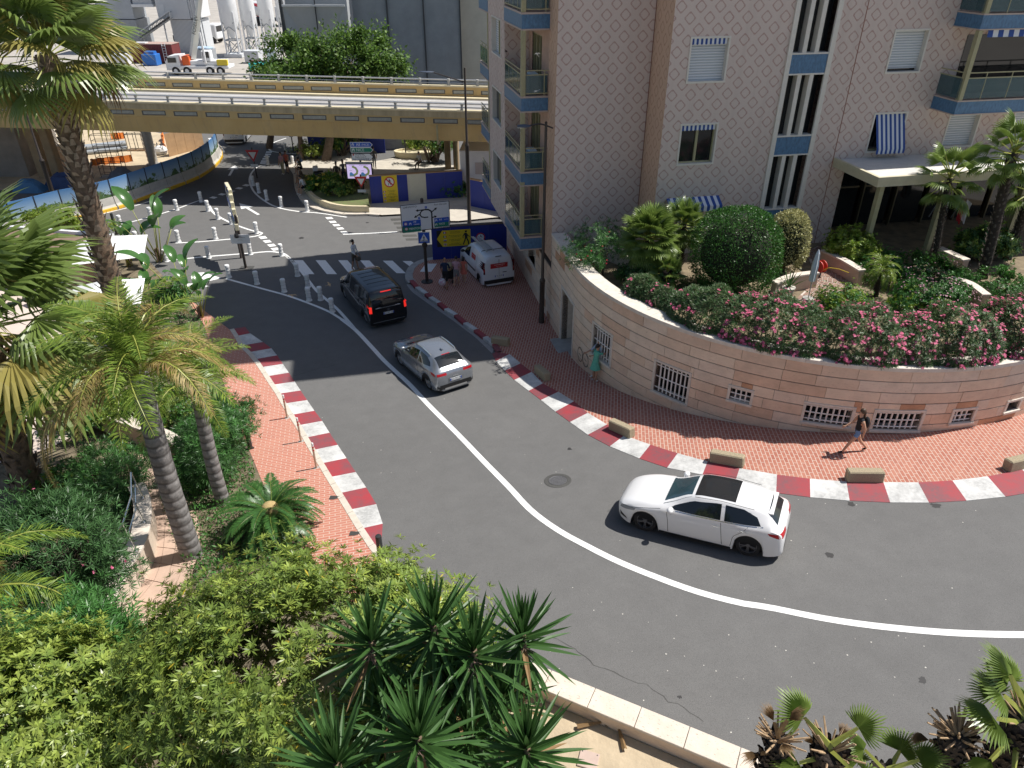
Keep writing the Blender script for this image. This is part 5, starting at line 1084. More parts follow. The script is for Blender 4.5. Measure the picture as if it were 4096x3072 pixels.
def star(car, x, z, r, rot=0):
	mb = MB(); n = 20
	ring_ = [[(x, q * math.cos(2 * math.pi * k / n), z + q * math.sin(2 * math.pi * k / n)) for q in (r, r * .86)] for k in range(n + 1)]; mb.grid(ring_)
	for k in range(3): a = math.pi / 2 + 2 * math.pi * k / 3; b = .16; mb.add([(x, r * .9 * math.cos(a), z + r * .9 * math.sin(a)), (x, r * .16 * math.cos(a + 1.05), z + r * .16 * math.sin(a + 1.05)), (x, 0, z), (x, r * .16 * math.cos(a - 1.05), z + r * .16 * math.sin(a - 1.05))], ((0, 1, 2, 3),))
	mb.build('emblem', M_CHROME, car.o)
def rear_patch(car, name, ys, zs, m_, xoff=-.006, both=True, x_hint=None):
	"""patch on the rear face: for each (y,z) march along x until the body is narrower than y"""
	def rx(y, z):
		for x in np.linspace(car.kx[0], car.kx[0] + 1.2, 240):
			r = car.ring(float(x)); 
			if car.par(float(x))[0] >= z and car.side_y(float(x), z) >= abs(y) and (z <= r[8][1] or car.top_z(float(x), y) >= z): return float(x)
		return car.kx[0]
	for sg in ((1, -1) if both else (1,)):
		mb = MB(); mb.grid([[(rx(y, z) + xoff, sg * y, z) for y in np.linspace(ys[0], ys[1], 8)] for z in np.linspace(zs[0], zs[1], 7)]); mb.build(name, m_, car.o, smooth=True)
# ---- white hatchback
h = Vector((-2.48, 1.18, 0)).normalized(); rt = Vector((h.y, -h.x, 0)); c = (Vector((3.63, 15.02, 0)) + Vector((6.11, 13.84, 0))) / 2 + rt * .8
wc = Car('hatchback_car', 'white hatchback with a black glass roof panel driving past the kerb blocks', 'car', c, h,
	[(-2.21, .74, .66, .66, .5), (-2.16, .9, .82, .8, .6), (-2.02, 1.02, .92, .86, .66), (-1.92, 1.12, .94, .87, .64), (-1.72, 1.3, .95, .885, .585), (-1.3, 1.385, .935, .895, .6), (-.6, 1.435, .915, .9, .615), (-.1, 1.42, .9, .9, .61), (.25, 1.33, .89, .898, .6), (.75, 1.08, .88, .895, .67), (.98, 1.0, .87, .89, .74), (1.35, .95, .83, .885, .75), (1.75, .86, .76, .84, .7), (2.05, .74, .68, .72, .58), (2.17, .64, .6, .58, .46), (2.22, .56, .53, .42, .34)], 2.73, .325, .775, paint('white_car_paint', (.78, .78, .78)), .17).body()
wc.side_patch('side_window', [(.72, .94), (.1, .95), (-.55, .965), (-.62, .966)], [(.6, 1.02), (.12, 1.24), (-.5, 1.325), (-.6, 1.325)], M_CARGLASS); wc.side_patch('side_window', [(-.72, .967), (-1.2, .985), (-1.62, 1.02)], [(-.7, 1.325), (-1.15, 1.3), (-1.5, 1.18)], M_CARGLASS)
wc.seam([(.78, .915), (.1, .925), (-.6, .94), (-1.3, .965), (-1.68, 1.005)], .022, m_=M_CHROME); wc.seam([(.78, .9), (.72, .6), (.7, .26)]); wc.seam([(-.64, .94), (-.68, .6), (-.72, .26)]); wc.seam([(-1.32, .95), (-1.18, .78), (-.98, .6), (-.93, .27)], .01); wc.seam([(.95, .9), (1.5, .8), (2.0, .66)], .008)
wc.top_patch('windscreen', .9, .2, .97, .93, M_WSCREEN, nx=10); wc.top_patch('roof_glass', .12, -.92, .86, .86, M_BLKPL if False else mat('black_roof_glass', (.02, .021, .023), .12), nx=10); wc.top_patch('rear_window', -1.74, -2.0, .86, .9, M_CARGLASS, nx=8)
wc.side_patch('door_handle', [(-.42, .78), (-.62, .785)], [(-.42, .805), (-.62, .81)], M_CHROME, .025, 4, 2); wc.side_patch('door_handle', [(-1.1, .81), (-1.3, .815)], [(-1.1, .835), (-1.3, .84)], M_CHROME, .025, 4, 2)
wc.side_patch('headlight', [(2.1, .58), (1.95, .6), (1.66, .66)], [(2.06, .68), (1.9, .72), (1.62, .74)], M_HEADL, .006); rear_patch(wc, 'tail_light', (.36, .82), (.78, .9), M_TAIL); wc.side_patch('tail_light', [(-2.1, .78), (-1.86, .84)], [(-2.06, .9), (-1.8, .9)], M_TAIL, .006, 5, 3)
wc.side_patch('air_intake', [(2.08, .34), (1.85, .3)], [(2.1, .46), (1.9, .36)], M_BLKPL, .006, 5, 3); rear_patch(wc, 'diffuser', (0, .6), (.27, .4), M_BLKPL); wc.wheels(M_RIMD); wc.mirror(.68, .93, wc.pm); wc.rear_plate(-2.19, .62, 'FR 482 KD'); star(wc, 2.24, .57, .07); wc.box('rear_spoiler', (-1.86, -.52, 1.245), (-1.68, .52, 1.275), wc.pm); wc.side_patch('sill', [(.95, .18), (-.95, .18)], [(.95, .235), (-.95, .235)], M_BLKPL, .012, 6, 2); star(wc, -2.215, .84, .06)
wc.side_patch('roof_strip', [(.1, 1.345), (-.6, 1.4), (-1.4, 1.335)], [(.1, 1.36), (-.6, 1.412), (-1.4, 1.35)], M_BLKPL, .004, 8, 2)
# ---- silver crossover
h = Vector((-1.4, 2.13, 0)).normalized(); rt = Vector((h.y, -h.x, 0)); c = (Vector((-4.83, 27.58, 0)) + Vector((-3.43, 25.45, 0))) / 2 + rt * .8
sv = Car('crossover_car', 'silver crossover car with roof rails following the black van', 'car', c, h,
	[(-2.2, .92, .8, .72, .57), (-2.14, 1.06, .98, .84, .68), (-2.02, 1.14, 1.03, .88, .71), (-1.88, 1.26, 1.05, .895, .66), (-1.55, 1.45, 1.05, .905, .61), (-1.1, 1.52, 1.03, .913, .62), (-.5, 1.555, 1.01, .916, .635), (-.05, 1.54, .995, .916, .63), (.32, 1.42, .985, .912, .61), (.82, 1.17, .975, .908, .69), (1.04, 1.11, .965, .903, .77), (1.4, 1.07, .93, .898, .78), (1.8, .98, .87, .86, .74), (2.05, .86, .79, .76, .62), (2.15, .74, .7, .62, .5), (2.2, .66, .62, .46, .38)], 2.65, .36, .79, paint('silver_car_paint', (.3, .32, .35), .6, .25), .24).body()
sv.side_patch('side_window', [(.76, 1.04), (0, 1.055), (-.55, 1.07)], [(.64, 1.13), (.12, 1.36), (-.5, 1.44)], M_CARGLASS); sv.side_patch('side_window', [(-.62, 1.07), (-1.1, 1.1), (-1.58, 1.17)], [(-.6, 1.44), (-1.1, 1.4), (-1.45, 1.28)], M_CARGLASS)
sv.seam([(.8, .95), (.74, .6), (.7, .3)]); sv.seam([(-.58, .97), (-.64, .6), (-.68, .3)]); sv.seam([(-1.35, 1.0), (-1.15, .78), (-.95, .6), (-.9, .3)], .01)
sv.top_patch('windscreen', .95, .25, .97, .93, M_CARGLASS, nx=10); sv.top_patch('rear_window', -1.48, -1.96, .88, .84, M_CARGLASS, nx=9)
for sg in (1, -1): MB().tube([(x, sg * .56, sv.top_z(x, .56) + dz) for x, dz in ((.0, .0), (-.12, .045), (-.6, .05), (-1.15, .05), (-1.28, .0))], .022, 6).build('roof_rail', M_CHROME, sv.o)
MB().box((-1.22, -.03, 1.51), (-1.06, .03, 1.59)).build('antenna_fin', sv.pm, sv.o)
rear_patch(sv, 'tail_light', (.38, .86), (.92, 1.02), M_TAIL); sv.side_patch('tail_light', [(-2.1, .92), (-1.8, .96)], [(-2.04, 1.03), (-1.75, 1.05)], M_TAIL, .006, 5, 3); rear_patch(sv, 'lower_bumper', (0, .82), (.33, .52), M_BLKPL); rear_patch(sv, 'skid_plate', (0, .5), (.29, .37), M_CHROME, -.014)
sv.side_patch('wheel_arch_trim', [(1.0, .22), (-.95, .22)], [(1.0, .3), (-.95, .3)], M_BLKPL, .01, 6, 2); rear_patch(sv, 'high_brake_light', (0, .18), (1.46, 1.475), M_TAIL)
rear_patch(sv, 'plate_recess', (0, .32), (.62, .76), mat('silver_shadow_line', (.2, .21, .22), .4, metal=.4)); sv.rear_plate(-2.225, .69, 'GC-737-TE'); sv.side_patch('headlight', [(2.08, .68), (1.7, .76)], [(2.04, .78), (1.66, .84)], M_HEADL, .006); sv.wheels(M_RIMS); sv.mirror(.72, 1.06, sv.pm)
sv.side_patch('door_handle', [(-.38, .86), (-.58, .865)], [(-.38, .885), (-.58, .89)], M_CHROME, .02, 4, 2); sv.side_patch('door_handle', [(-1.05, .88), (-1.25, .885)], [(-1.05, .905), (-1.25, .91)], M_CHROME, .02, 4, 2); MB().box((-2.21, -.11, .79), (-2.185, .11, .83)).build('emblem', M_CHROME, sv.o)
# ---- black people carrier
h = Vector((-1.35, 2.42, 0)).normalized(); rt = Vector((h.y, -h.x, 0)); c = Vector((-7.07, 31.8, 0)) + h * 1.6 + rt * .84
bv = Car('people_carrier', 'glossy black people carrier with lit brake lights approaching the zebra crossing', 'van', c, h,
	[(-2.57, 1.0, .8, .84, .74), (-2.54, 1.3, 1.05, .93, .8), (-2.5, 1.55, 1.1, .95, .8), (-2.4, 1.82, 1.12, .958, .8), (-2.25, 1.89, 1.12, .962, .8), (-1.2, 1.92, 1.11, .965, .81), (.2, 1.91, 1.09, .965, .8), (.7, 1.84, 1.08, .96, .78), (1.2, 1.5, 1.05, .955, .78), (1.62, 1.2, 1.02, .95, .82), (2.0, 1.08, .96, .92, .78), (2.3, .96, .86, .85, .68), (2.48, .8, .74, .72, .56), (2.57, .66, .6, .52, .4)], 3.2, .345, .83, paint('black_car_paint', (.008, .008, .009), 0, .12), .19).body()
bv.side_patch('side_window', [(1.3, 1.12), (.75, 1.14)], [(1.05, 1.4), (.75, 1.66)], M_CARGLASS); bv.side_patch('side_window', [(.66, 1.14), (-.7, 1.16)], [(.66, 1.7), (-.7, 1.72)], M_CARGLASS); bv.side_patch('side_window', [(-.8, 1.16), (-2.2, 1.18)], [(-.8, 1.72), (-2.15, 1.7)], M_CARGLASS)
bv.top_patch('windscreen', 1.58, .78, .95, .93, M_CARGLASS); rear_patch(bv, 'rear_window', (0, .78), (1.28, 1.74), M_CARGLASS); bv.top_patch('roof_glass', .1, -1.9, .72, .72, mat('roof_glass', (.015, .02, .026), .05, spec=.8), nx=6)
for k in range(4): x = -.1 - k * .45; bv.top_patch('roof_rib', x, x - .04, .72, .72, M_BLKPL, .012, 2, 9)
for sg in (1, -1): MB().tube([(x, sg * .8, bv.top_z(x, .78) + .02) for x in (.5, 0, -.8, -1.6, -2.3)], .018, 5).build('roof_rail', M_BLKPL, bv.o)
rear_patch(bv, 'tail_light', (.8, .93), (.88, 1.2), M_BRAKE, -.012); rear_patch(bv, 'high_brake_light', (0, .26), (1.8, 1.835), M_BRAKE, -.012); rear_patch(bv, 'chrome_bar', (0, .62), (1.06, 1.1), M_CHROME, -.012); rear_patch(bv, 'bumper_strip', (0, .8), (.36, .385), M_CHROME, -.012)
bv.seam([(.7, .3), (.7, 1.1)], .012); bv.seam([(-.74, .3), (-.74, 1.1)], .012); bv.seam([(1.35, 1.08), (.0, 1.1), (-2.3, 1.14)], .02, m_=M_CHROME); bv.rear_plate(-2.585, .78, 'GA 805 XK'); star(bv, -2.6, .94, .075); bv.wheels(M_RIMS); bv.mirror(1.15, 1.12, bv.pm); bv.side_patch('headlight', [(2.42, .78), (2.05, .86)], [(2.36, .92), (2.0, .98)], M_HEADL, .006)
# ---- white panel van
def panel_van(label, loc, head, writing, colr, dark=False):
	v = Car('panel_van', label, 'van', loc, head,
		[(-2.1, 1.1, .85, .8, .68), (-2.07, 1.5, 1.0, .88, .7), (-2.0, 1.72, 1.05, .9, .7), (-1.85, 1.8, 1.06, .905, .7), (-.6, 1.83, 1.05, .912, .71), (.3, 1.8, 1.03, .912, .69), (.7, 1.62, 1.02, .91, .68), (1.15, 1.25, 1.0, .9, .74), (1.4, 1.12, .97, .89, .78), (1.75, 1.02, .9, .86, .72), (2.0, .86, .78, .76, .6), (2.1, .7, .64, .56, .44)], 2.7, .315, .78, colr, .19).body()
	v.side_patch('side_window', [(1.1, 1.06), (.15, 1.08)], [(.82, 1.38), (.2, 1.62)], M_CARGLASS); v.top_patch('windscreen', 1.3, .45, .94, .9, M_CARGLASS); v.side_patch('rub_strip', [(.9, .58), (-.9, .6)], [(.9, .68), (-.9, .7)], M_BLKPL, .012, 6, 2)
	v.seam([(.1, .3), (.1, 1.62)], .014); v.seam([(-.95, .3), (-.95, 1.6)], .014); v.seam([(1.05, .3), (1.1, 1.0)], .014); rear_patch(v, 'tail_light', (.78, .87), (.86, 1.5), mat('dark_tail_cluster', (.12, .01, .012), .2), -.012); rear_patch(v, 'tail_lens', (.79, .86), (1.0, 1.15), M_TAIL, -.018); rear_patch(v, 'lower_bumper', (0, .84), (.3, .52), M_BLKPL, -.02)
	MB().box((-2.115, -.004, .56), (-2.085, .004, 1.62)).build('door_seam', M_BLKPL, v.o); v.rear_plate(-2.115, .7, 'W 222P', .5); MB().box((-2.125, -.42, .86), (-2.09, -.2, .89)).build('door_handle', M_BLKPL, v.o); MB().box((-2.02, -.16, 1.735), (-1.99, .16, 1.765)).build('high_brake_light', M_BLKPL, v.o)
	v.wheels(M_RIMS); v.mirror(1.02, 1.08, M_BLKPL)
	if writing:
		M_RED = mat('red_sticker', (.5, .025, .03), .5); F_ = frame((-2.1, .0, 1.28), (0, -1, 0), (-.07, 0, 1)); st_ = MB().box((-.48, -.13, .012), (.48, .13, .022), F_).build('red_sticker', M_RED, v.o)
		text('MONTEBRITELLI', .085, M_PLATE, F_ @ Matrix.Translation((.02, .05, .026)), st_); text('entreprise  generale', .05, M_PLATE, F_ @ Matrix.Translation((.02, -.04, .026)), st_)
		y = v.side_y(-.45, 1.3); F2 = frame((-.45, y + .01, 1.3), (-1, 0, 0), (0, -.14, 1)); s2 = MB().box((-.3, -.14, .0), (.3, .14, .008), F2).build('red_sticker', M_RED, v.o); text('MONTEBRITELLI', .06, M_PLATE, F2 @ Matrix.Translation((0, .04, .012)), s2)
	return v
h = Vector((-.376, .926, 0)); rt = Vector((h.y, -h.x, 0)); c = Vector((-1.67, 36.36, 0)) + h * 1.35 + rt * .76
kv = panel_van('white panel van with a ladder on its roof parked by the blue hoarding', c, h, True, paint('white_van_paint', (.7, .72, .75), 0, .35))
for x in (.1, -1.35): MB().tube([(x, -.68, 1.84), (x, -.66, 1.9), (x, .66, 1.9), (x, .68, 1.84)], .02, 6).build('roof_bar', M_BLKPL, kv.o)
lad = thing('ladder', 'folded aluminium ladder strapped on the white van roof', 'ladder', kv.o.matrix_basis @ Vector((0, 0, 0)), rot=kv.o.rotation_euler.copy()); lad.location = kv.o.location
for k in range(2):
	z = 1.93 + k * .06; rl = MB()
	for y in (.12 + k * .02, .5 - k * .02): rl.box((-1.7 + k * .1, y - .02, z), (.75 - k * .2, y + .02, z + .05))
	rl.build('stile', M_STEEL, lad)
	for j in range(8): MB().tube([(-1.55 + j * .28, .12, z + .025), (-1.55 + j * .28, .5, z + .025)], .015, 5).build('rung', M_STEEL, lad)
p = G(za(640, 165)); panel_van('pale small van driving away beneath the flyover', (p.x, p.y + 1.9), (-.12, 1, 0), False, paint('pale_van_paint', (.62, .64, .66), 0, .35))
# ==== STREET FURNITURE AND SIGNS
M_SBROWN = mat('dark_bronze_pole', (.045, .035, .03), .5, .15, 4); M_SWHITE = mat('sign_white', (.74, .75, .76), .4); M_SBLUE = mat('sign_blue', (.01, .09, .5), .4); M_SGREEN = mat('sign_green', (.005, .2, .13), .4); M_SYEL = mat('sign_yellow', (.75, .55, .02), .5); M_SRED = mat('sign_red', (.55, .02, .03), .4); M_SBLACK = mat('sign_black', (.015, .015, .016), .5); M_SBACK = mat('sign_back', (.45, .46, .47), .5, metal=.3)
def flat(name, polys, m_, M_, off, parent):
	mb = MB()
	for p in polys: mb.add([M_ @ Vector((x, y, off)) for x, y in p], (tuple(range(len(p))),))
	return mb.build(name, m_, parent)
def rect(cx, cy, w, h): return [(cx - w / 2, cy - h / 2), (cx + w / 2, cy - h / 2), (cx + w / 2, cy + h / 2), (cx - w / 2, cy + h / 2)]
def disc(cx, cy, r, n=24): return [(cx + r * math.cos(2 * math.pi * k / n), cy + r * math.sin(2 * math.pi * k / n)) for k in range(n)]
def seg(a, b, w):
	d = Vector((b[0] - a[0], b[1] - a[1])).normalized(); n = Vector((-d.y, d.x)) * w / 2
	return [(a[0] - n.x, a[1] - n.y), (b[0] - n.x, b[1] - n.y), (b[0] + n.x, b[1] + n.y), (a[0] + n.x, a[1] + n.y)]
def walker(cx, cy, s):     # striding figure, height s
	def P(x, y): return (cx + x * s, cy + y * s)
	return [disc(*P(0, .42), .075 * s, 12), [P(-.09, -.02), P(.08, -.02), P(.12, .3), P(-.02, .33), P(-.1, .22)], seg(P(-.02, 0), P(-.13, -.25), .085 * s), seg(P(-.13, -.22), P(-.17, -.5), .075 * s), seg(P(.03, 0), P(.1, -.25), .085 * s), seg(P(.1, -.22), P(.2, -.48), .075 * s), seg(P(.09, .27), P(.2, .1), .06 * s), seg(P(.2, .12), P(.2, -.04), .05 * s), seg(P(-.04, .26), P(-.14, .1), .06 * s), seg(P(-.13, .11), P(-.25, .05), .05 * s)]
def flag(kind, cx, cy, w, M_, off, par):
	h = w * .62; R_ = mat('flag_red', (.5, .02, .03), .6); B_ = mat('flag_blue', (.02, .04, .3), .6); G_ = mat('flag_green', (.02, .22, .05), .6)
	cols = {'fr': (B_, M_SWHITE, R_), 'it': (G_, M_SWHITE, R_), 'ru': (M_SWHITE, B_, R_), 'uk': (B_, M_SWHITE, R_)}[kind]
	if kind in ('fr', 'it'): 
		for i, c in enumerate(cols): flat('flag_band', [rect(cx + (i - 1) * w / 3, cy, w / 3, h)], c, M_, off, par)
	elif kind == 'ru':
		for i, c in enumerate(cols): flat('flag_band', [rect(cx, cy + (1 - i) * h / 3, w, h / 3)], c, M_, off, par)
	else:
		flat('flag_band', [rect(cx, cy, w, h)], B_, M_, off, par); flat('flag_cross', [seg((cx - w / 2, cy - h / 2), (cx + w / 2, cy + h / 2), h * .2), seg((cx - w / 2, cy + h / 2), (cx + w / 2, cy - h / 2), h * .2), rect(cx, cy, w, h * .36), rect(cx, cy, h * .36, h)], M_SWHITE, M_, off + .001, par); flat('flag_cross', [rect(cx, cy, w, h * .2), rect(cx, cy, h * .2, h)], R_, M_, off + .002, par)
# ---- white ringed bollards
bo = MB(); bo.lathe((0, 0, 0), ((.16, 0), (.16, .03), (.13, .05), (.12, .2), (.13, .21), (.13, .25), (.118, .26), (.118, .4), (.13, .41), (.13, .45), (.118, .46), (.118, .58), (.135, .6), (.135, .7), (.115, .735), (.03, .745)), 12)
bmesh_ = bo.mesh('body'); bmesh_.materials.append(mat('white_bollard', (.76, .76, .75), .5, .1, 8)); bmesh_.polygons.foreach_set('use_smooth', [True] * len(bmesh_.polygons)); bmesh_.set_sharp_from_angle(angle=R(35))
gb = MB(); [gb.lathe((0, 0, z), ((.131, 0), (.131, .02)), 12) for z in (.22, .42)]; gmesh_ = gb.mesh('band'); gmesh_.materials.append(mat('grey_band', (.36, .37, .38), .5))
def bollards(pts, labels):
	for p, lb_ in zip(pts, labels):
		q = G(p); o = thing('white_bollard', lb_, 'bollard', q, 0, 'white ringed bollards'); link('body', bmesh_, o); link('band', gmesh_, o)
NTH = ('first', 'second', 'third', 'fourth', 'fifth', 'sixth', 'seventh', 'eighth', 'ninth')
bollards([cr(6, 660, 1035), cr(6, 560, 932), cr(6, 450, 820), cr(6, 360, 725), za(1180, 1392)], ['white bollard on the fork line nearest the black van, %s from the fork point' % NTH[i] for i in range(5)])
bollards([cr(6, 460, 938), cr(6, 245, 862), cr(6, 10, 795), cr(5, 1980, 738)], ['white bollard on the lower fork line, %s from the fork point' % NTH[i] for i in range(4)])
bollards([cr(5, 2165, 540), cr(5, 1805, 572), cr(5, 1440, 600)], ['white bollard on the line before the blade sign, %s from the crossing' % NTH[i] for i in range(3)])
bollards([za(905, 1143), cr(5, 1865, 405), cr(5, 1545, 430), cr(5, 1185, 440)], ['white bollard on the lower edge of the splitter island, %s from its rounded tip' % NTH[i] for i in range(4)])
bollards([za(625, 1040), cr(5, 1885, 235), cr(5, 1800, 165), cr(5, 1740, 85), cr(5, 1530, 157), cr(5, 1305, 225), cr(5, 1045, 297)], ['white bollard on the upper edge of the splitter island, %s behind the blade sign' % NTH[i] for i in range(7)])
bollards([za(1465, 898), za(1180, 848), za(1018, 775), za(930, 695), za(868, 615), za(1030, 382), za(1305, 388)], ['white bollard round the planter island, %s along the curve from the shrub' % NTH[i] for i in range(7)])
bollards([za(1228, 245), za(1425, 255)], ['white bollard on the far curve beneath the flyover, nearer the give-way sign', 'white bollard on the far curve beneath the flyover, nearer the tree trunk'])
# ---- steel posts and dark bollards
for i, (x, y) in enumerate(((522, 725), (390, 497), (270, 292))):
	p = G(cr(10, x, y), .06); o = thing('steel_post', 'slim steel post with red bands on the salmon pavement, %s from the cycad' % NTH[i], 'post', p, 0, 'steel posts on the salmon pavement'); MB().lathe((0, 0, 0), ((.035, 0), (.035, .98), (.03, 1.03), (.01, 1.04)), 10).build('shaft', mat('sandy_steel', (.5, .4, .3), .45, .1, 5, metal=.3), o, smooth=40)
	for z in (.72, .85): MB().lathe((0, 0, z), ((.037, 0), (.037, .05)), 10).build('red_band', M_SRED, o)
	MB().lathe((0, 0, .9), ((.037, 0), (.037, .12), (.02, .142)), 10).build('white_cap', M_SWHITE, o); MB().cyl((0, 0, 0), .1, .008, 12).build('base_plate', M_CONC, o)
for (p, lb_, h_) in ((cr(9, 2165, 560), 'black round bollard beside the oleander on the salmon pavement', .95), (cr(10, 1085, 1540), 'short black bollard at the lower end of the salmon pavement', .95), (cr(5, 1010, 358), 'dark green post at the road edge behind the tall palm', 1.3)):
	q = G(p, .05); o = thing('dark_bollard', lb_, 'bollard', q); MB().lathe((0, 0, 0), ((.085, 0), (.085, h_ - .03), (.075, h_), (.01, h_ + .01)), 12).build('shaft', mat('black_bollard', (.03, .033, .032), .4), o, smooth=40); MB().cyl((0, 0, 0), .13, .02, 12).build('base_ring', M_SBROWN, o)
# ---- exposed-aggregate concrete blocks along the right kerb
M_AGG = mat('exposed_aggregate', (.36, .3, .2), .95, .35, 40, .8, 60)
blk = [((6, 2105, 1325), 'kerb block in the building shadow, farthest down the street', 35), ((7, 240, 1600), 'kerb block opposite the kissing couple', 35), ((11, 925, 430), 'kerb block where sunlight starts on the red and white kerb', 30), ((11, 1850, 700), 'kerb block above the white hatchback', 12), ((12, 840, 850), 'kerb block closest to the walking woman', 5), ((12, 2200, 735), 'kerb block at the right edge of the picture', -12)]
for i, (c_, lb_, _) in enumerate(blk):
	p = G(cr(*c_), .1); j = min(range(len(KB)), key=lambda k: (KB[k] - p).length); d = KB[min(j + 1, len(KB) - 1)] - KB[max(j - 1, 0)]
	n_ = Vector((-d.y, d.x, 0)).normalized(); p = drape(p + n_ * .12, .1); o = thing('concrete_block', lb_, 'concrete block', p, 0, 'concrete blocks along the kerb', rot=place_rot(p, math.atan2(d.y, d.x)))
	mb = MB(); L = .52 if i != 0 else .42; mb.box((-L, -.15, -.02), (L, .15, .36), bev=.035); mb.build('body', M_AGG, o); MB().box((-L + .05, -.12, -.04), (L - .05, .12, .0)).build('bedding', M_CONC, o)
# ---- lamp posts
def lamp(label, base, h, base_h, arm, head, r=.075, rb=.12, tilt=.3):
	o = thing('street_lamp', label, 'street lamp', base); MB().lathe((0, 0, 0), ((rb * 1.15, 0), (rb * 1.15, .25), (rb, .3), (rb, base_h - .1), (rb * 1.12, base_h - .08), (rb * 1.12, base_h), (r, base_h + .12), (r * .75, h), (r * .3, h + .02)), 12).build('pole', M_SBROWN, o, smooth=40)
	a = Vector(arm[0]); b = Vector(arm[1]); m_ = a.lerp(b, .5) + Vector((0, 0, arm[2])); MB().tube(smooth_poly([a, m_, b], 5), .035, 6).build('arm', M_SBROWN, o)
	d = (b - a).normalized(); hd = MB(); yaw = math.atan2(d.y, d.x); Mx = Matrix.Translation(b) @ Matrix.Rotation(yaw, 4, 'Z'); hd.ell((0, 0, 0), head, 14, 8, Mx.to_3x3().to_4x4()) if False else None
	rr = []
	for i in range(9):
		t = i / 8; x = -.1 + t * head[0] * 2; w = head[1] * math.sin(math.pi * min(1, .12 + t * .86)) + .01; rr.append([Mx @ Vector((x, w * math.cos(k * math.pi / 5), head[2] * (.5 + .5 * math.sin(math.pi * t)) * math.sin(k * math.pi / 5))) for k in range(10)])
	hd.rings(rr); hh = hd.build('lamp_head', mat('blue_grey_lamp', (.1, .12, .16), .4, metal=.3), o, smooth=50); gl = MB(); gl.box((.1, -head[1] * .6, -head[2] * .95), (head[0] * 1.6, head[1] * .6, -head[2] * .6), Mx); gl.build('lens', mat('lamp_lens', (.5, .5, .48), .3), hh); return o
lamp('tall dark lamp post against the pink building corner', (1.42, 31.6, g(1.4, 31.6) + .1), 9.3, 2.2, ((.3, 0, 9.05), (-.75, -.05, 9.15), .12), (.28, .14, .07))
lamp('dark lamp post with a long arm beside the white cabin', (-2.76, 45.8, .1), 9.4, 5.0, ((0, 0, 8.6), (-1.9, .1, 9.15), .0), (.45, .14, .05))
lamp('bronze lamp post with a stepped pole by the printed barrier', (-30.6, 48.1, .1), 6.75, 3.5, ((0, 0, 6.65), (2.3, .1, 7.35), .0), (.4, .12, .05), .07, .14)
# ---- big roundabout direction sign
def pole(o, h, r=.06, m_=M_SBROWN, loc=(0, 0, 0)): return MB().lathe(loc, ((r * 1.6, 0), (r * 1.6, .02), (r, .05), (r, h), (r * .6, h + .03)), 10).build('pole', m_, o, smooth=40)
sb_ = G(cr(6, 1478, 775), .1); sg = thing('direction_sign', 'large white roundabout direction board on a dark pole at the pavement corner', 'road sign', sb_, 0); pole(sg, 4.55, .085); MB().lathe((0, 0, 1.95), ((.09, 0), (.15, .08), (.15, .3), (.09, .36)), 10).build('collar', M_SBROWN, sg); MB().cyl((0, 0, 0), .32, .03, 14).build('base_plate', M_SBLACK, sg)
yw = R(18); SM = frame((.16, -.12, 3.66), (math.cos(yw), math.sin(yw), 0), (0, 0, 1)); W_, H_ = 2.55, 1.42
bd = MB().box((-W_ / 2, -H_ / 2, -.05), (W_ / 2, H_ / 2, 0), SM).build('board', M_SBACK, sg); flat('border', [rect(0, 0, W_, H_)], M_SBLACK, SM, .002, bd); flat('face', [rect(0, 0, W_ - .07, H_ - .07)], M_SWHITE, SM, .004, bd)
def spx(x, y): return ((x - 512) / 690 * W_ + .02, (330 - y + (x - 512) * -.0) / 372 * H_)     # board layout read from a close view
L_ = []
def bp(x, y):      # undo the slant of the board in the close view (corners: 170,185 / 825,112 / 850,490 / 212,570)
	u = (x - 170) / 655; yt = 185 - 73 * u; v = (y - yt) / 382; u = (x - (170 + 34 * v)) / 650; return ((u - .5) * W_, (.5 - v) * H_)
arcp = [bp(*q) for q in ((610, 515), (600, 400), (592, 290), (580, 260), (545, 240), (500, 240), (460, 255), (440, 285), (438, 320), (460, 342), (500, 350), (540, 345))]
flat('route_diagram', [seg(a, b, .075) for a, b in zip(arcp[:5], arcp[1:6])] + [seg(a, b, .06) for a, b in zip(arcp[5:], arcp[6:])] + [disc(*a, .034, 10) for a in arcp[1:]] , M_SBLACK, SM, .007, bd)
def arr(tail, tip, w=.055, hd=.11):
	a, b = bp(*tail), bp(*tip); d = Vector((b[0] - a[0], b[1] - a[1])).normalized(); n = Vector((-d.y, d.x)); e = Vector(b) - d * hd
	return [seg(a, tuple(e), w), [tuple(e + n * hd * .75 - d * .04), tuple(e), tuple(e - n * hd * .75 - d * .04), tuple(b)]]
flat('route_arrow', arr((500, 240), (375, 258)) + arr((440, 300), (358, 355)) + arr((592, 270), (660, 210)) + arr((598, 350), (664, 330)), M_SBLACK, SM, .008, bd)
def txt(s, x, y, size, m_, **k): q = bp(x, y); return text(s, size, m_, SM @ Matrix.Translation((q[0], q[1], .012)), bd, **k)
txt('LARVOTTO', 300, 208, .135, M_SBLACK); txt('Port Hercule', 702, 163, .125, M_SBLACK); txt('LA CONDAMINE', 733, 487, .125, M_SBLACK, sx=.95)
def panel(x0, y0, x1, y1, m_): a, b = bp(x0, y0), bp(x1, y1); flat('panel', [[(a[0], b[1]), (b[0], b[1]), (b[0], a[1]), (a[0], a[1])]], m_, SM, .009, bd)
panel(207, 405, 455, 470, M_SBLUE); panel(207, 478, 458, 545, M_SGREEN); panel(628, 362, 830, 408, M_SBLUE); panel(630, 420, 832, 468, M_SGREEN)
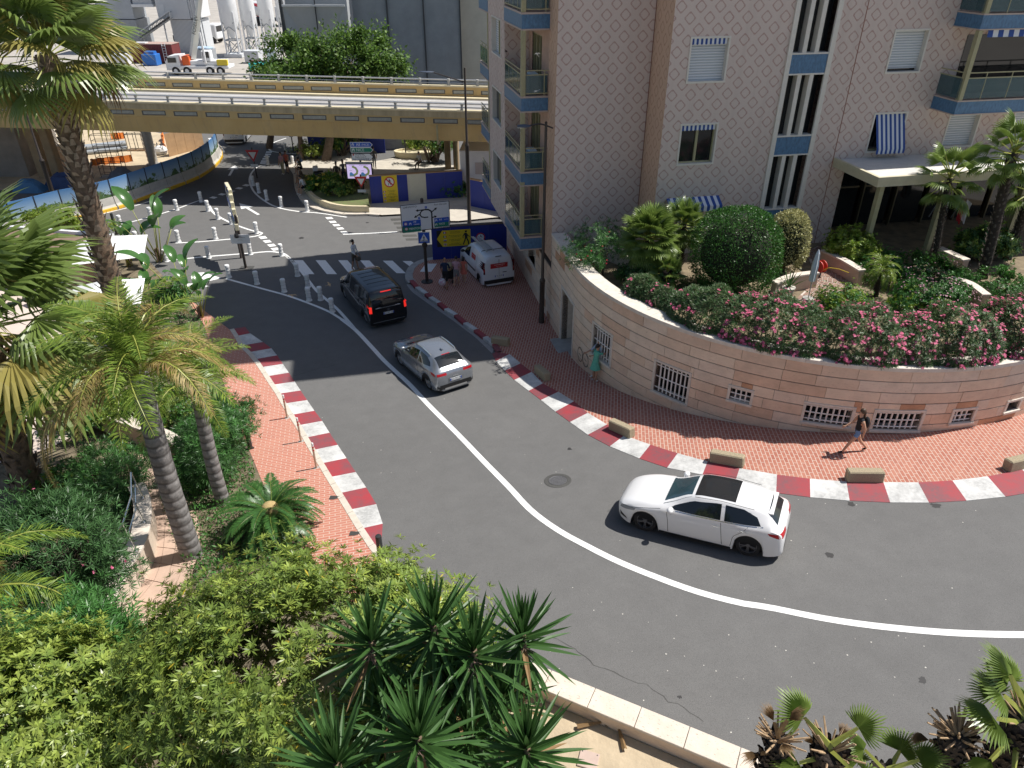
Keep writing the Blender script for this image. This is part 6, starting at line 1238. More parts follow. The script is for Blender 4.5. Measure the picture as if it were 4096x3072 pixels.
txt('A8', 368, 412, .13, M_SWHITE); txt('GENES', 395, 447, .1, M_SWHITE); txt('MENTON', 372, 507, .15, M_SWHITE, sx=.95); txt('A8', 712, 380, .14, M_SWHITE); txt('NICE', 786, 375, .09, M_SWHITE); txt('NICE', 735, 438, .14, M_SWHITE)
def badge(x, y): q = bp(x, y); flat('weight_badge', [disc(*q, .08)], M_SRED, SM, .012, bd); flat('weight_badge', [disc(*q, .06)], M_SWHITE, SM, .013, bd); text('12t', .05, M_SBLACK, SM @ Matrix.Translation((q[0], q[1], .015)), bd)
badge(250, 443); badge(260, 515)
def mway(x, y): q = bp(x, y); flat('motorway_symbol', [seg((q[0] - .05, q[1] - .06), (q[0] - .015, q[1] + .06), .025), seg((q[0] + .05, q[1] - .06), (q[0] + .015, q[1] + .06), .025), rect(q[0], q[1] + .01, .13, .02)], M_SWHITE, SM, .012, bd)
mway(310, 440); mway(655, 390); mway(658, 450)
for x, y in ((510, 208), (425, 358)): q = bp(x, y); flat('parking_badge', [rect(q[0], q[1], .11, .12)], M_SBLUE, SM, .012, bd); text('P', .1, M_SWHITE, SM @ Matrix.Translation((q[0], q[1], .015)), bd)
PM = frame((.0, -.11, 2.52), (math.cos(R(6)), math.sin(R(6)), 0), (0, 0, 1)); cs = MB().box((-.31, -.31, -.03), (.31, .31, 0), PM).build('crossing_plate', M_SWHITE, sg); flat('blue_field', [rect(0, 0, .56, .56)], M_SBLUE, PM, .003, cs); flat('triangle', [[(-.23, -.2), (.23, -.2), (0, .22)]], M_SWHITE, PM, .005, cs); flat('figure', walker(.0, -.02, .26), M_SBLACK, PM, .007, cs); flat('zebra_bars', [seg((-.17 + .07 * k, -.19), (-.15 + .066 * k, -.13), .03) for k in range(6)], M_SBLACK, PM, .008, cs)
# ---- yellow arrow board and no-pedestrian disc on hoarding B
HB0 = Vector((-4.56, 39.65)); HBu = Vector((LB_ and (-.3 + 4.56), 40.42 - 39.65)).normalized()
def hb(x, y): return onplane(cr(6, x, y), HB0, HBu)
t0 = hb(1562, 402); tr_ = hb(1852, 335); br_ = hb(1855, 475); tl_ = hb(1608, 333); bl_ = hb(1612, 473)
zc_, hh_ = (tl_[1] + bl_[1]) / 2, abs(tl_[1] - bl_[1]) / 2; x0_, x1_ = tl_[0], tr_[0]
HM = frame((HB0.x, HB0.y, 0), (HBu.x, HBu.y, 0), (0, 0, 1)) ; par = hB; IM = hB.matrix_basis.inverted(); bpy.context.view_layer.update(); IM = hB.matrix_world.inverted(); HM = IM @ HM
ya = thing('arrow_board', 'yellow arrow board telling walkers to go left, on the dark blue hoarding', 'sign', (HB0.x, HB0.y, 0)); HM = frame((0, 0, 0), (HBu.x, HBu.y, 0), (0, 0, 1))
yb_ = flat('board', [[(t0[0], zc_), (x0_, zc_ - hh_), (x1_, zc_ - hh_), (x1_, zc_ + hh_), (x0_, zc_ + hh_)]], M_SYEL, HM, .02, ya); flat('backing', [rect((t0[0] + x1_) / 2, zc_, x1_ - t0[0], 2 * hh_ + .01)], M_SBLACK, HM, .012, ya)
flat('walking_figure', [[(2 * (x1_ - .26) - x, y) for x, y in p][::-1] for p in walker(x1_ - .26, zc_, hh_ * 1.8)], M_SBLACK, HM, .024, yb_)
for i, (k, a_, b_) in enumerate((('fr', 'POUR VOTRE SECURITE', 'LE PASSAGE EST FERME'), ('it', 'PER LA VOSTRA SICUREZZA', 'ATTRAVERSARE QUI'), ('ru', 'DLA VASHEY BEZOPASNOSTI', 'PROSIM VAS PEREITI'), ('uk', 'FOR YOUR SAFETY', 'PEDESTRIANS USE CROSSING'))):
	y = zc_ + hh_ * (.72 - .48 * i); flag(k, x0_ + .14, y, .17, HM, .024, yb_)
	for j, s_ in enumerate((a_, b_)): text(s_, .075, M_SBLACK, HM @ Matrix.Translation((x0_ + .72, y + .035 - .08 * j, .024)), yb_, sx=.75)
nc = hb(1940, 390); rr_ = .27; nd = thing('no_pedestrians_disc', 'round red-rimmed no-walking disc on the dark blue hoarding', 'sign', (HB0.x, HB0.y, 0)); d_ = flat('rim', [disc(nc[0], nc[1], rr_)], M_SRED, HM, .016, nd); flat('face', [disc(nc[0], nc[1], rr_ * .74)], M_SWHITE, HM, .019, nd); flat('figure', walker(nc[0], nc[1], rr_ * 1.1), M_SBLACK, HM, .022, nd)
# ---- yellow poster on hoarding A
HA0 = Vector((-9.79, 49.98)); HAu = Vector((6.29, 1.58)).normalized(); ha = lambda x, y: onplane(zb(x, y), HA0, HAu)
a_, b_ = ha(1120, 470), ha(1350, 805); AM = frame((0, 0, 0), (HAu.x, HAu.y, 0), (0, 0, 1)); pw_, pz0, pz1 = (a_[0], b_[0]), b_[1], a_[1]
yp = thing('no_walking_poster', 'yellow poster with a crossed-out walker on the blue hoarding under the flyover', 'sign', (HA0.x, HA0.y, 0)); cx_ = (pw_[0] + pw_[1]) / 2; ww_ = pw_[1] - pw_[0]; pb = flat('sheet', [rect(cx_, (pz0 + pz1) / 2, ww_, pz1 - pz0)], M_SYEL, AM, .012, yp); cz_ = pz1 - ww_ * .42
flat('ring', [disc(cx_, cz_, ww_ * .34)], M_SRED, AM, .016, yp); flat('ring_face', [disc(cx_, cz_, ww_ * .27)], M_SWHITE, AM, .019, yp); flat('figure', walker(cx_, cz_, ww_ * .44), M_SBLACK, AM, .022, yp); flat('slash', [seg((cx_ - ww_ * .22, cz_ + ww_ * .22), (cx_ + ww_ * .22, cz_ - ww_ * .22), ww_ * .08)], M_SRED, AM, .025, yp)
for i, (k, s1, s2) in enumerate((('fr', 'PASSAGE INTERDIT', 'AUX PIETONS'), ('it', 'PASSAGGIO', 'VIETATO AI PEDONI'), ('ru', 'PESHEKHODAM PROKHOD', 'ZAPRESHEN'), ('uk', 'NO PEDESTRIAN', 'CROSSING'))):
	y = pz0 + (pz1 - pz0) * (.42 - .11 * i); flag(k, pw_[0] + .14, y, .15, AM, .016, pb); text(s1, .085, M_SBLACK, AM @ Matrix.Translation((cx_ + .1, y + .04, .016)), pb, sx=.75); text(s2, .085, M_SBLACK, AM @ Matrix.Translation((cx_ + .1, y - .045, .016)), pb, sx=.75)
# ---- stacked direction blades and the car park screen
YS = 50.9; sp_ = aty(zb(850, 270), YS); ds = thing('blade_direction_sign', 'post with stacked blue, green and white direction blades under the flyover', 'road sign', (sp_.x, YS, .12)); pole(ds, aty(zb(800, 15), YS).z, .07)
def blade(x0, y0, x1, y1, m_, border, lines, point=True):
	a, b = aty(zb(x0, y0), YS - .12), aty(zb(x1, y1), YS - .12); w, h = b.x - a.x, a.z - b.z; M_ = frame((a.x - sp_.x, -.12, b.z - .12), (1, 0, 0), (0, 0, 1)); pt = h * .5
	shp = lambda e: [(e, e), (w - pt, e), (w - e * 1.4, h / 2), (w - pt, h - e), (e, h - e)]
	o = MB(); o.prism(shp(0), -.04, 0, M_); o = o.build('blade', border, ds); flat('face', [shp(.035)], m_, M_, .003, o)
	for (s_, fx, fy, sz, c) in lines: text(s_, sz, c, M_ @ Matrix.Translation((w * fx, h * fy, .006)), o, sx=.92)
	return M_, w, h, o
M1, w1, h1, o1 = blade(712, 28, 1012, 95, M_SBLUE, M_SWHITE, (('A8', .36, .5, .27, M_SWHITE), ('(NICE)', .68, .5, .2, M_SWHITE))); M2, w2, h2, o2 = blade(720, 97, 1020, 163, M_SGREEN, M_SWHITE, (('NICE', .42, .5, .27, M_SWHITE),)); M3, w3, h3, o3 = blade(728, 172, 1028, 268, M_SWHITE, M_SBLACK, (('HÔPITAL', .4, .8, .18, M_SBLACK), ('Stade Louis II', .42, .5, .15, M_SBLACK), ('LA CONDAMINE', .44, .2, .16, M_SBLACK)))
for M_, w, h, o in ((M1, w1, h1, o1), (M2, w2, h2, o2)): q = (w * .12, h * .5); flat('motorway_symbol', [seg((q[0] - .07, q[1] - .1), (q[0] - .02, q[1] + .1), .04), seg((q[0] + .07, q[1] - .1), (q[0] + .02, q[1] + .1), .04), rect(q[0], q[1] + .02, .2, .03)], M_SWHITE, M_, .006, o)
flat('red_cross', [rect(w3 * .1, h3 * .8, .14, .05), rect(w3 * .1, h3 * .8, .05, .14)], M_SRED, M3, .006, o3)
a_, b_ = aty(zb(668, 318), YS - .3), aty(zb(1005, 500), YS - .3); sw, shh = b_.x - a_.x, a_.z - b_.z
sc_ = thing('car_park_screen', 'lit lilac display screen showing two car park charts', 'screen', (sp_.x, YS, .12)); DM = frame((a_.x - sp_.x, -.3, b_.z - .12), (1, 0, 0), (0, 0, 1))
MB().box((-.07, -.07, -.22), (sw + .07, shh + .07, -.01), DM).build('housing', M_SBLACK, sc_); MB().box((-.1, shh + .07, -.24), (sw + .1, shh + .12, .02), DM).build('hood', M_SBACK, sc_); MB().box((sw * .45, -.0, -.3), (sw * .55, shh, -.22), DM).build('bracket', M_SBROWN, sc_)
pn = flat('display', [rect(sw / 2, shh / 2, sw, shh)], mat('lilac_display', (.3, .25, .38), .4, emit=(.72, .6, .95, .55)), DM, .0, sc_); M_DG = mat('display_green', (.1, .14, .05), .5, emit=(.3, .36, .16, .3)); M_DB = mat('display_blue', (.02, .08, .2), .5, emit=(.1, .3, .62, .3))
for k in range(2):
	ox_ = sw * (.06 + .47 * k); pts = [(.16, .86), (.3, .75), (.36, .55), (.33, .35), (.2, .22)]; pts = [(ox_ + x * sw, y * shh) for x, y in pts]
	flat('chart_arc', [seg(a, b, sw * .085) for a, b in zip(pts, pts[1:])] + [disc(*p, sw * .042, 10) for p in pts[1:]], M_DG, DM, .003, pn); flat('car_icon', [[(ox_ + x * sw, y * shh) for x, y in ((.03, .2), (.2, .2), (.2, .32), (.16, .36), (.13, .44), (.06, .44), (.03, .34))]], M_DB, DM, .004, pn); flat('car_shadow', [rect(ox_ + sw * .12, shh * .17, sw * .2, shh * .06)], M_DG, DM, .003, pn)
	text(('LE LOUIS', 'STADE LOUIS II')[k], .085, M_SBLACK, DM @ Matrix.Translation((ox_ + sw * .16, shh * .93, .005)), pn); text(('0 KM', '4 MIN')[k], .08, M_SBLACK, DM @ Matrix.Translation((ox_ + sw * .09, shh * .55, .005)), pn)
# ---- give way triangles
def tri_sign(label, base, cz, s, plate, facing=0):
	o = thing('give_way_sign', label, 'road sign', base, facing); pole(o, cz + s * .55, .05); T = frame((0, -.07, cz), (1, 0, 0), (0, 0, 1)); tp = [(-s * .55, s * .4), (0, -s * .55), (s * .55, s * .4)]; mb = MB(); mb.prism(tp[::-1] if False else [tp[1], tp[2], tp[0]], -.03, 0, T); f = mb.build('triangle', M_SRED, o); flat('white_field', [[(x * .58, y * .58 + s * .0) for x, y in (tp[1], tp[2], tp[0])]], M_SWHITE, T, .004, f)
	if plate: MB().box((-.28, -.1, cz - s * .95), (.28, -.06, cz - s * .72)).build('plate', M_SWHITE, o)
b1 = G(za(908, 530)); tri_sign('give way sign standing in the dark flyover shadow', b1, aty(za(865, 275), b1.y).z, .95, True); b2 = G(za(2085, 815)); b2.z = .3; tri_sign('small give way sign beside the curved planter shrub', b2, aty(zb(890, 590), b2.y).z, .8, True)
# ---- post with stacked cream sign blades seen edge-on
b0, b1 = G(za(785, 1530)), G(za(735, 1415)); d = b1 - b0; tp_ = thing('blade_sign_post', 'brown twin-post sign with stacked cream blades seen edge-on at the island', 'road sign', b0, 0); hgt = aty(za(590, 640), b1.y).z
pole(tp_, 2.1 + 1.0, .075); MB().lathe((d.x, d.y, 0), ((.11, 0), (.075, .05), (.075, hgt - .05), (.08, hgt), (.02, hgt + .05)), 10).build('pole', M_SBROWN, tp_, smooth=40); MB().box((-.35, -.3, 0), (.4, .3, .02), Matrix.Translation((0, 0, 0))).build('base_plate', M_ASPH2, tp_)
un = Vector((d.x, d.y, 0)).normalized(); nn_ = Vector((un.y, -un.x, 0))
edge = ((660, 1070), (655, 985), (632, 905), (615, 830), (600, 745), (590, 690))
for i, (x, y) in enumerate(edge):
	yy = b0.y + .25 * i; q = aty(za(x + 20, y), yy); ll = 1.5; hh2 = .36
	bx = MB(); Mx = Matrix.Translation((q.x - b0.x, q.y - b0.y, q.z)) @ Matrix.Rotation(math.atan2(un.y, un.x), 4, 'Z'); bx.box((-.15, -.1, -hh2 / 2), (ll, .1, hh2 / 2), Mx, bev=.02); bl = bx.build('blade', mat('cream_sign_edge', (.62, .57, .4), .6, .1, 4), tp_); fc = MB(); fc.box((-.1, .101, -hh2 / 2 + .04), (ll - .05, .106, hh2 / 2 - .04), Mx); fc.build('face', M_SBLUE if i % 2 else M_SWHITE, bl)
q = aty(za(722, 1205), b0.y - .1); PLM = frame((q.x - b0.x, -.14, q.z), (1, .05, 0), (0, 0, 1)); pl_ = MB().box((-.52, -.25, -.03), (.52, .25, 0), PLM).build('white_plate', M_SWHITE, tp_); flat('plate_print', [[(-.18, .1), (.0, .2), (.18, .1), (.3, .1), (.3, .07), (-.3, .07), (-.3, .1)]], M_SBACK, PLM, .003, pl_); text('OTEL', .12, M_SBACK, PLM @ Matrix.Translation((0, -.05, .004)), pl_)
MB().lathe((-.1, -.15, aty(za(665, 1160), b0.y).z - .1), ((.1, 0), (.14, .1), (.1, .22)), 10).build('clamp', M_SBLACK, tp_)
for (p, h_, lb_) in ((za(1310, 225), 1.9, 'thin dark post on the far curve under the flyover'), (zb(1448, 262), 3.2, 'thin dark post with a white plate beside the far planter')):
	q = G(p); o = thing('thin_post', lb_, 'post', q); pole(o, h_, .05); MB().cyl((0, 0, 0), .3, .04, 12).build('base_plate', M_SBLACK, o); MB().box((-.18, -.06, h_ - .75), (.18, -.03, h_ - .1)).build('plate', M_SWHITE, o)
# ---- birds
def bird(label, loc, rz, span, m_, pitch=.2):
	o = thing('bird', label, 'bird', loc, 0, 'birds in flight', rot=(pitch, .15, rz)); s = span / 2
	mb = MB(); mb.rings([[(w * math.cos(k * math.pi / 3), y, .7 * w * math.sin(k * math.pi / 3)) for k in range(6)] for y, w in ((-.42 * s, .02 * s), (-.2 * s, .08 * s), (.05 * s, .12 * s), (.25 * s, .1 * s), (.38 * s, .06 * s), (.46 * s, .012 * s))]); mb.add([(-.1 * s, -.75 * s, 0), (0, -.6 * s, .02), (.1 * s, -.75 * s, 0), (0, -.38 * s, .01)], ((0, 1, 3), (1, 2, 3)))
	b = mb.build('body', m_, o, smooth=True)
	for sg in (1, -1): w = MB(); w.add([(0, .22 * s, .04 * s), (0, -.1 * s, .04 * s), (sg * .5 * s, .22 * s, .16 * s), (sg * .5 * s, -.02 * s, .14 * s), (sg * s, -.12 * s, .05 * s)], ((0, 1, 3, 2), (2, 3, 4))); w.build('wing', m_, o)
M_BIRD = mat('tan_bird', (.42, .3, .17), .8, .2, 10); M_BIRDW = mat('white_bird', (.75, .74, .7), .8)
bird('tan bird flying above the road beside the black van', atz(cr(6, 630, 800), 3.0), R(-60), .48, M_BIRD); bird('tan bird flying above the lower fork line', atz(cr(6, 310, 895), 3.0), R(20), .5, M_BIRD)
ZD = lambda x, y: (475 + x / 9.48, y / 9.48)
bird('white bird flying in front of the upper balcony door', aty(ZD(590, 515), 31.6), R(130), .42, M_BIRDW, .9); bird('white bird flying before the balcony glass', aty(ZD(580, 865), 31.6), R(100), .46, M_BIRDW, -.3); bird('dark bird flying past the side balcony edge', aty(ZD(292, 490), 33), R(70), .42, mat('dark_bird', (.05, .03, .025), .8), 1.2)
# ==== PEOPLE
M_SKIN = mat('skin', (.5, .29, .19), .6, .08, 9); M_SKIN2 = mat('tanned_skin', (.36, .19, .115), .6, .08, 9)
def cloth(name, c): return mat('cloth_' + name, c, .9, .12, 14)
C_ = dict(black=cloth('black', (.015, .015, .017)), denim=cloth('denim', (.16, .27, .46)), white=cloth('white', (.72, .72, .72)), brown=cloth('brown', (.1, .075, .055)), navy=cloth('navy', (.02, .03, .07)), pink=cloth('pink', (.55, .32, .36)), grey=cloth('grey', (.2, .2, .2)), coral=cloth('coral', (.6, .16, .11)), mint=cloth('mint', (.13, .46, .34)), sky=cloth('pale_blue', (.5, .58, .7)), beige=cloth('beige', (.42, .36, .22)), olive=cloth('olive', (.12, .12, .08)))
M_HAIRD = mat('dark_hair', (.02, .014, .01), .5, .3, 40); M_HAIRB = mat('brown_hair', (.07, .04, .022), .5, .3, 40)
PEOPLE = []
def rotd(v, a): return Vector((v.x * math.cos(a) + v.z * math.sin(a), v.y, -v.x * math.sin(a) + v.z * math.cos(a)))
def person(label, loc, heading, H=1.7, legs=((0, 0), (0, 0)), arms=((.05, .1), (.05, .1)), lean=0.0, skin=M_SKIN, top='white', top_sleeve=.5, bottom='denim', bottom_len=.5, shoes='black', hair=M_HAIRD, hair_len=0, dress=None, seat=None, spread=.0, bag=None, group=None, arm_out=.12, backpack=False, ponytail=False, head_turn=0):
	"""x forward, y left. legs: (hip flexion, knee flexion); arms: (shoulder flexion, elbow flexion)"""
	h = H; pel = Vector((0, 0, .52 * h)); J = {}; J['pelvis'] = pel; up = lambda d: rotd(Vector((0, 0, d * h)), lean)
	J['spine'] = pel + up(.12); J['chest'] = pel + up(.235); J['neck'] = pel + up(.32); J['jaw'] = pel + up(.365) + Vector((.012 * h, 0, 0)); J['head'] = pel + up(.415) + Vector((.012 * h, 0, 0)); J['crown'] = pel + up(.463)
	E = [('pelvis', 'spine'), ('spine', 'chest'), ('chest', 'neck'), ('neck', 'jaw'), ('jaw', 'head'), ('head', 'crown')]; rad = dict(pelvis=(.078, .062), spine=(.066, .055), chest=(.078, .06), neck=(.03, .03), jaw=(.037, .042), head=(.046, .054), crown=(.03, .036))
	for s_, sg, (hf, kf), (sf, ef) in (('L', 1, legs[0], arms[0]), ('R', -1, legs[1], arms[1])):
		hip = pel + Vector((0, sg * .052 * h, -.02 * h)); th = rotd(Vector((0, sg * spread * .24 * h, -.24 * h)), -hf); knee = hip + th; sh = rotd(Vector((0, 0, -.235 * h)), -hf + kf); ank = knee + sh; fa = -hf + kf; toe = ank + rotd(Vector((.085 * h, sg * .01 * h, -.022 * h)), min(.6, fa * .5)); heel = ank + Vector((-.018 * h, 0, -.02 * h))
		J['hip' + s_], J['knee' + s_], J['ank' + s_], J['toe' + s_] = hip, knee, ank, toe; E += [('pelvis', 'hip' + s_), ('hip' + s_, 'knee' + s_), ('knee' + s_, 'ank' + s_), ('ank' + s_, 'toe' + s_)]
		rad.update({'hip' + s_: (.052, .054), 'knee' + s_: (.033, .035), 'ank' + s_: (.022, .024), 'toe' + s_: (.019, .013)})
		shd = J['chest'] + rotd(Vector((0, sg * .105 * h, .04 * h)), lean); ua = rotd(Vector((0, sg * arm_out * .17 * h, -.17 * h)), -sf + lean); el = shd + ua; fo = rotd(Vector((0, -sg * .02 * h, -.145 * h)), -sf - ef + lean); wr = el + fo; ha = wr + fo.normalized() * .045 * h
		J['sh' + s_], J['el' + s_], J['wr' + s_], J['ha' + s_] = shd, el, wr, ha; E += [('chest', 'sh' + s_), ('sh' + s_, 'el' + s_), ('el' + s_, 'wr' + s_), ('wr' + s_, 'ha' + s_)]
		rad.update({'sh' + s_: (.033, .033), 'el' + s_: (.023, .024), 'wr' + s_: (.015, .017), 'ha' + s_: (.012, .022)})
	zmin = min(J['toeL'].z, J['toeR'].z, J['ankL'].z - .022 * h, J['ankR'].z - .022 * h) - .01 * h
	if seat is not None: dz = seat - (pel.z - .06 * h)
	else: dz = -zmin
	for k in J: J[k] = J[k] + Vector((0, 0, dz))
	names = list(J); idx = {n: i for i, n in enumerate(names)}
	me = bpy.data.meshes.new('body'); me.from_pydata([J[n] for n in names], [(idx[a], idx[b]) for a, b in E], []); me.update()
	root = thing('person', label, 'person', loc, math.atan2(heading[1], heading[0]), group); ob = link('body', me, root)
	md = ob.modifiers.new('skin', 'SKIN'); md.use_smooth_shade = True
	for i, n in enumerate(names):
		sv_ = me.skin_vertices[0].data[i]; sv_.radius = (rad[n][0] * h, rad[n][1] * h); sv_.use_root = (n == 'pelvis')
	sub = ob.modifiers.new('sub', 'SUBSURF'); sub.levels = 1; sub.render_levels = 1
	PEOPLE.append((ob, J, dict(h=h, skin=skin, top=top, ts=top_sleeve, bottom=bottom, bl=bottom_len, shoes=shoes, dress=dress)))
	hd = J['head']; hm = MB(); hm.ell(hd + Vector((-.016 * h, 0, .022 * h)), (.054 * h, .05 * h, .058 * h), 12, 8)
	if hair is not None:
		if hair_len: hm.rings([[hd + Vector((-.05 * h - t * .02 * h + .022 * h * math.cos(a) * (1 - .3 * t), .045 * h * (1 - .35 * t) * math.sin(a), .03 * h - t * hair_len * h)) for a in [k * math.pi / 4 for k in range(8)]] for t in (0, .35, .7, 1)])
		if ponytail: hm.tube([hd + Vector((-.06 * h, 0, .03 * h)), hd + Vector((-.105 * h, 0, .01 * h)), hd + Vector((-.105 * h, 0, -.08 * h))], [.014 * h, .02 * h, .006 * h], 6)
		hm.build('hair', hair, root, smooth=True)
	if dress:
		key, zh, flare = dress; c0 = J['chest']; p0 = J['pelvis']; rr = []
		for t, wx, wy in ((-.28, .066, .084), (0, .062, .078), (.45, .06, .07), (1, .07, .082), (1.25, .08 + flare * .3, .092 + flare * .4), (1.6, .085 + flare * .7, .1 + flare * .8), (zh, .09 + flare, .105 + flare)):
			q = c0.lerp(p0, t) if t <= 1 else p0 + Vector(((J['kneeL'].x + J['kneeR'].x) / 2 * (t - 1) * .6, 0, -(t - 1) * .235 * h)); rr.append([q + Vector((wx * h * math.cos(a), wy * h * math.sin(a) * (1 + (.08 * math.sin(5 * a) if t > 1 else 0)), 0)) for a in [k * math.pi / 8 for k in range(16)]])
		mb = MB(); mb.rings(rr, True, False); mb.build('dress', C_[key], root, smooth=True)
	if backpack:
		q = J['chest'] + Vector((-.11 * h, 0, -.05 * h)); m_ = MB(); m_.ell(q, (.055 * h, .085 * h, .13 * h), 10, 8); m_.build('backpack', C_['black'], root, smooth=True)
	return root, J
def finish_people():
	bpy.context.view_layer.update(); dg = bpy.context.evaluated_depsgraph_get()
	for ob, J, s in PEOPLE:
		me = bpy.data.meshes.new_from_object(ob.evaluated_get(dg)); ob.modifiers.clear(); old = ob.data; ob.data = me; bpy.data.meshes.remove(old)
		bones = [('pelvis', 'spine', 'torso'), ('spine', 'chest', 'torso'), ('chest', 'neck', 'torso'), ('neck', 'jaw', 'head'), ('jaw', 'crown', 'head')]
		for k in 'LR': bones += [('pelvis', 'hip' + k, 'pelvis'), ('hip' + k, 'knee' + k, 'thigh'), ('knee' + k, 'ank' + k, 'shin'), ('ank' + k, 'toe' + k, 'foot'), ('chest', 'sh' + k, 'torso'), ('sh' + k, 'el' + k, 'arm'), ('el' + k, 'wr' + k, 'fore'), ('wr' + k, 'ha' + k, 'hand')]
		A = np.array([J[a] for a, b, c in bones]); B = np.array([J[b] for a, b, c in bones]); D = B - A; L2 = (D ** 2).sum(1)
		C0 = np.array([p.center for p in me.polygons]); t = ((C0[:, None] - A[None]) * D[None]).sum(2) / L2[None]; tc_ = np.clip(t, 0, 1); dist = np.linalg.norm(C0[:, None] - (A[None] + D[None] * tc_[..., None]), axis=2); best = dist.argmin(1)
		me.materials.clear(); keys = [s['skin'], C_[s['top']], C_[s['bottom']], C_.get(s['shoes']) or s['skin']]
		for k in keys: me.materials.append(k)
		mi = []
		for i, b in enumerate(best):
			lab, tt = bones[b][2], tc_[i, b]; bl, ts = s['bl'], s['ts']
			if lab == 'torso': m_ = 1
			elif lab == 'pelvis': m_ = 2
			elif lab == 'thigh': m_ = 2 if tt < min(1, bl * 2) else 0
			elif lab == 'shin': m_ = 2 if tt < (bl - .5) * 2 else 0
			elif lab == 'foot': m_ = 3
			elif lab == 'arm': m_ = 1 if tt < min(1, ts * 2) else 0
			elif lab == 'fore': m_ = 1 if tt < (ts - .5) * 2 else 0
			else: m_ = 0
			if lab == 'torso' and bones[b][1] == 'spine' and tt < .35 and bones[b][0] == 'pelvis': m_ = 2
			mi.append(m_)
		me.polygons.foreach_set('material_index', mi)
		bm = bmesh.new(); bm.from_mesh(me); h = s['h']
		def lim(P, r, mi_=0, n=5):
			mb = MB(); mb.tube(P, r, n); vs = [bm.verts.new(v) for v in mb.v]
			for f in mb.f:
				try: fc = bm.faces.new([vs[i] for i in f]); fc.material_index = mi_; fc.smooth = True
				except ValueError: pass
		for k, sg in (('L', 1), ('R', -1)):
			w, q = J['wr' + k], J['ha' + k]; d = (q - w).normalized(); sd = Vector((1, 0, 0)) - d * d.x; sd = sd.normalized() if sd.length > .1 else Vector((0, 0, 1)); inn = sd.cross(d) * sg
			for j, ln in enumerate((.042, .047, .044, .034)): b0 = q - d * .01 * h + sd * (.016 - .0105 * j) * h; lim([b0, b0 + d * ln * .55 * h, b0 + d * ln * .9 * h + inn * .01 * h], [.0052 * h, .0048 * h, .0035 * h])
			b0 = w + d * .018 * h + sd * .012 * h; lim([b0, b0 + d * .02 * h + sd * .016 * h, b0 + d * .04 * h + sd * .02 * h], [.006 * h, .0055 * h, .004 * h])
		fw = Vector((1, 0, 0)); hd = J['jaw'].lerp(J['head'], .5); lim([hd + fw * .036 * h + Vector((0, 0, .02 * h)), hd + fw * .058 * h, hd + fw * .04 * h - Vector((0, 0, .006 * h))], [.004 * h, .009 * h, .005 * h])
		bm.to_mesh(me); bm.free(); me.update()
def gp(p, h=.0): q = G(p, h); return q
q = Vector((10.72, 18.5, 0)); q = drape(q, .1)
person('woman in black top and denim shorts striding along the brick pavement', q, (-1, .08), 1.68, ((.5, .12), (-.42, .35)), ((-.35, .35), (.45, .55)), .05, M_SKIN, 'black', .0, 'denim', .22, 'black', M_HAIRB, .17, backpack=True)
wn_ = (Vector((12.88, 30.07, 0)) - Vector((3.3, 25.3, 0))).normalized(); fw_ = Vector((3.32, 25.22, 0)); person('woman in a mint green dress leaning on her companion at the wall', drape(fw_, .1), wn_, 1.66, ((.02, .03), (.05, .1)), ((1.5, .7), (1.5, .7)), .1, M_SKIN, 'mint', .3, 'mint', .3, 'white', M_HAIRD, .05, dress=('mint', 1.75, .035))
person('man in a pale blue shirt and dark shorts leaning back against the stone wall', drape(fw_ + wn_ * .36 + Vector((-.2, .2, 0)), .1), -wn_, 1.78, ((.22, .1), (.15, .05)), ((.6, .9), (.7, .6)), -.12, M_SKIN, 'sky', .6, 'black', .42, 'white', M_HAIRD, 0)
person('person in a white shirt and brown shorts walking over the zebra crossing', gp(cr(6, 860, 668)), (.93, -.36), 1.74, ((.18, .05), (-.12, .15)), ((.2, .5), (.25, .6)), .02, M_SKIN2, 'white', .9, 'brown', .45, None, M_HAIRD, 0, ponytail=True)
b = G(cr(6, 885, 600)); bg_ = thing('handbag', 'dark handbag carried by the person on the crossing', 'bag', gp(cr(6, 868, 668)) + Vector((.22, -.2, .72))); mb = MB(); mb.ell((0, 0, 0), (.16, .09, .14), 10, 6); mb.build('pouch', C_['brown'], bg_, smooth=True); MB().tube([(-.12, 0, .1), (-.06, 0, .3), (.06, 0, .3), (.12, 0, .1)], .012, 5).build('strap', C_['black'], bg_)
fh = (.15, 1); fm = gp(cr(6, 1640, 838), .1); fwm = gp(cr(6, 1735, 812), .1); fg = gp(cr(6, 1800, 778), .1)
person('bald man in navy shirt and black shorts with his back to us near the van', fm, fh, 1.76, ((.12, .05), (-.1, .12)), ((.1, .3), (.35, .6)), .04, M_SKIN2, 'navy', .45, 'black', .48, 'brown', None)
person('woman in a pink top and grey shorts pushing a cart beside the van', fwm, fh, 1.66, ((-.2, .3), (.2, .05)), ((.5, .6), (.3, .4)), .08, M_SKIN, 'pink', .4, 'grey', .35, 'white', M_HAIRD, .03)
person('girl in a coral dress walking next to the white van', fg, fh, 1.42, ((.2, .1), (-.15, .25)), ((.15, .2), (-.1, .2)), .03, M_SKIN, 'coral', .1, 'coral', .2, 'white', M_HAIRD, .1, dress=('coral', 1.7, .03))
ca = gp(cr(6, 1680, 770), .1); cart = thing('shopping_cart', 'dark shopping cart with a beige bag between the man and woman', 'cart', ca, R(80)); MB().box((-.3, -.22, .25), (.3, .22, .75), bev=.04).build('basket', C_['black'], cart); mb = MB(); mb.ell((-.1, .0, .85), (.24, .2, .26), 10, 6); mb.build('beige_bag', C_['beige'], cart, smooth=True)
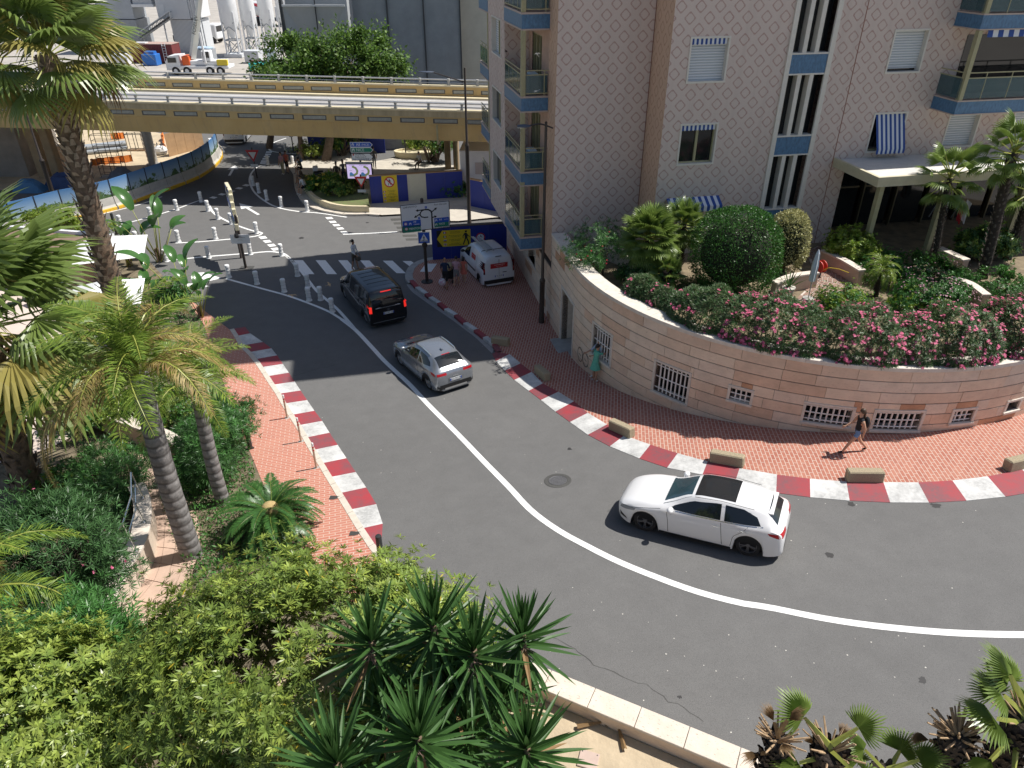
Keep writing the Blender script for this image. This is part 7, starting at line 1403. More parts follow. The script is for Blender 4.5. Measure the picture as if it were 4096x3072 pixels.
fr = MB(); fr.tube([(-.3, -.2, .7), (-.5, -.2, 1.0), (-.5, .2, 1.0), (-.3, .2, .7)], .015, 5); fr.build('handle', M_SBLACK, cart)
for x, y in ((-.25, -.2), (-.25, .2), (.25, -.2), (.25, .2)): MB().cyl((x, y - .02, .09), .09, .04, 12, axis='Y').build('wheel', M_TYRE, cart); MB().tube([(x, y, .1), (x, y, .3)], .012, 5).build('leg', M_SBLACK, cart)
cb = gp(cr(6, 1600, 835), .1); cbag = thing('carrier_bag', 'pink and white patterned carrier bag hanging beside the bald man', 'bag', cb + Vector((.08, -.05, .22))); spn = NT('dotted_bag', .7); tc = spn.n('TexCoord').outputs['Object']; vo = spn.n('TexVoronoi'); vo.inputs['Scale'].default_value = 14; spn.l(tc, vo.inputs['Vector']); spn.col(spn.ramp(vo.outputs['Distance'], [(.3, (.55, .12, .3)), (.42, (.75, .72, .74))])); mb = MB(); mb.ell((0, 0, .18), (.2, .13, .22), 10, 7); mb.build('pouch', spn.m, cbag, smooth=True); MB().tube([(-.08, 0, .36), (0, 0, .62), (.08, 0, .36)], .012, 5).build('strap', M_SWHITE, cbag)
GI = 'people in the shade under the trees'
def isl(p): return gp(p, .12)
person('person in light clothes standing at the roundabout edge holding a bag', gp(za(1200, 490)), (-.4, -1), 1.72, ((.05, .05), (-.05, .05)), ((.3, 1.2), (.1, .3)), .02, M_SKIN, 'pink', .35, 'beige', .95, 'white', M_HAIRB, .08, group=GI)
person('person in dark shorts standing beside the light-clothed person', gp(za(1252, 478)), (-.2, -1), 1.74, ((.1, .05), (-.05, .05)), ((.2, .4), (.2, .7)), 0, M_SKIN2, 'coral', .1, 'black', .4, 'black', M_HAIRD, .03, group=GI)
ws = isl(za(1452, 700)); person('man in a white shirt seated on the planter rim leaning forward', Vector((ws.x, ws.y, .12)), (-.75, -.6), 1.78, ((1.45, 1.25), (1.35, 1.15)), ((.7, .6), (.7, .6)), .45, M_SKIN, 'white', .5, 'black', .48, 'white', M_HAIRD, 0, seat=.46, spread=.25, group=GI)
for i, (x, y, tp, sk, lb_) in enumerate(((1385, 610, 'brown', M_SKIN2, 'seated person in brown clothes on the shaded rim, next to the man in white'), (1372, 500, 'olive', M_SKIN, 'seated person in olive clothes on the shaded rim'), (1370, 420, 'grey', M_SKIN, 'seated person in pale grey on the shaded rim, farthest from the shrub'))):
	ws = isl(za(x, y)); person(lb_, Vector((ws.x + .25, ws.y + .2, .12)), (-.85, -.4), 1.72, ((1.4, 1.3), (1.5, 1.2)), ((.6, .7), (.5, .8)), .3, sk, tp, .5, ('olive', 'black', 'denim')[i], .5, 'grey', M_HAIRD, 0, seat=.46, spread=.2, group=GI)
person('man in a dark T-shirt and pale shorts standing by the screen', isl(za(1808, 620)), (-.1, -1), 1.78, ((.05, .02), (-.05, .05)), ((.1, .3), (.1, .3)), 0, M_SKIN2, 'brown', .45, 'beige', .45, 'black', M_HAIRD, 0, group=GI)
person('man in a grey T-shirt standing just left of the screen', isl(za(1880, 600)), (.2, -1), 1.82, ((.02, .02), (-.03, .05)), ((.1, .4), (.1, .2)), 0, M_SKIN, 'grey', .45, 'navy', .5, 'black', M_HAIRB, 0, group=GI)
person('person in dark grey standing beyond the direction blades', isl(zb(1040, 370)), (.1, 1), 1.7, ((.05, .02), (-.05, .05)), ((.1, .2), (.1, .2)), 0, M_SKIN2, 'grey', .5, 'grey', .9, 'black', M_HAIRD, .05, group=GI)
p = isl(zb(1640, 375)); person('person in a white top sitting beside the far planter', p, (-.6, -.8), 1.7, ((1.4, 1.2), (1.3, 1.1)), ((.5, .6), (.6, .7)), .25, M_SKIN, 'white', .4, 'black', .9, 'black', M_HAIRD, .02, seat=.5, spread=.15, group=GI)
finish_people()
p = isl(za(1655, 585)); scoo = thing('parked_scooter', 'dark scooter parked in the deep shade behind the flowers', 'scooter', p, R(10))
mb = MB(); mb.rings([[(x, w * math.cos(a), z + hh * math.sin(a)) for a in [k * math.pi / 4 for k in range(8)]] for x, w, z, hh in ((-.75, .05, .75, .05), (-.5, .15, .7, .15), (0, .16, .55, .16), (.15, .14, .35, .08), (.45, .14, .32, .06), (.6, .12, .6, .15), (.68, .06, .95, .1))]); mb.build('body', mat('dark_scooter', (.03, .04, .045), .4), scoo, smooth=True); MB().box((-.7, -.14, .82), (0, .14, .92), bev=.03).build('seat', M_SBLACK, scoo)
for x in (-.6, .75): MB().cyl((x, -.06, .26), .26, .12, 18, axis='Y').build('wheel', M_TYRE, scoo)
MB().tube([(.7, 0, .3), (.6, 0, 1.02), (.55, -.32, 1.08), (.55, .32, 1.08)], .02, 6).build('handlebar', M_SBLACK, scoo); MB().box((-.72, -.2, .95), (-.35, .2, 1.28), bev=.04).build('top_box', C_['white'], scoo)
# ==== LEFT GARDEN GROUND
soil_m = mat('leaf_litter_soil', (.13, .1, .065), .95, .35, 3, .6, 18, var2=(.24, .2, .13))
gedge = [G(p, .04) for p in ((-60, 238), (0, 240), (60, 236), (100, 232), (126, 240), (150, 262), (172, 286), (186, 298))] + left_edge[1:]
gfar = [Vector((-70, 40, 0)), Vector((-60, 34, 0)), Vector((-50, 30, 0)), Vector((-44, 26, 0)), Vector((-40, 20, 0)), Vector((-36, 10, 0)), Vector((-30, 2, 0)), Vector((-10, 1, 0)), Vector((2, 2, 0))]
gard = tag(sheet('garden_bed', gedge, gfar, 60, 26, .05, soil_m), 'shaded garden soil beneath the palms', kind='structure')
pave_m = mat('pale_terrace_stone', (.6, .5, .43), .8, .1, .8)
tp = [(-30, 262), (40, 256), (95, 262), (125, 290), (128, 330), (112, 372), (122, 400)]; tq = [(-60, 480), (-20, 470), (20, 460), (50, 450), (70, 440), (85, 430), (110, 425)]
sheet('terrace_paving', [G(p) for p in tp], [G(p) for p in tq], 24, 8, .09, pave_m); tag(bpy.data.objects['terrace_paving'], 'pale stone terrace glimpsed between the palm leaves', kind='structure')
pA = [G(cr(9, x, y)) for x, y in ((1160, 640), (1200, 720), (1235, 850), (1300, 1010), (1340, 1200), (1320, 1420), (1290, 1659))] + [G(cr(13, 900, 400))]
pB = [G(cr(9, x, y)) for x, y in ((1500, 640), (1540, 745), (1620, 950), (1720, 1200), (1740, 1400), (1700, 1560), (1650, 1700))] + [G(cr(13, 1500, 500))]
PA, PB = resample(pA, 13), resample(pB, 13); path = tag(sheet('garden_path', pA, pB, 24, 6, .07, mat('tile_joint', (.2, .13, .1), .9), flat=False), 'tiled garden path between peach walls', kind='structure'); tm = mat('peach_path_tile', (.5, .36, .28), .75, .12, 2)
for i in range(12):
	for j in range(4):
		q = [PA[i].lerp(PB[i], j / 4), PA[i].lerp(PB[i], (j + 1) / 4), PA[i + 1].lerp(PB[i + 1], (j + 1) / 4), PA[i + 1].lerp(PB[i + 1], j / 4)]; c = sum(q, Vector()) / 4; q = [c + (x - c) * .965 for x in q]
		mb = MB(); mb.add([drape(x, .07) for x in q] + [drape(x, .095) for x in q], ((4, 5, 6, 7), (0, 1, 5, 4), (1, 2, 6, 5), (2, 3, 7, 6), (3, 0, 4, 7))); mb.build('tile', tm, path)
M_PEACH = mat('peach_wall_render', (.58, .4, .28), .85, .1, 1.5); M_PCOP = mat('pale_wall_cap', (.66, .58, .5), .8, .1, 4)
def lowwall(label, pts, h, th, side=1, z0=None, m_=M_PEACH):
	P = resample(smooth_poly(pts, 5), 24); o = thing('garden_wall', label, 'wall', P[12], 0); rows = []; cap = []
	for i, p in enumerate(P):
		d = (P[min(i + 1, 23)] - P[max(i - 1, 0)]).normalized(); n = Vector((-d.y, d.x, 0)) * side; q = p - P[12]; gz = (g(p.x, p.y) if z0 is None else z0) - P[12].z; b = Vector((q.x, q.y, gz - .3)); t = Vector((q.x, q.y, gz + h)); rows.append([b, t, t + n * th, b + n * th]); e = n * .04; u = Vector((0, 0, .07)); cap.append([t - e, t - e + u, t + n * th + e + u, t + n * th + e])
	mb = MB(); mb.rings(rows); mb.build('wall_body', m_, o, smooth=30)
	for a in range(0, 23, 4): e = min(23, a + 4); mb = MB(); mb.rings(cap[a:e + 1]); mb.build('cap_stone', M_PCOP, o, smooth=30)
	return o
lowwall('peach wall with white capping between the path and the oleander bed', [G(cr(9, *p), .85) for p in ((700, 200), (960, 300), (1240, 400), (1420, 470), (1610, 600))], .8, .35, 1)
lw2 = lowwall('low cream wall with steel handrail on the far side of the path', [G(p, .95) for p in (cr(9, 1235, 850), cr(9, 1290, 1000), cr(9, 1290, 1200), cr(9, 1240, 1380), cr(9, 1080, 1659), cr(13, 830, 510), cr(13, 650, 900))], .9, .4, -1, None, mat('cream_wall_render', (.62, .52, .42), .85, .08, 1.5))
rl = thing('handrail', 'polished steel handrail mounted on the low cream wall', 'handrail', lw2.location)
for q in ((1235, 985), (1245, 1195), (1180, 1440)): w = G(cr(9, *q), 1.0) - lw2.location; MB().tube([w, w + Vector((-.1, .0, .95))], .028, 8).build('post', M_CHROME, rl); MB().cyl(w, .07, .03, 12).build('flange', M_CHROME, rl)
for dz in (.95, .5): MB().tube([(G(cr(9, *q), 1.0) - lw2.location) + Vector((-.1, 0, dz)) for q in ((1235, 985), (1245, 1195), (1180, 1440), (1000, 1700))], .026, 8).build('rail', M_CHROME, rl)
for i, (p, s, lb_) in enumerate(((cr(5, 930, 440), 1.7, 'white square parasol behind the tall palm trunk, farther one'), (cr(5, 900, 830), 1.5, 'white square parasol beside the palm trunk, nearer the strelitzias'))):
	c = atz(p, 2.7); o = thing('parasol', lb_, 'parasol', (c.x, c.y, .1), R(20), 'white terrace parasols'); mb = MB(); mb.add([(-s, -s, 2.25), (s, -s, 2.25), (s, s, 2.25), (-s, s, 2.25), (0, 0, 2.95)], ((0, 1, 4), (1, 2, 4), (2, 3, 4), (3, 0, 4))); mb.build('canopy', mat('white_canvas', (.78, .78, .76), .8, .04, 2), o); MB().tube([(0, 0, 0), (0, 0, 2.95)], .04, 8).build('pole', M_SWHITE, o); MB().box((-.4, -.4, 0), (.4, .4, .1)).build('base', M_CONC, o)
c = atz((40, 243), 2.2); rf = thing('low_pavilion', 'low brown roof with a white edge at the far side of the terrace', 'pavilion', (c.x, c.y, 0), R(-12)); MB().box((-3.5, -1.2, 2.1), (3.2, 1.4, 2.25)).build('deck', mat('brown_felt', (.22, .15, .11), .9, .1, 2), rf); MB().box((-3.6, 1.4, 2.1), (3.3, 1.6, 2.4)).build('edge_trim', M_SWHITE, rf); MB().box((-3.3, -1, 0), (3, 1.2, 2.1)).build('wall_body', M_PEACH, rf)
for i, (x, y) in enumerate(((20, 285), (48, 300), (60, 372))):
	c = G((x, y), .09); o = thing('sun_lounger', 'white sun lounger on the pale terrace, %s from the low brown roof' % NTH[i], 'lounger', c, R(30 + 25 * i), 'loungers on the pale terrace'); MB().box((-.95, -.32, .28), (.45, .32, .36), bev=.02).build('seat', M_SWHITE, o); MB().box((0, -.32, 0), (.75, .32, .08), Matrix.Translation((.43, 0, .3)) @ Matrix.Rotation(R(-40), 4, 'Y')).build('backrest', M_SWHITE, o)
	for x_, y_ in ((-.8, -.28), (-.8, .28), (.35, -.28), (.35, .28)): MB().tube([(x_, y_, 0), (x_, y_, .3)], .02, 6).build('leg', M_SWHITE, o)
# ==== UPPER BED IN FRONT OF THE CAMERA
UZ = 6.72; uw = [atz(cr(15, *p), 7.0) for p in ((220, 945), (835, 1215), (1690, 1560))]; du = (uw[2] - uw[0]).normalized(); nu = Vector((-du.y, du.x, 0)); W1 = uw[0] - du * 2.6; W2 = uw[0] + du * 10
poly = [W1, W1 + Vector((-1.6, -.6, 0)), Vector((-3.4, 4.5, 0)), Vector((-3.2, -1, 0)), Vector((9, -1, 0)), W2]
mb = MB(); pts = [(p.x, p.y) for p in poly]; mb.prism(pts, -1, UZ); ub = tag(mb.build('upper_bed', [mat('sandy_bed', (.47, .38, .26), .95, .18, 2.2, .6, 16)]), 'sandy raised planting bed in front of the viewer', kind='structure')
fc = MB(); L = (W2 - W1).length; uwall = thing('bed_wall', 'low travertine wall edging the sandy bed above the road', 'wall', uw[1], math.atan2(du.y, du.x)); Mi_ = (Matrix.Translation(uw[1]) @ Matrix.Rotation(math.atan2(du.y, du.x), 4, 'Z')).inverted()
x0 = (Mi_ @ W1).x; x1 = (Mi_ @ W2).x
trv = NT('pitted_travertine', .85, .2); tc = trv.n('TexCoord').outputs['Object']; a = trv.noise(tc, 3, 5, .6); b = trv.noise(tc, 26, 4, .7); mp = trv.n('Mapping'); mp.inputs['Scale'].default_value = (1, 3, 3); trv.l(tc, mp.inputs[0]); b2 = trv.noise(mp.outputs[0], 18, 3, .6)
cc = trv.mix(trv.ramp(a, [(.3, 0), (.7, 1)]), (.6, .51, .42), (.7, .62, .53)); cc = trv.mix(trv.math('MULTIPLY', trv.ramp(b2, [(.62, 0), (.68, 1)]), .75), cc, (.26, .19, .14)); trv.col(cc); trv.bump(b, .5, .01); TRV = trv.m
k = 0; x = x0
while x < x1: MB().box((x + .004, .0, -.05), (min(x + .67, x1) - .004, .34, .0), bev=.006).build('coping_slab', TRV, uwall); x += .67; k += 1
MB().box((x0, .03, -9), (x1, .3, -.055)).build('wall_body', M_STONES[0], uwall)
c = atz(cr(15, 660, 1590), UZ + .01); sl_ = thing('access_slab', 'pinkish square access slab lying on the sandy bed', 'slab', c, R(-18)); MB().box((-.13, -.12, -.02), (.13, .12, .015), bev=.005).build('plate', mat('pink_slab', (.5, .38, .32), .8, .1, 5), sl_)
for sx in (-1, 1): MB().cyl((sx * .1, .09, .015), .008, .004, 8).build('screw', M_SEAM, sl_)
# ==== PALM LEAVES
def fan_mesh(seed, Lp, Lb, nseg=26, span=250, droop=.5, mats=None, wilt=0.0, split=.5):
	rs = random.Random(seed); V, F, MI = [], [], []
	def q(*p): V.append(tuple(p)); return len(V) - 1
	n = 5; pr = []
	for i in range(n):
		t = i / (n - 1); x = Lp * t; z = -.12 * droop * Lp * t * t; pr.append([q(x, .035 * (1 - .5 * t), z), q(x, 0, z + .03), q(x, -.035 * (1 - .5 * t), z)])
	for a, b in zip(pr, pr[1:]):
		for j in (0, 1): F.append((a[j], a[j + 1], b[j + 1], b[j])); MI.append(1)
	oz = -.12 * droop * Lp; O = q(Lp, 0, oz); da = R(span) / nseg
	def pt(a, r, lift=0, fold=0): 
		dr = droop * (r / Lb) ** 2.2 * Lb * (.55 + .3 * abs(a)) ; return (Lp + r * math.cos(a) * (1 - .12 * droop * (r / Lb) ** 2), r * math.sin(a) * (1 - .2 * droop * (r / Lb) ** 2), oz - dr + lift - .18 * Lb * wilt * (r / Lb))
	for k in range(nseg):
		a0 = -R(span) / 2 + k * da; a1 = a0 + da; am = (a0 + a1) / 2; ln = Lb * (1 - .22 * abs(am) / (R(span) / 2)) * rs.uniform(.88, 1.06); rm = ln * split
		e0, e1 = q(*pt(a0, rm, -.02)), q(*pt(a1, rm, -.02)); m_ = q(*pt(am, rm, .03 * Lb)); s0, s1 = q(*pt(am - da * .28, ln * .78, -.01)), q(*pt(am + da * .28, ln * .78, -.01)); tip = pt(am + rs.uniform(-.05, .05), ln); t_ = q(tip[0], tip[1], tip[2] - rs.uniform(.02, .22) * droop * Lb)
		F += [(O, e0, m_), (O, m_, e1), (e0, s0, m_), (m_, s1, e1), (m_, s0, s1)]; F.append((s0, t_, s1)); MI += [0] * 6
	me = bpy.data.meshes.new('frond'); me.from_pydata(V, [], F); [me.materials.append(m) for m in mats]; me.polygons.foreach_set('material_index', MI); me.update(); return me
def feather_mesh(seed, L, nl, ll, droop, mats, lift=.5, width=.025, vee=.5, plume=.35, base=.12, curlz=.6):
	rs = random.Random(seed); V, F, MI = [], [], []
	def q(p): V.append(tuple(p)); return len(V) - 1
	def rach(t): s = t * L; return Vector((s * math.cos(droop * t * .8) * 1.0, 0, lift * L * t * (1 - t) * 1.1 - droop * L * .42 * t * t))
	pr = []
	for i in range(9):
		t = i / 8; c = rach(t); w = .035 * (1 - t * .85) * (L / 3); pr.append([q(c + Vector((0, w, 0))), q(c + Vector((0, 0, w))), q(c - Vector((0, w, 0)))])
	for a, b in zip(pr, pr[1:]):
		for j in (0, 1): F.append((a[j], a[j + 1], b[j + 1], b[j])); MI.append(1)
	for i in range(nl):
		t = base + (1 - base) * (i + rs.random() * .6) / nl; c = rach(t); tg = (rach(min(1, t + .02)) - rach(t - .02)).normalized(); sl = ll * (math.sin(math.pi * min(1, .18 + .8 * t)) ** .7) * rs.uniform(.8, 1.1)
		for sg in (1, -1):
			up = rs.uniform(-plume, plume) + vee; d = (tg * rs.uniform(.5, .8) + Vector((0, sg, 0)) * .9 + Vector((0, 0, up))).normalized(); nrm = d.cross(tg).normalized(); w = width * rs.uniform(.8, 1.2); pm = c + d * sl * .5 - Vector((0, 0, .1 * sl * curlz)); pt_ = c + d * sl * .92 - Vector((0, 0, .5 * sl * curlz)); wv = tg * w
			a = q(c); b1, b2 = q(pm + wv), q(pm - wv); e = q(pt_); F += [(a, b1, b2), (b1, e, b2)]; MI += [0 if rs.random() > .12 else len(mats) - 1] * 2
	me = bpy.data.meshes.new('frond'); me.from_pydata(V, [], F); [me.materials.append(m) for m in mats]; me.polygons.foreach_set('material_index', MI); me.update(); return me
M_WASH = leafmat('fan_palm_leaf', (.17, .24, .06), .35, .32, .3, spec=.5); M_WASH2 = leafmat('fan_palm_leaf_old', (.3, .3, .08), .35, .4, .3, c2=(.48, .38, .12)); M_PET = leafmat('palm_petiole', (.28, .3, .06), .2, .4, 0); M_DEAD = leafmat('dead_palm_leaf', (.24, .15, .07), .4, .7, .15); M_QUEEN = leafmat('feather_palm_leaf', (.12, .23, .03), .4, .38, .3, c2=(.25, .34, .055)); M_QOLD = leafmat('feather_palm_leaf_old', (.3, .24, .05), .4, .5, .25, c2=(.46, .35, .14)); M_CHAM = leafmat('dwarf_palm_leaf', (.18, .26, .055), .4, .35, .25, spec=.5)
def boots(mb, h0, h1, r0, r1, n, seed, out=.16, L=.3):
	rs = random.Random(seed)
	for i in range(n):
		t = (i + rs.random()) / n; a = i * 2.4 + rs.uniform(-.2, .2); z = h0 + (h1 - h0) * t; r = r0 + (r1 - r0) * t; d = Vector((math.cos(a), math.sin(a), 0)); s = Vector((-d.y, d.x, 0)); w = rs.uniform(.07, .12) * (r / .3); p = d * r * .96 + Vector((0, 0, z)); e = p + d * out * rs.uniform(.5, 1.1) + Vector((0, 0, L * rs.uniform(.6, 1.1)))
		mb.add([p + s * w, p - s * w, e - s * w * .45, e + s * w * .45, p + d * .04 + Vector((0, 0, .02)), e + d * .02], ((0, 1, 2, 3), (0, 3, 5, 4), (4, 5, 2, 1)))
def palm(name, label, base, top, meshes, nf, el_range, r0, r1, trunk_m, seed, group=None, boots_n=0, az_off=0, dead=None, scale=(.85, 1.1), skirt=None, trunk_rings=False, azs=None, flare=1.15, boots_m=None):
	rs = random.Random(seed); o = thing(name, label, 'palm', base, 0, group); T = Vector(top) - Vector(base); mb = MB(); n = 22; pts = []; rad = []
	for i in range(n + 1):
		t = i / n; pts.append(T * t + Vector((.03 * math.sin(t * 5 + seed), .03 * math.cos(t * 4 + seed), 0))); r = r0 + (r1 - r0) * t
		if trunk_rings: r *= (1.0 if i % 2 else .982)
		rad.append(r * (flare if i == 0 else 1))
	mb.tube(pts, rad, 14); mb.build('trunk', trunk_m, o, smooth=True)
	if boots_n: b = MB(); boots(b, .2, T.length * .98, r0, r1, boots_n, seed, r1 * .5, r1 * .9); b = b.build('leaf_bases', boots_m or trunk_m, o); b.rotation_euler = Vector((0, 0, 1)).rotation_difference(T.normalized()).to_euler()
	for i in range(nf):
		t = i / max(1, nf - 1); az = (azs[i] if azs else i * 2.399 + az_off + rs.uniform(-.2, .2)); el = R(el_range[0] + (el_range[1] - el_range[0]) * t + rs.uniform(-8, 8)); m_ = rs.choice(meshes if t < .82 or not skirt else skirt)
		f = link('frond', m_, o, T + Vector((0, 0, .1 - .35 * t))); f.rotation_euler = (Matrix.Rotation(az, 3, 'Z') @ Matrix.Rotation(-el, 3, 'Y') @ Matrix.Rotation(rs.uniform(-.25, .25), 3, 'X')).to_euler(); s = rs.uniform(*scale); f.scale = (s, s, s)
	return o
M_PTRUNK = mat('palm_trunk_brown', (.2, .14, .095), .9, .4, 7, .7, 22); M_PBOOT = mat('palm_boot_grey', (.34, .28, .22), .9, .35, 9); M_GTRUNK = NT('ringed_grey_trunk', .85, .2); tc = M_GTRUNK.n('TexCoord').outputs['Object']; wv = M_GTRUNK.n('TexWave'); wv.bands_direction = 'Z'; wv.inputs['Scale'].default_value = 1.1; wv.inputs['Distortion'].default_value = 2.5; M_GTRUNK.l(tc, wv.inputs['Vector']); nz = M_GTRUNK.noise(tc, 9, 5, .7)
M_GTRUNK.col(M_GTRUNK.mix(M_GTRUNK.math('MULTIPLY', M_GTRUNK.ramp(wv.outputs['Fac'], [(.0, 1), (.25, 0)]), .7), M_GTRUNK.ramp(nz, [(.3, (.16, .15, .145)), (.7, (.33, .31, .3))]), (.07, .06, .055))); M_GTRUNK.bump(wv.outputs['Fac'], .5, .03); M_GTRUNK = M_GTRUNK.m
wf = [fan_mesh(i, 1.7, 1.75, 28, 240, .55, [M_WASH, M_PET]) for i in range(3)] + [fan_mesh(7, 1.6, 1.7, 26, 220, .75, [M_WASH2, M_PET])]; wd = [fan_mesh(11 + i, 1.3, 1.5, 22, 190, 1.0, [M_DEAD, M_DEAD], .5) for i in range(2)] + [wf[3]]
tpb = atz((136, 375), 0); palm('fan_palm', 'tall fan palm with a shaggy trunk in front of the flyover', (tpb.x, tpb.y, 0), (tpb.x + .38, tpb.y, 12.6), wf, 42, (80, -30), .42, .34, M_PTRUNK, 5, 'fan palms', 340, skirt=[wf[3], wf[1], wd[0]], boots_m=M_PBOOT, scale=(.85, 1.08))
palm('fan_palm', 'broad fan palm at the left edge with yellowing lower leaves', (-15.9, 18.6, 0), (-15.2, 18.6, 6.5), wf, 44, (75, -50), .42, .36, M_PTRUNK, 9, 'fan palms', 120, skirt=wd, boots_m=M_PTRUNK, scale=(1.1, 1.4), az_off=.6)
qf = [feather_mesh(20 + i, 3.7, 105, .78, .9, [M_QUEEN, M_PET, M_QUEEN], .55, .021, .12, .5) for i in range(3)] + [feather_mesh(25, 3.9, 105, .74, 1.35, [M_QOLD, M_PET, M_DEAD], .35, .02, .0, .4)]
q1 = atz((196, 572), .6); palm('feather_palm', 'feather palm with a thick ringed grey trunk beside the path', (q1.x, q1.y, .3), (q1.x + .1, q1.y, 7.1), qf, 25, (80, 8), .3, .24, M_GTRUNK, 14, 'feather palms', 0, trunk_rings=True, skirt=[qf[3], qf[0], qf[1]], scale=(.7, .86), az_off=2.2, flare=1.25)
f = link('frond', qf[3], bpy.data.objects['feather_palm'], (.1, 0, 6.6)); f.rotation_euler = (Matrix.Rotation(R(214), 3, 'Z') @ Matrix.Rotation(R(4), 3, 'Y')).to_euler(); f.scale = (1.25, 1.25, 1.25)
q2 = atz((224, 505), .7); palm('feather_palm', 'slimmer feather palm nearer the salmon pavement', (q2.x, q2.y, .4), (q2.x + .05, q2.y, 5.1), qf[:3], 18, (76, 0), .23, .18, M_GTRUNK, 15, 'feather palms', 0, trunk_rings=True, scale=(.55, .72), az_off=.9)
lf = feather_mesh(31, 2.6, 64, .5, 1.5, [M_QOLD, M_PET, M_QUEEN], .35, .014, .0, .4); p = atd((-30, 590), 13.0); palm('feather_palm', 'drooping feather palm cut by the left edge, lowest of the palms', (p.x, p.y, 0), (p.x, p.y, p.z), [lf, qf[0]], 14, (60, -45), .2, .18, M_GTRUNK, 16, 'feather palms', 0, scale=(.6, .8))
cyf = [feather_mesh(40 + i, 1.5, 74, .25, .75, [leafmat('cycad_leaf', (.05, .13, .03), .35, .35, .2), M_CHAM, MATS['cycad_leaf']], .35, .017, .3, .08, .05, .2) for i in range(2)]
cy = atz(fu(588, 1112), 2.0); cyo = palm('cycad', 'dark green cycad with a round yellow cone at the pavement edge', (cy.x, cy.y, g(cy.x, cy.y)), (cy.x, cy.y, 2.0), cyf, 54, (42, -6), .22, .2, M_PTRUNK, 18, boots_n=60, scale=(.95, 1.15)); cyo['category'] = 'cycad'
T = Vector((0, 0, 2.0 - g(cy.x, cy.y) + .16)); mb = MB(); mb.ell(T + Vector((0, -.05, .1)), (.25, .25, .22), 16, 10); con = mb.build('cone', mat('cycad_cone', (.45, .33, .15), .9, .3, 30, .9, 45), cyo, smooth=True)
def paddle(seed, Lp, Lb, w):
	rs = random.Random(seed); mb = MB(); mb.tube([(0, 0, 0), (Lp * .25, 0, Lp * .6), (Lp * .42, 0, Lp)], [.03, .022, .014], 6, k=1); b = Vector((Lp * .42, 0, Lp)); rows = []
	for i in range(9):
		t = i / 8; c = b + Vector((Lb * t * (.35 + .45 * t), 0, Lb * t * (.95 - .45 * t))); ww = w * math.sin(math.pi * (t * .93 + .05)) ** .6 * (1 if t < .97 else .3); rows.append([c + Vector((-.1 * ww, ww, .15 * ww)), c + Vector((0, ww * .5, .02)), c - Vector((0, 0, .03)), c + Vector((0, -ww * .5, .02)), c + Vector((-.1 * ww, -ww, .15 * ww))])
	mb.grid(rows, 0); me = mb.mesh('paddle_leaf'); me.polygons.foreach_set('material_index', mb.m); me.materials.append(leafmat('paddle_leaf', (.06, .15, .035), .3, .25, .25, spec=.6) if 'paddle_leaf' not in MATS else MATS['paddle_leaf']); me.materials.append(M_PET); me.polygons.foreach_set('use_smooth', [True] * len(me.polygons)); me.update(); return me
pm_ = [paddle(i, 1.5 + .35 * i, 1.1 + .12 * i, .27) for i in range(3)]
for i, (p, n, sc, lb_) in enumerate(((cr(5, 1380, 600), 9, 1.15, 'bird-of-paradise plant with a torn brown leaf against the road'), (cr(5, 1600, 950), 8, 1.0, 'bird-of-paradise plant with tall upright paddles by the crossing stripes'), (cr(5, 1120, 640), 7, 1.0, 'bird-of-paradise plant in front of the parasols'), (cr(5, 1740, 1080), 7, .85, 'bird-of-paradise plant leaning over the pavement end'), (cr(5, 1320, 1060), 7, .8, 'short bird-of-paradise plant below the feather palm crown'))):
	q = G(p, .05); o = thing('strelitzia', lb_, 'plant', q, 0, 'bird-of-paradise plants'); rs = random.Random(50 + i)
	for k in range(n): f = link('leaf', rs.choice(pm_), o, (rs.uniform(-.15, .15), rs.uniform(-.15, .15), 0)); f.rotation_euler = (rs.uniform(-.2, .2), rs.uniform(-.35, .25), k * 2.4 + rs.uniform(-.3, .3)); s = sc * rs.uniform(.75, 1.15); f.scale = (s, s, s)
	[MB().tube([(.1 * math.cos(k), .1 * math.sin(k), 0), (.08 * math.cos(k), .08 * math.sin(k), .7 * sc)], .05, 6).build('stem', M_PTRUNK, o) for k in range(0, 6, 2)]
# ==== SHRUBS
M_PIT = leafmat('pittosporum_leaf', (.27, .34, .065), .38, .35, .25, spec=.45); M_PIT2 = leafmat('pittosporum_leaf_deep', (.17, .24, .05), .4, .4, .25, spec=.3); M_YLF = leafmat('yellow_leaf', (.5, .4, .04), .25, .5, .3); M_OLE = leafmat('oleander_leaf', (.06, .135, .045), .4, .4, .25); M_OLE2 = leafmat('oleander_leaf_bright', (.07, .19, .045), .35, .4, .25); M_LIME = leafmat('lime_shrub_leaf', (.2, .3, .03), .4, .4, .3); M_BOX = leafmat('clipped_leaf', (.045, .13, .022), .45, .4, .2); M_VAR = leafmat('variegated_leaf', (.34, .36, .12), .5, .45, .2, c2=(.55, .52, .25)); M_BERRY = mat('green_berry', (.3, .34, .08), .4)
pc = Vector((-2.95, 6.95, 6.6)); pit = rosette_bush('pittosporum', 'huge yellow-green pittosporum bush filling the lower left foreground', 'bush', (pc.x, pc.y, 5.0), tuple(pc), (2.75, 1.8, 1.6), 9500, 12, .112, .027, [M_PIT, M_PIT2, M_YLF], 60, 230, .2, 68, .5, hollow=.82)
rs = np.random.default_rng(5); P, D, k = shell_points(rs, 1600, (2.8, 1.85, 1.65), 230, .2, .5, .85); mb = MB()
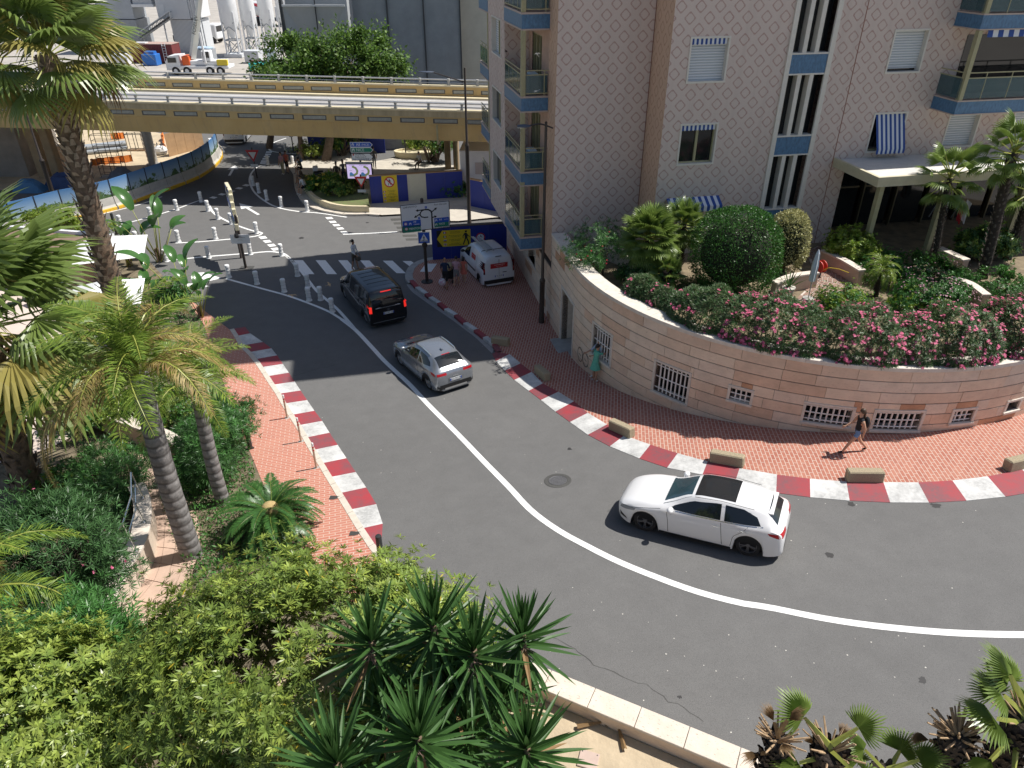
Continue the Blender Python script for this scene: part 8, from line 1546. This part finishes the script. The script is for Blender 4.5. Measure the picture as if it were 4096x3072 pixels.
for i in range(0, 1600, 2): c = pc - Vector((pc.x, pc.y, 5.0)) + Vector(P[i]); mb.add([c + Vector(v) * .011 for v in ((1, 0, 0), (-1, 0, 0), (0, 1, 0), (0, -1, 0), (0, 0, 1), (0, 0, -1))], ((0, 2, 4), (2, 1, 4), (1, 3, 4), (3, 0, 4), (2, 0, 5), (1, 2, 5), (3, 1, 5), (0, 3, 5)))
tag(mb.build('berries', M_BERRY, pit), kind='stuff')
tw = MB(); rr_ = random.Random(3); tc0 = atd(fu(560, 1275), 11.2) - Vector((pc.x, pc.y, 5.0))
for i in range(40): a = tc0 + Vector((rr_.uniform(-.35, .35), rr_.uniform(-.2, .2), rr_.uniform(-.2, .1))); tw.tube([a, a + Vector((rr_.uniform(-.25, .25), rr_.uniform(-.2, .2), rr_.uniform(.0, .3))), a + Vector((rr_.uniform(-.4, .4), rr_.uniform(-.3, .2), rr_.uniform(.1, .4)))], [.012, .008, .003], 4, cap=False)
tag(tw.build('bare_twigs', mat('dry_twig', (.26, .17, .13), .9, .3, 20), pit), kind='stuff')
c = atd((40, 730), 10.5); rosette_bush('pittosporum', 'smaller light green pittosporum in the bottom left corner', 'bush', (c.x, c.y, 0), tuple(c), (1.6, 1.3, 1.3), 3600, 10, .11, .034, [M_PIT2, M_PIT, M_PIT], 61, 110, .2, 66, .5, hollow=.75)
def oleander(label, c, radii, n, seed, mats, L=.15, flowers=0, fm=None, cut=None, base_z=0, w=.024, name='oleander', hollow=.45):
	o = rosette_bush(name, label, 'bush', (c[0], c[1], base_z), tuple(c), radii, n, 8, L, w, mats, seed, max(36, n // 22), .2, 50, .6, hollow=hollow, cut=cut, group='oleander bushes')
	if flowers: bloom(o, c, radii, flowers, seed, fm, base_z)
	return o
def bloom(o, c, radii, n, seed, fm, base_z, size=.04, pts=None):
	rs = np.random.default_rng(seed + 1)
	if pts is None: P, D, k = shell_points(rs, n, tuple(r * 1.05 for r in radii), 60, .12, .3, .85); P = P + np.array(c) - np.array([c[0], c[1], base_z])
	else: P, D = pts
	n = len(P); m = 5; D = unit(D + np.array([0, 0, .5])); ref = np.where(np.abs(D[:, 2:3]) < .9, [[0, 0, 1.0]], [[1.0, 0, 0]]); A = unit(np.cross(D, ref)); B = np.cross(D, A); ph = np.arange(m)[None] * 2 * math.pi / m + rs.uniform(0, 6, (n, 1))
	dirs = (A[:, None] * np.cos(ph)[..., None] + B[:, None] * np.sin(ph)[..., None] + D[:, None] * .35).reshape(-1, 3); V, F = leaves(np.repeat(P, m, 0), dirs, np.repeat(D, m, 0), rs.uniform(.7, 1.3, n * m) * size, rs.uniform(.8, 1.2, n * m) * size * .8, .1, mid=.6); tag(link('blossom', np_mesh('blossom', V, F, fm), o), kind='stuff')
M_PINK = leafmat('pink_petal', (.68, .07, .2), .3, .6, .3, c2=(.85, .25, .4)); M_REDP = leafmat('red_petal', (.45, .03, .05), .3, .6, .3); M_PALEP = leafmat('pale_pink_petal', (.62, .35, .42), .3, .6, .3)
oc = G(fu(478, 1010)); oleander('bright oleander between the feather palm trunk and the salmon pavement', (oc.x, oc.y, 1.5), (1.0, 2.5, 1.3), 3600, 70, [M_OLE2, M_OLE], .17)
oc = atz(fu(232, 1040), 1.5); oleander('oleander on the far side of the path below the yellowing frond', (oc.x, oc.y, 1.4), (1.1, 1.5, 1.3), 2200, 71, [M_OLE, M_OLE2], .16, 10, M_PALEP)
oc = atd(fu(90, 1210), 15.5); oleander('dark oleander with few pink flowers left of the handrail', (oc.x, oc.y, oc.z - .4), (1.65, 1.7, 1.7), 3600, 72, [M_OLE, M_OLE], .17, 26, M_PINK)
oc = atd(fu(140, 1420), 12.0); oleander('bright green oleander below the handrail, lowest of the left oleanders', (oc.x, oc.y, oc.z - .3), (1.15, 1.1, 1.2), 2200, 73, [M_OLE2, M_OLE2], .19, 4, M_REDP)
for i, (p, z, rd, n, m_, lb_, L) in enumerate((((66, 228), .9, (3.0, 1.3, 1.1), 1500, [M_LIME, M_PIT], 'lime green shrub in front of the printed barrier', .11), (fu(180, 880), .8, (1.2, 1.6, 1.0), 700, [M_PIT2, M_BOX], 'dark shrub in the shade of the broad fan palm', .12), (cr(9, 1380, 200), .9, (1.3, 1.2, .8), 700, [M_BOX, M_PIT2], 'low leafy shrub behind the peach wall', .1), (cr(9, 1050, 230), .7, (1.0, .9, .7), 500, [M_PIT, M_LIME], 'small bright shrub at the end of the peach wall', .1), (cr(9, 640, 950), .8, (1.2, 1.2, 1.0), 600, [M_LIME, M_OLE2], 'yellow-green shrub beside the handrail', .13), (cr(5, 1480, 880), .6, (.9, .8, .6), 500, [M_BOX, M_OLE2], 'low fine-leaved shrub under the bird-of-paradise plants', .08))):
	c = atz(p, z); rosette_bush('garden_shrub', lb_, 'bush', (c.x, c.y, 0), (c.x, c.y, z), rd, int(n * 2.2), 8, L, L * .36, m_, 80 + i, 60, .18, 60, .6, group='garden shrubs')
rs = np.random.default_rng(191); P = []; 
while len(P) < 15000:
	a = rs.uniform(0, 1); i = rs.integers(8, 16); e = left_edge[min(8, i - 8)].lerp(left_edge[min(8, i - 7)], a); w = rs.uniform(.1, 3.0); x, y = e.x - w, e.y - .25 * w; P.append((x, y, g(x, y) + .05 + rs.uniform(0, .28)))
P = np.array(P); n = len(P); V, F = leaves(P, unit(rs.normal(size=(n, 3)) + np.array([0, 0, .6])), unit(rs.normal(size=(n, 3)) * .5 + np.array([0, 0, 1])), rs.uniform(.08, .17, n), rs.uniform(.03, .06, n), .1); tag(link('ground_cover', np_mesh('ground_cover', V, F, [M_OLE2, M_BOX], rs.integers(0, 2, n))), 'low leafy ground cover along the salmon pavement', 'ground cover', kind='stuff')
# ---- yuccas
ym = []
for i in range(3):
	V = []; F = []; n = 6; Ly = .78; rs = random.Random(i)
	for j in range(n):
		t = j / (n - 1); w = .03 * (1 - t) ** .6 * (.55 + .9 * min(1, t * 3)) + .0005; z = (.06 - .22 * i * .5) * t * t * Ly; V += [(Ly * t, w, z + w * .5), (Ly * t, 0, z), (Ly * t, -w, z + w * .5)]
	for j in range(n - 1): a = j * 3; F += [(a, a + 1, a + 4, a + 3), (a + 1, a + 2, a + 5, a + 4)]
	me = bpy.data.meshes.new('leaf'); me.from_pydata(V, [], F); me.materials.append(leafmat('yucca_leaf', (.05, .115, .03), .35, .42, .2, spec=.3) if 'yucca_leaf' not in MATS else MATS['yucca_leaf']); me.update(); ym.append(me)
me = ym[2].copy(); me.materials.clear(); me.materials.append(M_DEAD); ym.append(me)
yl = ('leftmost yucca head against the pittosporum', 'tall yucca head reaching highest over the road', 'yucca head in the middle of the cluster', 'yucca head at the bottom edge with dry flower stalks', 'yucca head low in front of the pittosporum', 'rightmost yucca head overlapping the low wall', 'yucca head at the bottom beside the sandy bed', 'small yucca head between the tall ones', 'low shaded yucca head behind the bottom one', 'low shaded yucca head beside the low wall', 'short yucca head at the left foot of the cluster')
for i, p in enumerate(((371.7, 640.8), (433.7, 624.6), (473.6, 650), (418, 737), (337, 763), (522.4, 635), (527, 747), (452, 690), (470, 735), (500, 700), (385, 705))):
	zt = (8.7, 8.9, 8.7, 8.6, 8.5, 8.4, 8.1, 8.0, 7.7, 7.7, 7.9)[i]; c = atz(p, zt); o = thing('yucca', yl[i], 'yucca', (c.x, c.y, UZ), 0, 'yucca heads'); rs = random.Random(90 + i); T = Vector((0, 0, zt - UZ)); st_ = MB(); st_.tube([(0, 0, -.02), T * .5 + Vector((.03, 0, 0)), T], [.07, .055, .045], 8); st_.build('stem', M_PTRUNK, o); n = 104
	for k in range(n):
		t = k / n; el = R(86 - 165 * t ** 1.1 + rs.uniform(-9, 9)); f = link('leaf', ym[0 if t < .4 else rs.choice((1, 2)) if rs.random() > .1 * t else 3], o, T + Vector((0, 0, .08 - .55 * t))); f.rotation_euler = (Matrix.Rotation(k * 2.399 + rs.uniform(-.2, .2), 3, 'Z') @ Matrix.Rotation(-el, 3, 'Y')).to_euler(); s = rs.uniform(.8, 1.12) * (.9 if t < .2 else 1); f.scale = (s, s, s)
	if i in (0, 2, 3, 5):
		m_ = MB(); b0 = T + Vector((rs.uniform(-.05, .1), -.12, -.12))
		for k in range(34): a = b0 + Vector((rs.uniform(-.05, .05), rs.uniform(-.05, .05), rs.uniform(-.12, .1))); m_.tube([a, a + Vector((rs.uniform(-.09, .09), rs.uniform(-.1, .02), rs.uniform(-.1, .04)))], [.006, .003], 4, cap=False)
		tag(m_.build('dry_stalk', mat('dry_twig', (.26, .17, .13), .9, .3, 20), o), kind='stuff')
# ---- bottom right fan palms
cf = [fan_mesh(60 + i, .34, .33, 26, 200, .35, [M_CHAM, M_PET]) for i in range(2)]; cf2 = fan_mesh(64, .42, .38, 20, 120, .5, [M_WASH, M_PET]); df = [fan_mesh(70 + i, .2, .22, 16, 70, .7, [M_DEAD, M_DEAD], .3) for i in range(2)]; M_BTRUNK = mat('black_fibre_trunk', (.045, .033, .025), .95, .4, 14, .9, 30); M_STUB = mat('dry_leaf_stub', (.38, .26, .15), .9, .3, 12)
def small_palm(label, p, zt, nf, meshes, el, seed, tr, stub=0, az=None, sc=(.85, 1.15)):
	c = atz(p, zt); o = palm('dwarf_fan_palm', label, (c.x, c.y, UZ), (c.x, c.y, zt), meshes, nf, el, tr, tr * 1.05, M_BTRUNK, seed, 'dwarf fan palms at the lower right', 240, scale=sc, boots_m=M_BTRUNK, azs=az)
	if stub:
		b = MB(); rs = random.Random(seed); T = Vector((0, 0, zt - UZ))
		for k in range(stub): a = rs.uniform(0, 6.28); e = R(rs.uniform(-10, 55)); d = Vector((math.cos(a) * math.cos(e), math.sin(a) * math.cos(e), math.sin(e))); b.tube([T + d * tr * .5 - Vector((0, 0, .05)), T + d * (tr + rs.uniform(.08, .22))], [.016, .009], 5)
		tag(b.build('leaf_stubs', M_STUB, o), kind='stuff')
	return o
small_palm('dwarf palm with only dry brown leaves standing upright', (778, 738), 8.9, 5, df, (80, 30), 61, .1, 26); small_palm('dwarf palm with a few green fans beside the dry one', (830, 750), 8.8, 8, cf + [df[0]], (50, -25), 62, .13, 30); small_palm('beheaded dwarf palm with a crown of cut stubs', (960, 735), 8.9, 2, df, (20, 0), 63, .12, 48)
small_palm('leafy dwarf palm at the right edge stretching fans over the road', (1026, 720), 9.0, 10, [cf[0], cf2, cf2], (55, -20), 64, .14, 18, [2.5, 2.2, 2.9, 1.7, 3.3, 2.0, .8, -.5, 3.7, 4.2], (1.0, 1.35)); small_palm('low dwarf palm half below the bottom edge', (885, 775), 8.3, 8, cf, (40, -20), 65, .11, 0)
dl = fan_mesh(80, .35, .2, 14, 90, .25, [M_DEAD, M_DEAD], .2)
for i, (x, y, rz) in enumerate(((560, 1300, .2), (975, 1500, 1.7))): c = atz(cr(15, x, y), UZ + .05); o = thing('fallen_palm_leaf', ('dry fan leaf lying by the wall foot on the sand', 'dry fan leaf lying farther along the sandy bed')[i], 'leaf', c, rz, 'fallen palm leaves'); link('blade', dl, o)
# ==== TERRACE GARDEN ON THE RIGHT
def wq(q, off): return wpt(q, off)
rs = np.random.default_rng(77); n = 9500; q = rs.uniform(3.0, QMAX - .5, n); grow = np.clip((q - 2) / 6, .45, 1); th = rs.uniform(-.25, math.pi + .25, n); rr = rs.uniform(.72, 1.0, n) ** .5 * grow * (1 + .13 * np.sin(q * 2.1) + .09 * np.sin(q * 5.3 + 1)); off = np.minimum(-1.2 + 1.2 * rr * np.cos(th), -.05 + .08 * rs.normal(size=n)); zz = 4.6 + 1.4 * rr * np.sin(th) - .1; zz = np.where(off > -.7, np.maximum(zz, 4.66), zz)
W3 = np.array([[*(wpt(a, b)[:2]), c] for a, b, c in zip(q, off, zz)]); O3 = np.array([[*(wpt(a, -1.25)[:2]), 4.4] for a in q]); Dn = unit(W3 - O3); hb0 = wpt(11, -1.2)
hedge = thing('oleander_hedge', 'long oleander hedge covered in pink flowers along the curved wall', 'hedge', (hb0.x, hb0.y, TZ)); base = np.array([hb0.x, hb0.y, TZ]); per = 9
ref = np.where(np.abs(Dn[:, 2:3]) < .9, [[0, 0, 1.0]], [[1.0, 0, 0]]); A = unit(np.cross(Dn, ref)); B = np.cross(Dn, A); ph = rs.uniform(0, 6, (n, 1)) + np.arange(per)[None] * 2.4; el = np.radians(rs.uniform(20, 80, (n, per))); Du = unit(Dn + np.array([0, 0, .5]))
dirs = (Du[:, None] * np.cos(el)[..., None] + (A[:, None] * np.cos(ph)[..., None] + B[:, None] * np.sin(ph)[..., None]) * np.sin(el)[..., None]).reshape(-1, 3); V, F = leaves(np.repeat(W3 - base, per, 0), dirs, np.repeat(Du, per, 0), rs.uniform(.09, .17, n * per), rs.uniform(.02, .03, n * per), .2); link('foliage', np_mesh('foliage', V, F, [M_OLE, leafmat('oleander_leaf_dull', (.1, .13, .06), .4, .45, .25)], rs.integers(0, 2, n * per)), hedge)
sel = rs.random(n) < np.where(q > 8, .12, .015) * np.where(th < 2.2, 1, .4); fp = (W3 + Dn * .07)[sel]; fp = np.repeat(fp, 5, 0) + rs.normal(size=(len(fp) * 5, 3)) * .045; bloom(hedge, None, None, 0, 7, M_PINK, 0, .048, (fp - base, np.repeat(Dn[sel], 5, 0)))
mb = MB(); rr_ = random.Random(8)
for i in range(90): a = rr_.uniform(3, QMAX - .6); s0 = wpt(a, rr_.uniform(-1.3, -.8)); e0 = wpt(a + rr_.uniform(-.3, .3), rr_.uniform(-2, -.4)); mb.tube([Vector((s0.x, s0.y, TZ)) - Vector(base), Vector((e0.x, e0.y, 5.0)) - Vector(base)], [.025, .012], 5, cap=False)
mb.build('stems', M_BARK, hedge)
c = atz(fu(1290, 535), 5.0); oleander('airy oleander with small red flowers at the left end of the terrace', (c.x, c.y, 5.0), (1.5, 1.7, .8), 620, 101, [M_OLE, M_OLE2], .16, 26, M_REDP, base_z=TZ, hollow=.3)
def clipped(label, c, radii, n, seed, mats, L, base_z, name='clipped_bush', spread=.07):
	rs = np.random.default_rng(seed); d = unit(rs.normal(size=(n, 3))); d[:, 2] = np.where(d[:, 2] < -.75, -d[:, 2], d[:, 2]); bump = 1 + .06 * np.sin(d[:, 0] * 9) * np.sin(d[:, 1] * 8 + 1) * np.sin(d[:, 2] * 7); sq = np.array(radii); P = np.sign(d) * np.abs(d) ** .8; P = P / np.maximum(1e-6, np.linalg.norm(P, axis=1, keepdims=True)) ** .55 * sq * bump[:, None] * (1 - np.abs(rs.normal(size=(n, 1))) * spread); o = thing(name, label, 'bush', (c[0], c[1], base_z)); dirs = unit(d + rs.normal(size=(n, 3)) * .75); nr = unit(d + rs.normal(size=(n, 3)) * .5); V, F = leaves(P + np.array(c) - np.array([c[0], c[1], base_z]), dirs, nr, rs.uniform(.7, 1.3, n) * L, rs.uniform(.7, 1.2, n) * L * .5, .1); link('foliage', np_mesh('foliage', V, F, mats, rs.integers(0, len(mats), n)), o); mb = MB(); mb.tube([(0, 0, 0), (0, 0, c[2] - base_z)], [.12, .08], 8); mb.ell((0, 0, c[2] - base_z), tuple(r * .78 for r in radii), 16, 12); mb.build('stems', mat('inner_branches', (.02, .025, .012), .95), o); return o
c = atz((736, 252), 5.55); clipped('large round clipped bush on the terrace', (c.x, c.y, 5.55), (1.75, 1.6, 1.75), 15000, 110, [M_BOX, M_BOX], .085, TZ)
c = atz((788, 242), 5.2); clipped('yellow variegated bush behind the round clipped bush', (c.x, c.y, 5.2), (.85, .85, 1.35), 5200, 111, [M_VAR, M_VAR], .1, TZ, 'variegated_bush', .1)
cham = [fan_mesh(90 + i, .55, .62, 26, 230, .3, [M_CHAM, M_PET]) for i in range(2)]
for (p, zc, nf, rz_, lb_, s_) in (((649, 238), 5.7, 62, .5, 'dense dwarf fan palm on the terrace in front of the awning', (1.05, 1.35)), ((684, 224), 5.9, 34, .4, 'smaller dwarf fan palm behind the dense one', (.8, 1.05)), ((667, 272), 4.7, 22, .3, 'young dwarf fan palm low in front of the round bush', (.65, .85))):
	c = atz(p, zc); palm('terrace_fan_palm', lb_, (c.x, c.y, TZ), (c.x, c.y, zc), cham, nf, (85, -45), .16, .14, M_BTRUNK, int(p[0]), 'dwarf fan palms on the terrace', 60, scale=s_)
ph_ = [feather_mesh(120, 1.0, 46, .22, 1.1, [M_QUEEN, M_PET, M_QUEEN], .5, .01, .2, .3)]; c = atz((882, 270), 5.0); palm('pygmy_date_palm', 'small feathery date palm among the terrace ground cover', (c.x, c.y, TZ), (c.x, c.y, 5.0), ph_, 26, (70, -30), .1, .09, M_BTRUNK, 121, None, 40)
trk = [fan_mesh(95 + i, .7, .6, 24, 220, .45, [M_CHAM, M_PET]) for i in range(2)]
for (b_, t_, nf, lb_, r_) in ((fu(2015, 575), fu(2052, 385), 20, 'slender windmill palm in front of the entrance column', .12), (fu(2120, 600), fu(2190, 330), 26, 'tall windmill palm with a dark fibrous trunk at the right', .2), (fu(2175, 560), fu(2230, 410), 18, 'shorter windmill palm at the right edge of the terrace', .16)):
	b0 = atz(b_, TZ); tt_ = aty(t_, b0.y); palm('windmill_palm', lb_, (b0.x, b0.y, TZ), (tt_.x, tt_.y, tt_.z), trk, nf, (75, -40), r_, r_ * .9, M_BTRUNK, int(b_[0]), 'windmill palms by the entrance', 150, boots_m=mat('fibre_grey', (.12, .1, .085), .95, .3, 12), scale=(1.0, 1.3))
for i, (p, zc, rd, nn, m_, L, lb_, fl, fm) in enumerate(((fu(1835, 535), 4.7, (1.05, .9, .75), 620, [M_LIME, M_PIT], .13, 'bright light-green shrub beside the entrance column', 0, None), (fu(1965, 585), 4.35, (2.2, 1.6, .55), 1500, [M_BOX, M_OLE2], .08, 'green ground cover shrub with pale flowers on the terrace', 60, M_PALEP), (fu(2020, 635), 4.5, (1.5, 1.0, .6), 900, [M_BOX, M_OLE2], .08, 'lilac-flowered shrub next to the small date palm', 90, M_PALEP), (fu(1815, 650), 4.35, (.9, .7, .5), 700, [M_OLE2, M_LIME], .07, 'low rounded shrub between hedge and paved court', 0, None), (fu(2160, 620), 4.2, (1.8, 1.6, .45), 900, [M_BOX, M_OLE2], .09, 'shaded ground cover under the windmill palms', 0, None), (fu(2130, 530), 4.6, (1.2, .8, .7), 500, [M_CHAM, M_OLE], .2, 'dark strappy shrub at the windmill palm feet', 0, None), (fu(1990, 655), 4.3, (1.2, .7, .45), 500, [M_OLE2, M_LIME], .08, 'bright fine-leaved shrub behind the pink hedge', 0, None), (fu(1400, 590), 4.3, (1.3, 1.0, .4), 500, [M_OLE, M_BOX], .1, 'low shrub in the shadow of the dense fan palm', 0, None))):
	c = atz(p, zc); o = rosette_bush('terrace_shrub', lb_, 'bush', (c.x, c.y, TZ), (c.x, c.y, zc), rd, int(nn * 2), 8, L, L * .4, m_, 130 + i, 50, .14, 60, .5, group='terrace shrubs')
	if fl: bloom(o, (c.x, c.y, zc), rd, fl * 3, 130 + i, fm, TZ, .035)
rs = np.random.default_rng(190); n = 26000; ang = rs.uniform(200, 312, n); rad = np.sqrt(rs.uniform(0, 1, n)) * (WR - .7); gx, gy = WC.x + rad * np.cos(np.radians(ang)), WC.y + rad * np.sin(np.radians(ang)); patch = np.sin(gx * 1.7 + 1) * np.sin(gy * 1.9) + .5 * np.sin(gx * .7 + gy) + rs.normal(size=n) * .35; ok = (patch > -.15) & ~((gx > 11.0) & (gx < 13.9) & (gy > 25.2) & (gy < 30)); gx, gy = gx[ok], gy[ok]; n = len(gx)
P = np.stack([gx, gy, TZ + rs.uniform(.02, .22, n)], 1); V, F = leaves(P, unit(rs.normal(size=(n, 3)) + np.array([0, 0, .5])), unit(rs.normal(size=(n, 3)) * .5 + np.array([0, 0, 1])), rs.uniform(.06, .13, n), rs.uniform(.03, .06, n), .1); tag(link('ground_cover', np_mesh('ground_cover', V, F, [M_BOX, M_OLE2], rs.integers(0, 2, n))), 'low green ground cover spread over the terrace soil', 'ground cover', kind='stuff')
ct = [atz(cr(8, *p), TZ) for p in ((240, 930), (420, 760), (330, 520), (430, 470))]; cb_ = [atz(cr(8, *p), TZ) for p in ((480, 980), (700, 830), (760, 760), (560, 480))]
court = tag(sheet('paved_court', ct, cb_, 14, 6, TZ - TZ + .02, mat('court_joint', (.55, .48, .42), .9), flat=True), 'small paved court between the terrace planters', kind='structure'); CT, CB = resample(ct, 15), resample(cb_, 15); ctm = mat('brown_court_tile', (.27, .17, .13), .7, .15, 3)
for i in range(14):
	for j in range(7):
		f = (j + (.5 if i % 2 else 0)) / 7.5; f2 = min(1, f + 1 / 7.5); q4 = [CT[i].lerp(CB[i], f), CT[i].lerp(CB[i], f2), CT[i + 1].lerp(CB[i + 1], f2), CT[i + 1].lerp(CB[i + 1], f)]; c = sum(q4, Vector()) / 4; q4 = [c + (x - c) * .84 for x in q4]; mb = MB(); mb.add([x + Vector((0, 0, .022)) for x in q4] + [x + Vector((0, 0, .04)) for x in q4], ((4, 5, 6, 7), (0, 1, 5, 4), (1, 2, 6, 5), (2, 3, 7, 6), (3, 0, 4, 7))); mb.build('tile', ctm, court)
def tw_(label, pts, h, th, side): return lowwall(label, [atz(cr(8, *p), TZ + h) for p in pts], h, th, side, TZ, mat('terrace_wall_stone', (.55, .42, .33), .85, .12, 3))
tw_('low cream planter wall with the hose reel', ((455, 515), (620, 590), (790, 690)), .62, .25, 1); tw_('cream planter corner wall left of the paved court', ((75, 800), (230, 740), (440, 710)), .62, .22, 1); tw_('curved cream planter wall behind the pink hedge', ((1580, 760), (1720, 800), (1860, 900)), .62, .25, 1); tw_('short pale wall in front of the windmill palms', ((1450, 490), (1560, 540), (1690, 600)), .5, .3, 1)
c = atz(cr(7, 960, 530), TZ + .5); wl = thing('garden_wall', 'pale bench-like wall behind the dense fan palm', 'wall', (c.x, c.y, TZ), R(-50)); MB().box((-.9, -.2, 0), (.9, .2, .5)).build('wall_body', M_PALECONC, wl); MB().box((-.95, -.25, .5), (.95, .25, .57)).build('cap_stone', M_PCOP, wl)
c = atz(cr(8, 465, 625), 4.4); hr = thing('hose_reel', 'red hose reel with a yellow hose hung on the low planter wall', 'hose reel', (c.x - .05, c.y - .1, 4.35), R(-65)); MB().cyl((0, -.16, 0), .26, .04, 20, axis='Y').build('disc', mat('hose_red', (.55, .04, .03), .5), hr); MB().cyl((0, .06, 0), .26, .03, 20, axis='Y').build('disc', mat('hose_red', (.55, .04, .03), .5), hr); h_ = MB(); [h_.lathe((0, 0, 0), ((.14 + .03 * k, -.02), (.16 + .03 * k, .0)), 16) for k in range(0)]; h_.tube([(.2 * math.cos(a), -.12 + .012 * a / 6.28, .2 * math.sin(a)) for a in [k * .5 for k in range(50)]] + [(.5, -.1, .15), (.9, .0, .22), (1.3, .1, .2)], .018, 5); h_.build('hose', mat('hose_yellow', (.55, .4, .04), .5), hr); MB().box((-.04, -.12, -.45), (.04, .06, -.05)).build('bracket', M_SEAM, hr)
c = atz(cr(8, 345, 930), TZ); fp_ = thing('folded_parasol', 'tall folded silver-white parasol standing on the paved court', 'parasol', c, 0); MB().tube([(0, 0, 0), (-.02, 0, 1.5)], .022, 6).build('pole', M_SBACK, fp_); mb = MB(); mb.rings([[(-.02 + r_ * math.cos(k * math.pi / 6) * (1 if k % 2 else .7), r_ * math.sin(k * math.pi / 6) * (1 if k % 2 else .7), z) for k in range(12)] for z, r_ in ((.75, .06), (.8, .12), (1.4, .13), (1.9, .08), (2.05, .02))]); mb.build('canopy', mat('silver_canvas', (.62, .66, .72), .7), fp_); MB().cyl((0, 0, 0), .22, .08, 14).build('base', M_CONC, fp_)
c = atz(cr(8, 160, 910), TZ); po = thing('potted_plant', 'cream pot with a spiky plant at the edge of the court', 'potted plant', c); MB().lathe((0, 0, 0), ((.16, 0), (.25, .4), (.27, .44), (.22, .44)), 14).build('pot', M_PALECONC, po)
for k in range(14): f = link('leaf', ym[0], po, (0, 0, .4)); f.rotation_euler = (Matrix.Rotation(k * 2.4, 3, 'Z') @ Matrix.Rotation(-R(70 - 3 * k), 3, 'Y')).to_euler()
for i, (x, y, lb_) in enumerate(((1430, 130, 'red and white flag hanging by the entrance, left of the slender palm'), (1620, 140, 'red and white flag hanging by the entrance, right of the slender palm'))):
	a, z = onplane(cr(8, x, y), A0 + VV * (SY - .2), UU); w0 = A0 + UU * a + VV * (SY - .2); o = thing('flag', lb_, 'flag', (w0.x, w0.y, z), ALPHA, 'flags by the entrance'); MB().tube([(0, .1, -.5), (0, -.3, .6)], .02, 6).build('pole', M_SBACK, o)
	for j, m_ in enumerate((M_SRED, M_SWHITE)): mb = MB(); mb.grid([[(.02 + .28 * u + .3 * j * .0 + .25 * j, -.25 + .08 * math.sin(u * 6 + v * 3), .5 - 1.0 * v - .25 * u) for u in (0, .35, .7, 1)] for v in (0, .3, .6, 1)]); mb.build('cloth', m_, o)
c = G(za(1810, 800)); rosette_bush('island_shrub', 'round green shrub spilling over the curved planter', 'bush', (c.x, c.y, .4), (c.x, c.y + .2, .95), (1.15, .8, .75), 900, 9, .11, .04, [M_PIT, M_BOX], 150, 26, .14, 60, .6)
c = G(za(1650, 720)); o = rosette_bush('canna_bed', 'leafy cannas with yellow flowers at the planter edge', 'plant', (c.x, c.y, .4), (c.x, c.y + .3, .7), (1.2, .7, .5), 130, 8, .42, .13, [M_OLE2, M_LIME], 151, 14, .15, 40, .4); bloom(o, (c.x, c.y + .3, 1.0), (1.1, .5, .4), 26, 151, mat('yellow_petal', (.75, .6, .08), .6), .4, .14)
for i, (p, z, rd, n, lb_) in enumerate(((za(1990, 700), .9, (.7, .6, .5), 350, 'small flowering shrub beside the give way sign'), (za(1850, 300), 1.2, (1.7, 1.3, 1.2), 900, 'dark shrub below the blue hoarding next to the tree trunk'), (za(1530, 330), .7, (1.4, .8, .6), 500, 'low pale shrub left of the tree trunk'), (zb(1790, 300), 1.6, (1.8, 1.4, 1.7), 1300, 'dense dark shrub in front of the flyover pier'), (zb(1560, 195), .9, (1.1, .9, .5), 500, 'bright shrub in the far cream planter'), (zb(2090, 760), .5, (.75, .6, .55), 400, 'green shrub at the foot of the blue hoarding'))):
	c = G(p); rosette_bush('island_shrub', lb_, 'bush', (c.x, c.y, .12), (c.x, c.y + .3, z), rd, n, 9, .14, .055, [(M_BOX, M_PIT2), (M_PIT2, M_BOX), (M_PIT, M_PIT2), (M_BOX, M_PIT2), (M_LIME, M_PIT), (M_BOX, M_OLE2)][i], 160 + i, 22, .2, 60, .6, group='island shrubs')
c = G(zb(1550, 270)); fpn = thing('curved_planter', 'far cream curved planter beyond the shaded paving', 'planter', c); mb = MB(); mb.rings([[(1.7 * r_ * math.cos(k * math.pi / 8), .9 * r_ * math.sin(k * math.pi / 8) + .9, z) for k in range(16)] for z, r_ in ((0, 1), (.62, 1.05), (.62, .9), (.5, .9))]); mb.build('wall', M_CREAMC, fpn, smooth=30)
c1 = Vector((-17.2, 58.3, 6.2)); leaf_tree('plane_tree', 'shady tree under the edge of the flyover, its crown mostly hidden', (-17.6, 61.8, 0), (-17.5, 63.2, 5.6), (3.2, 1.6, 2.2), 5000, .3, .17, [M_LT, M_LT2], 170, 40, .4, .2, 'trees behind the flyover')
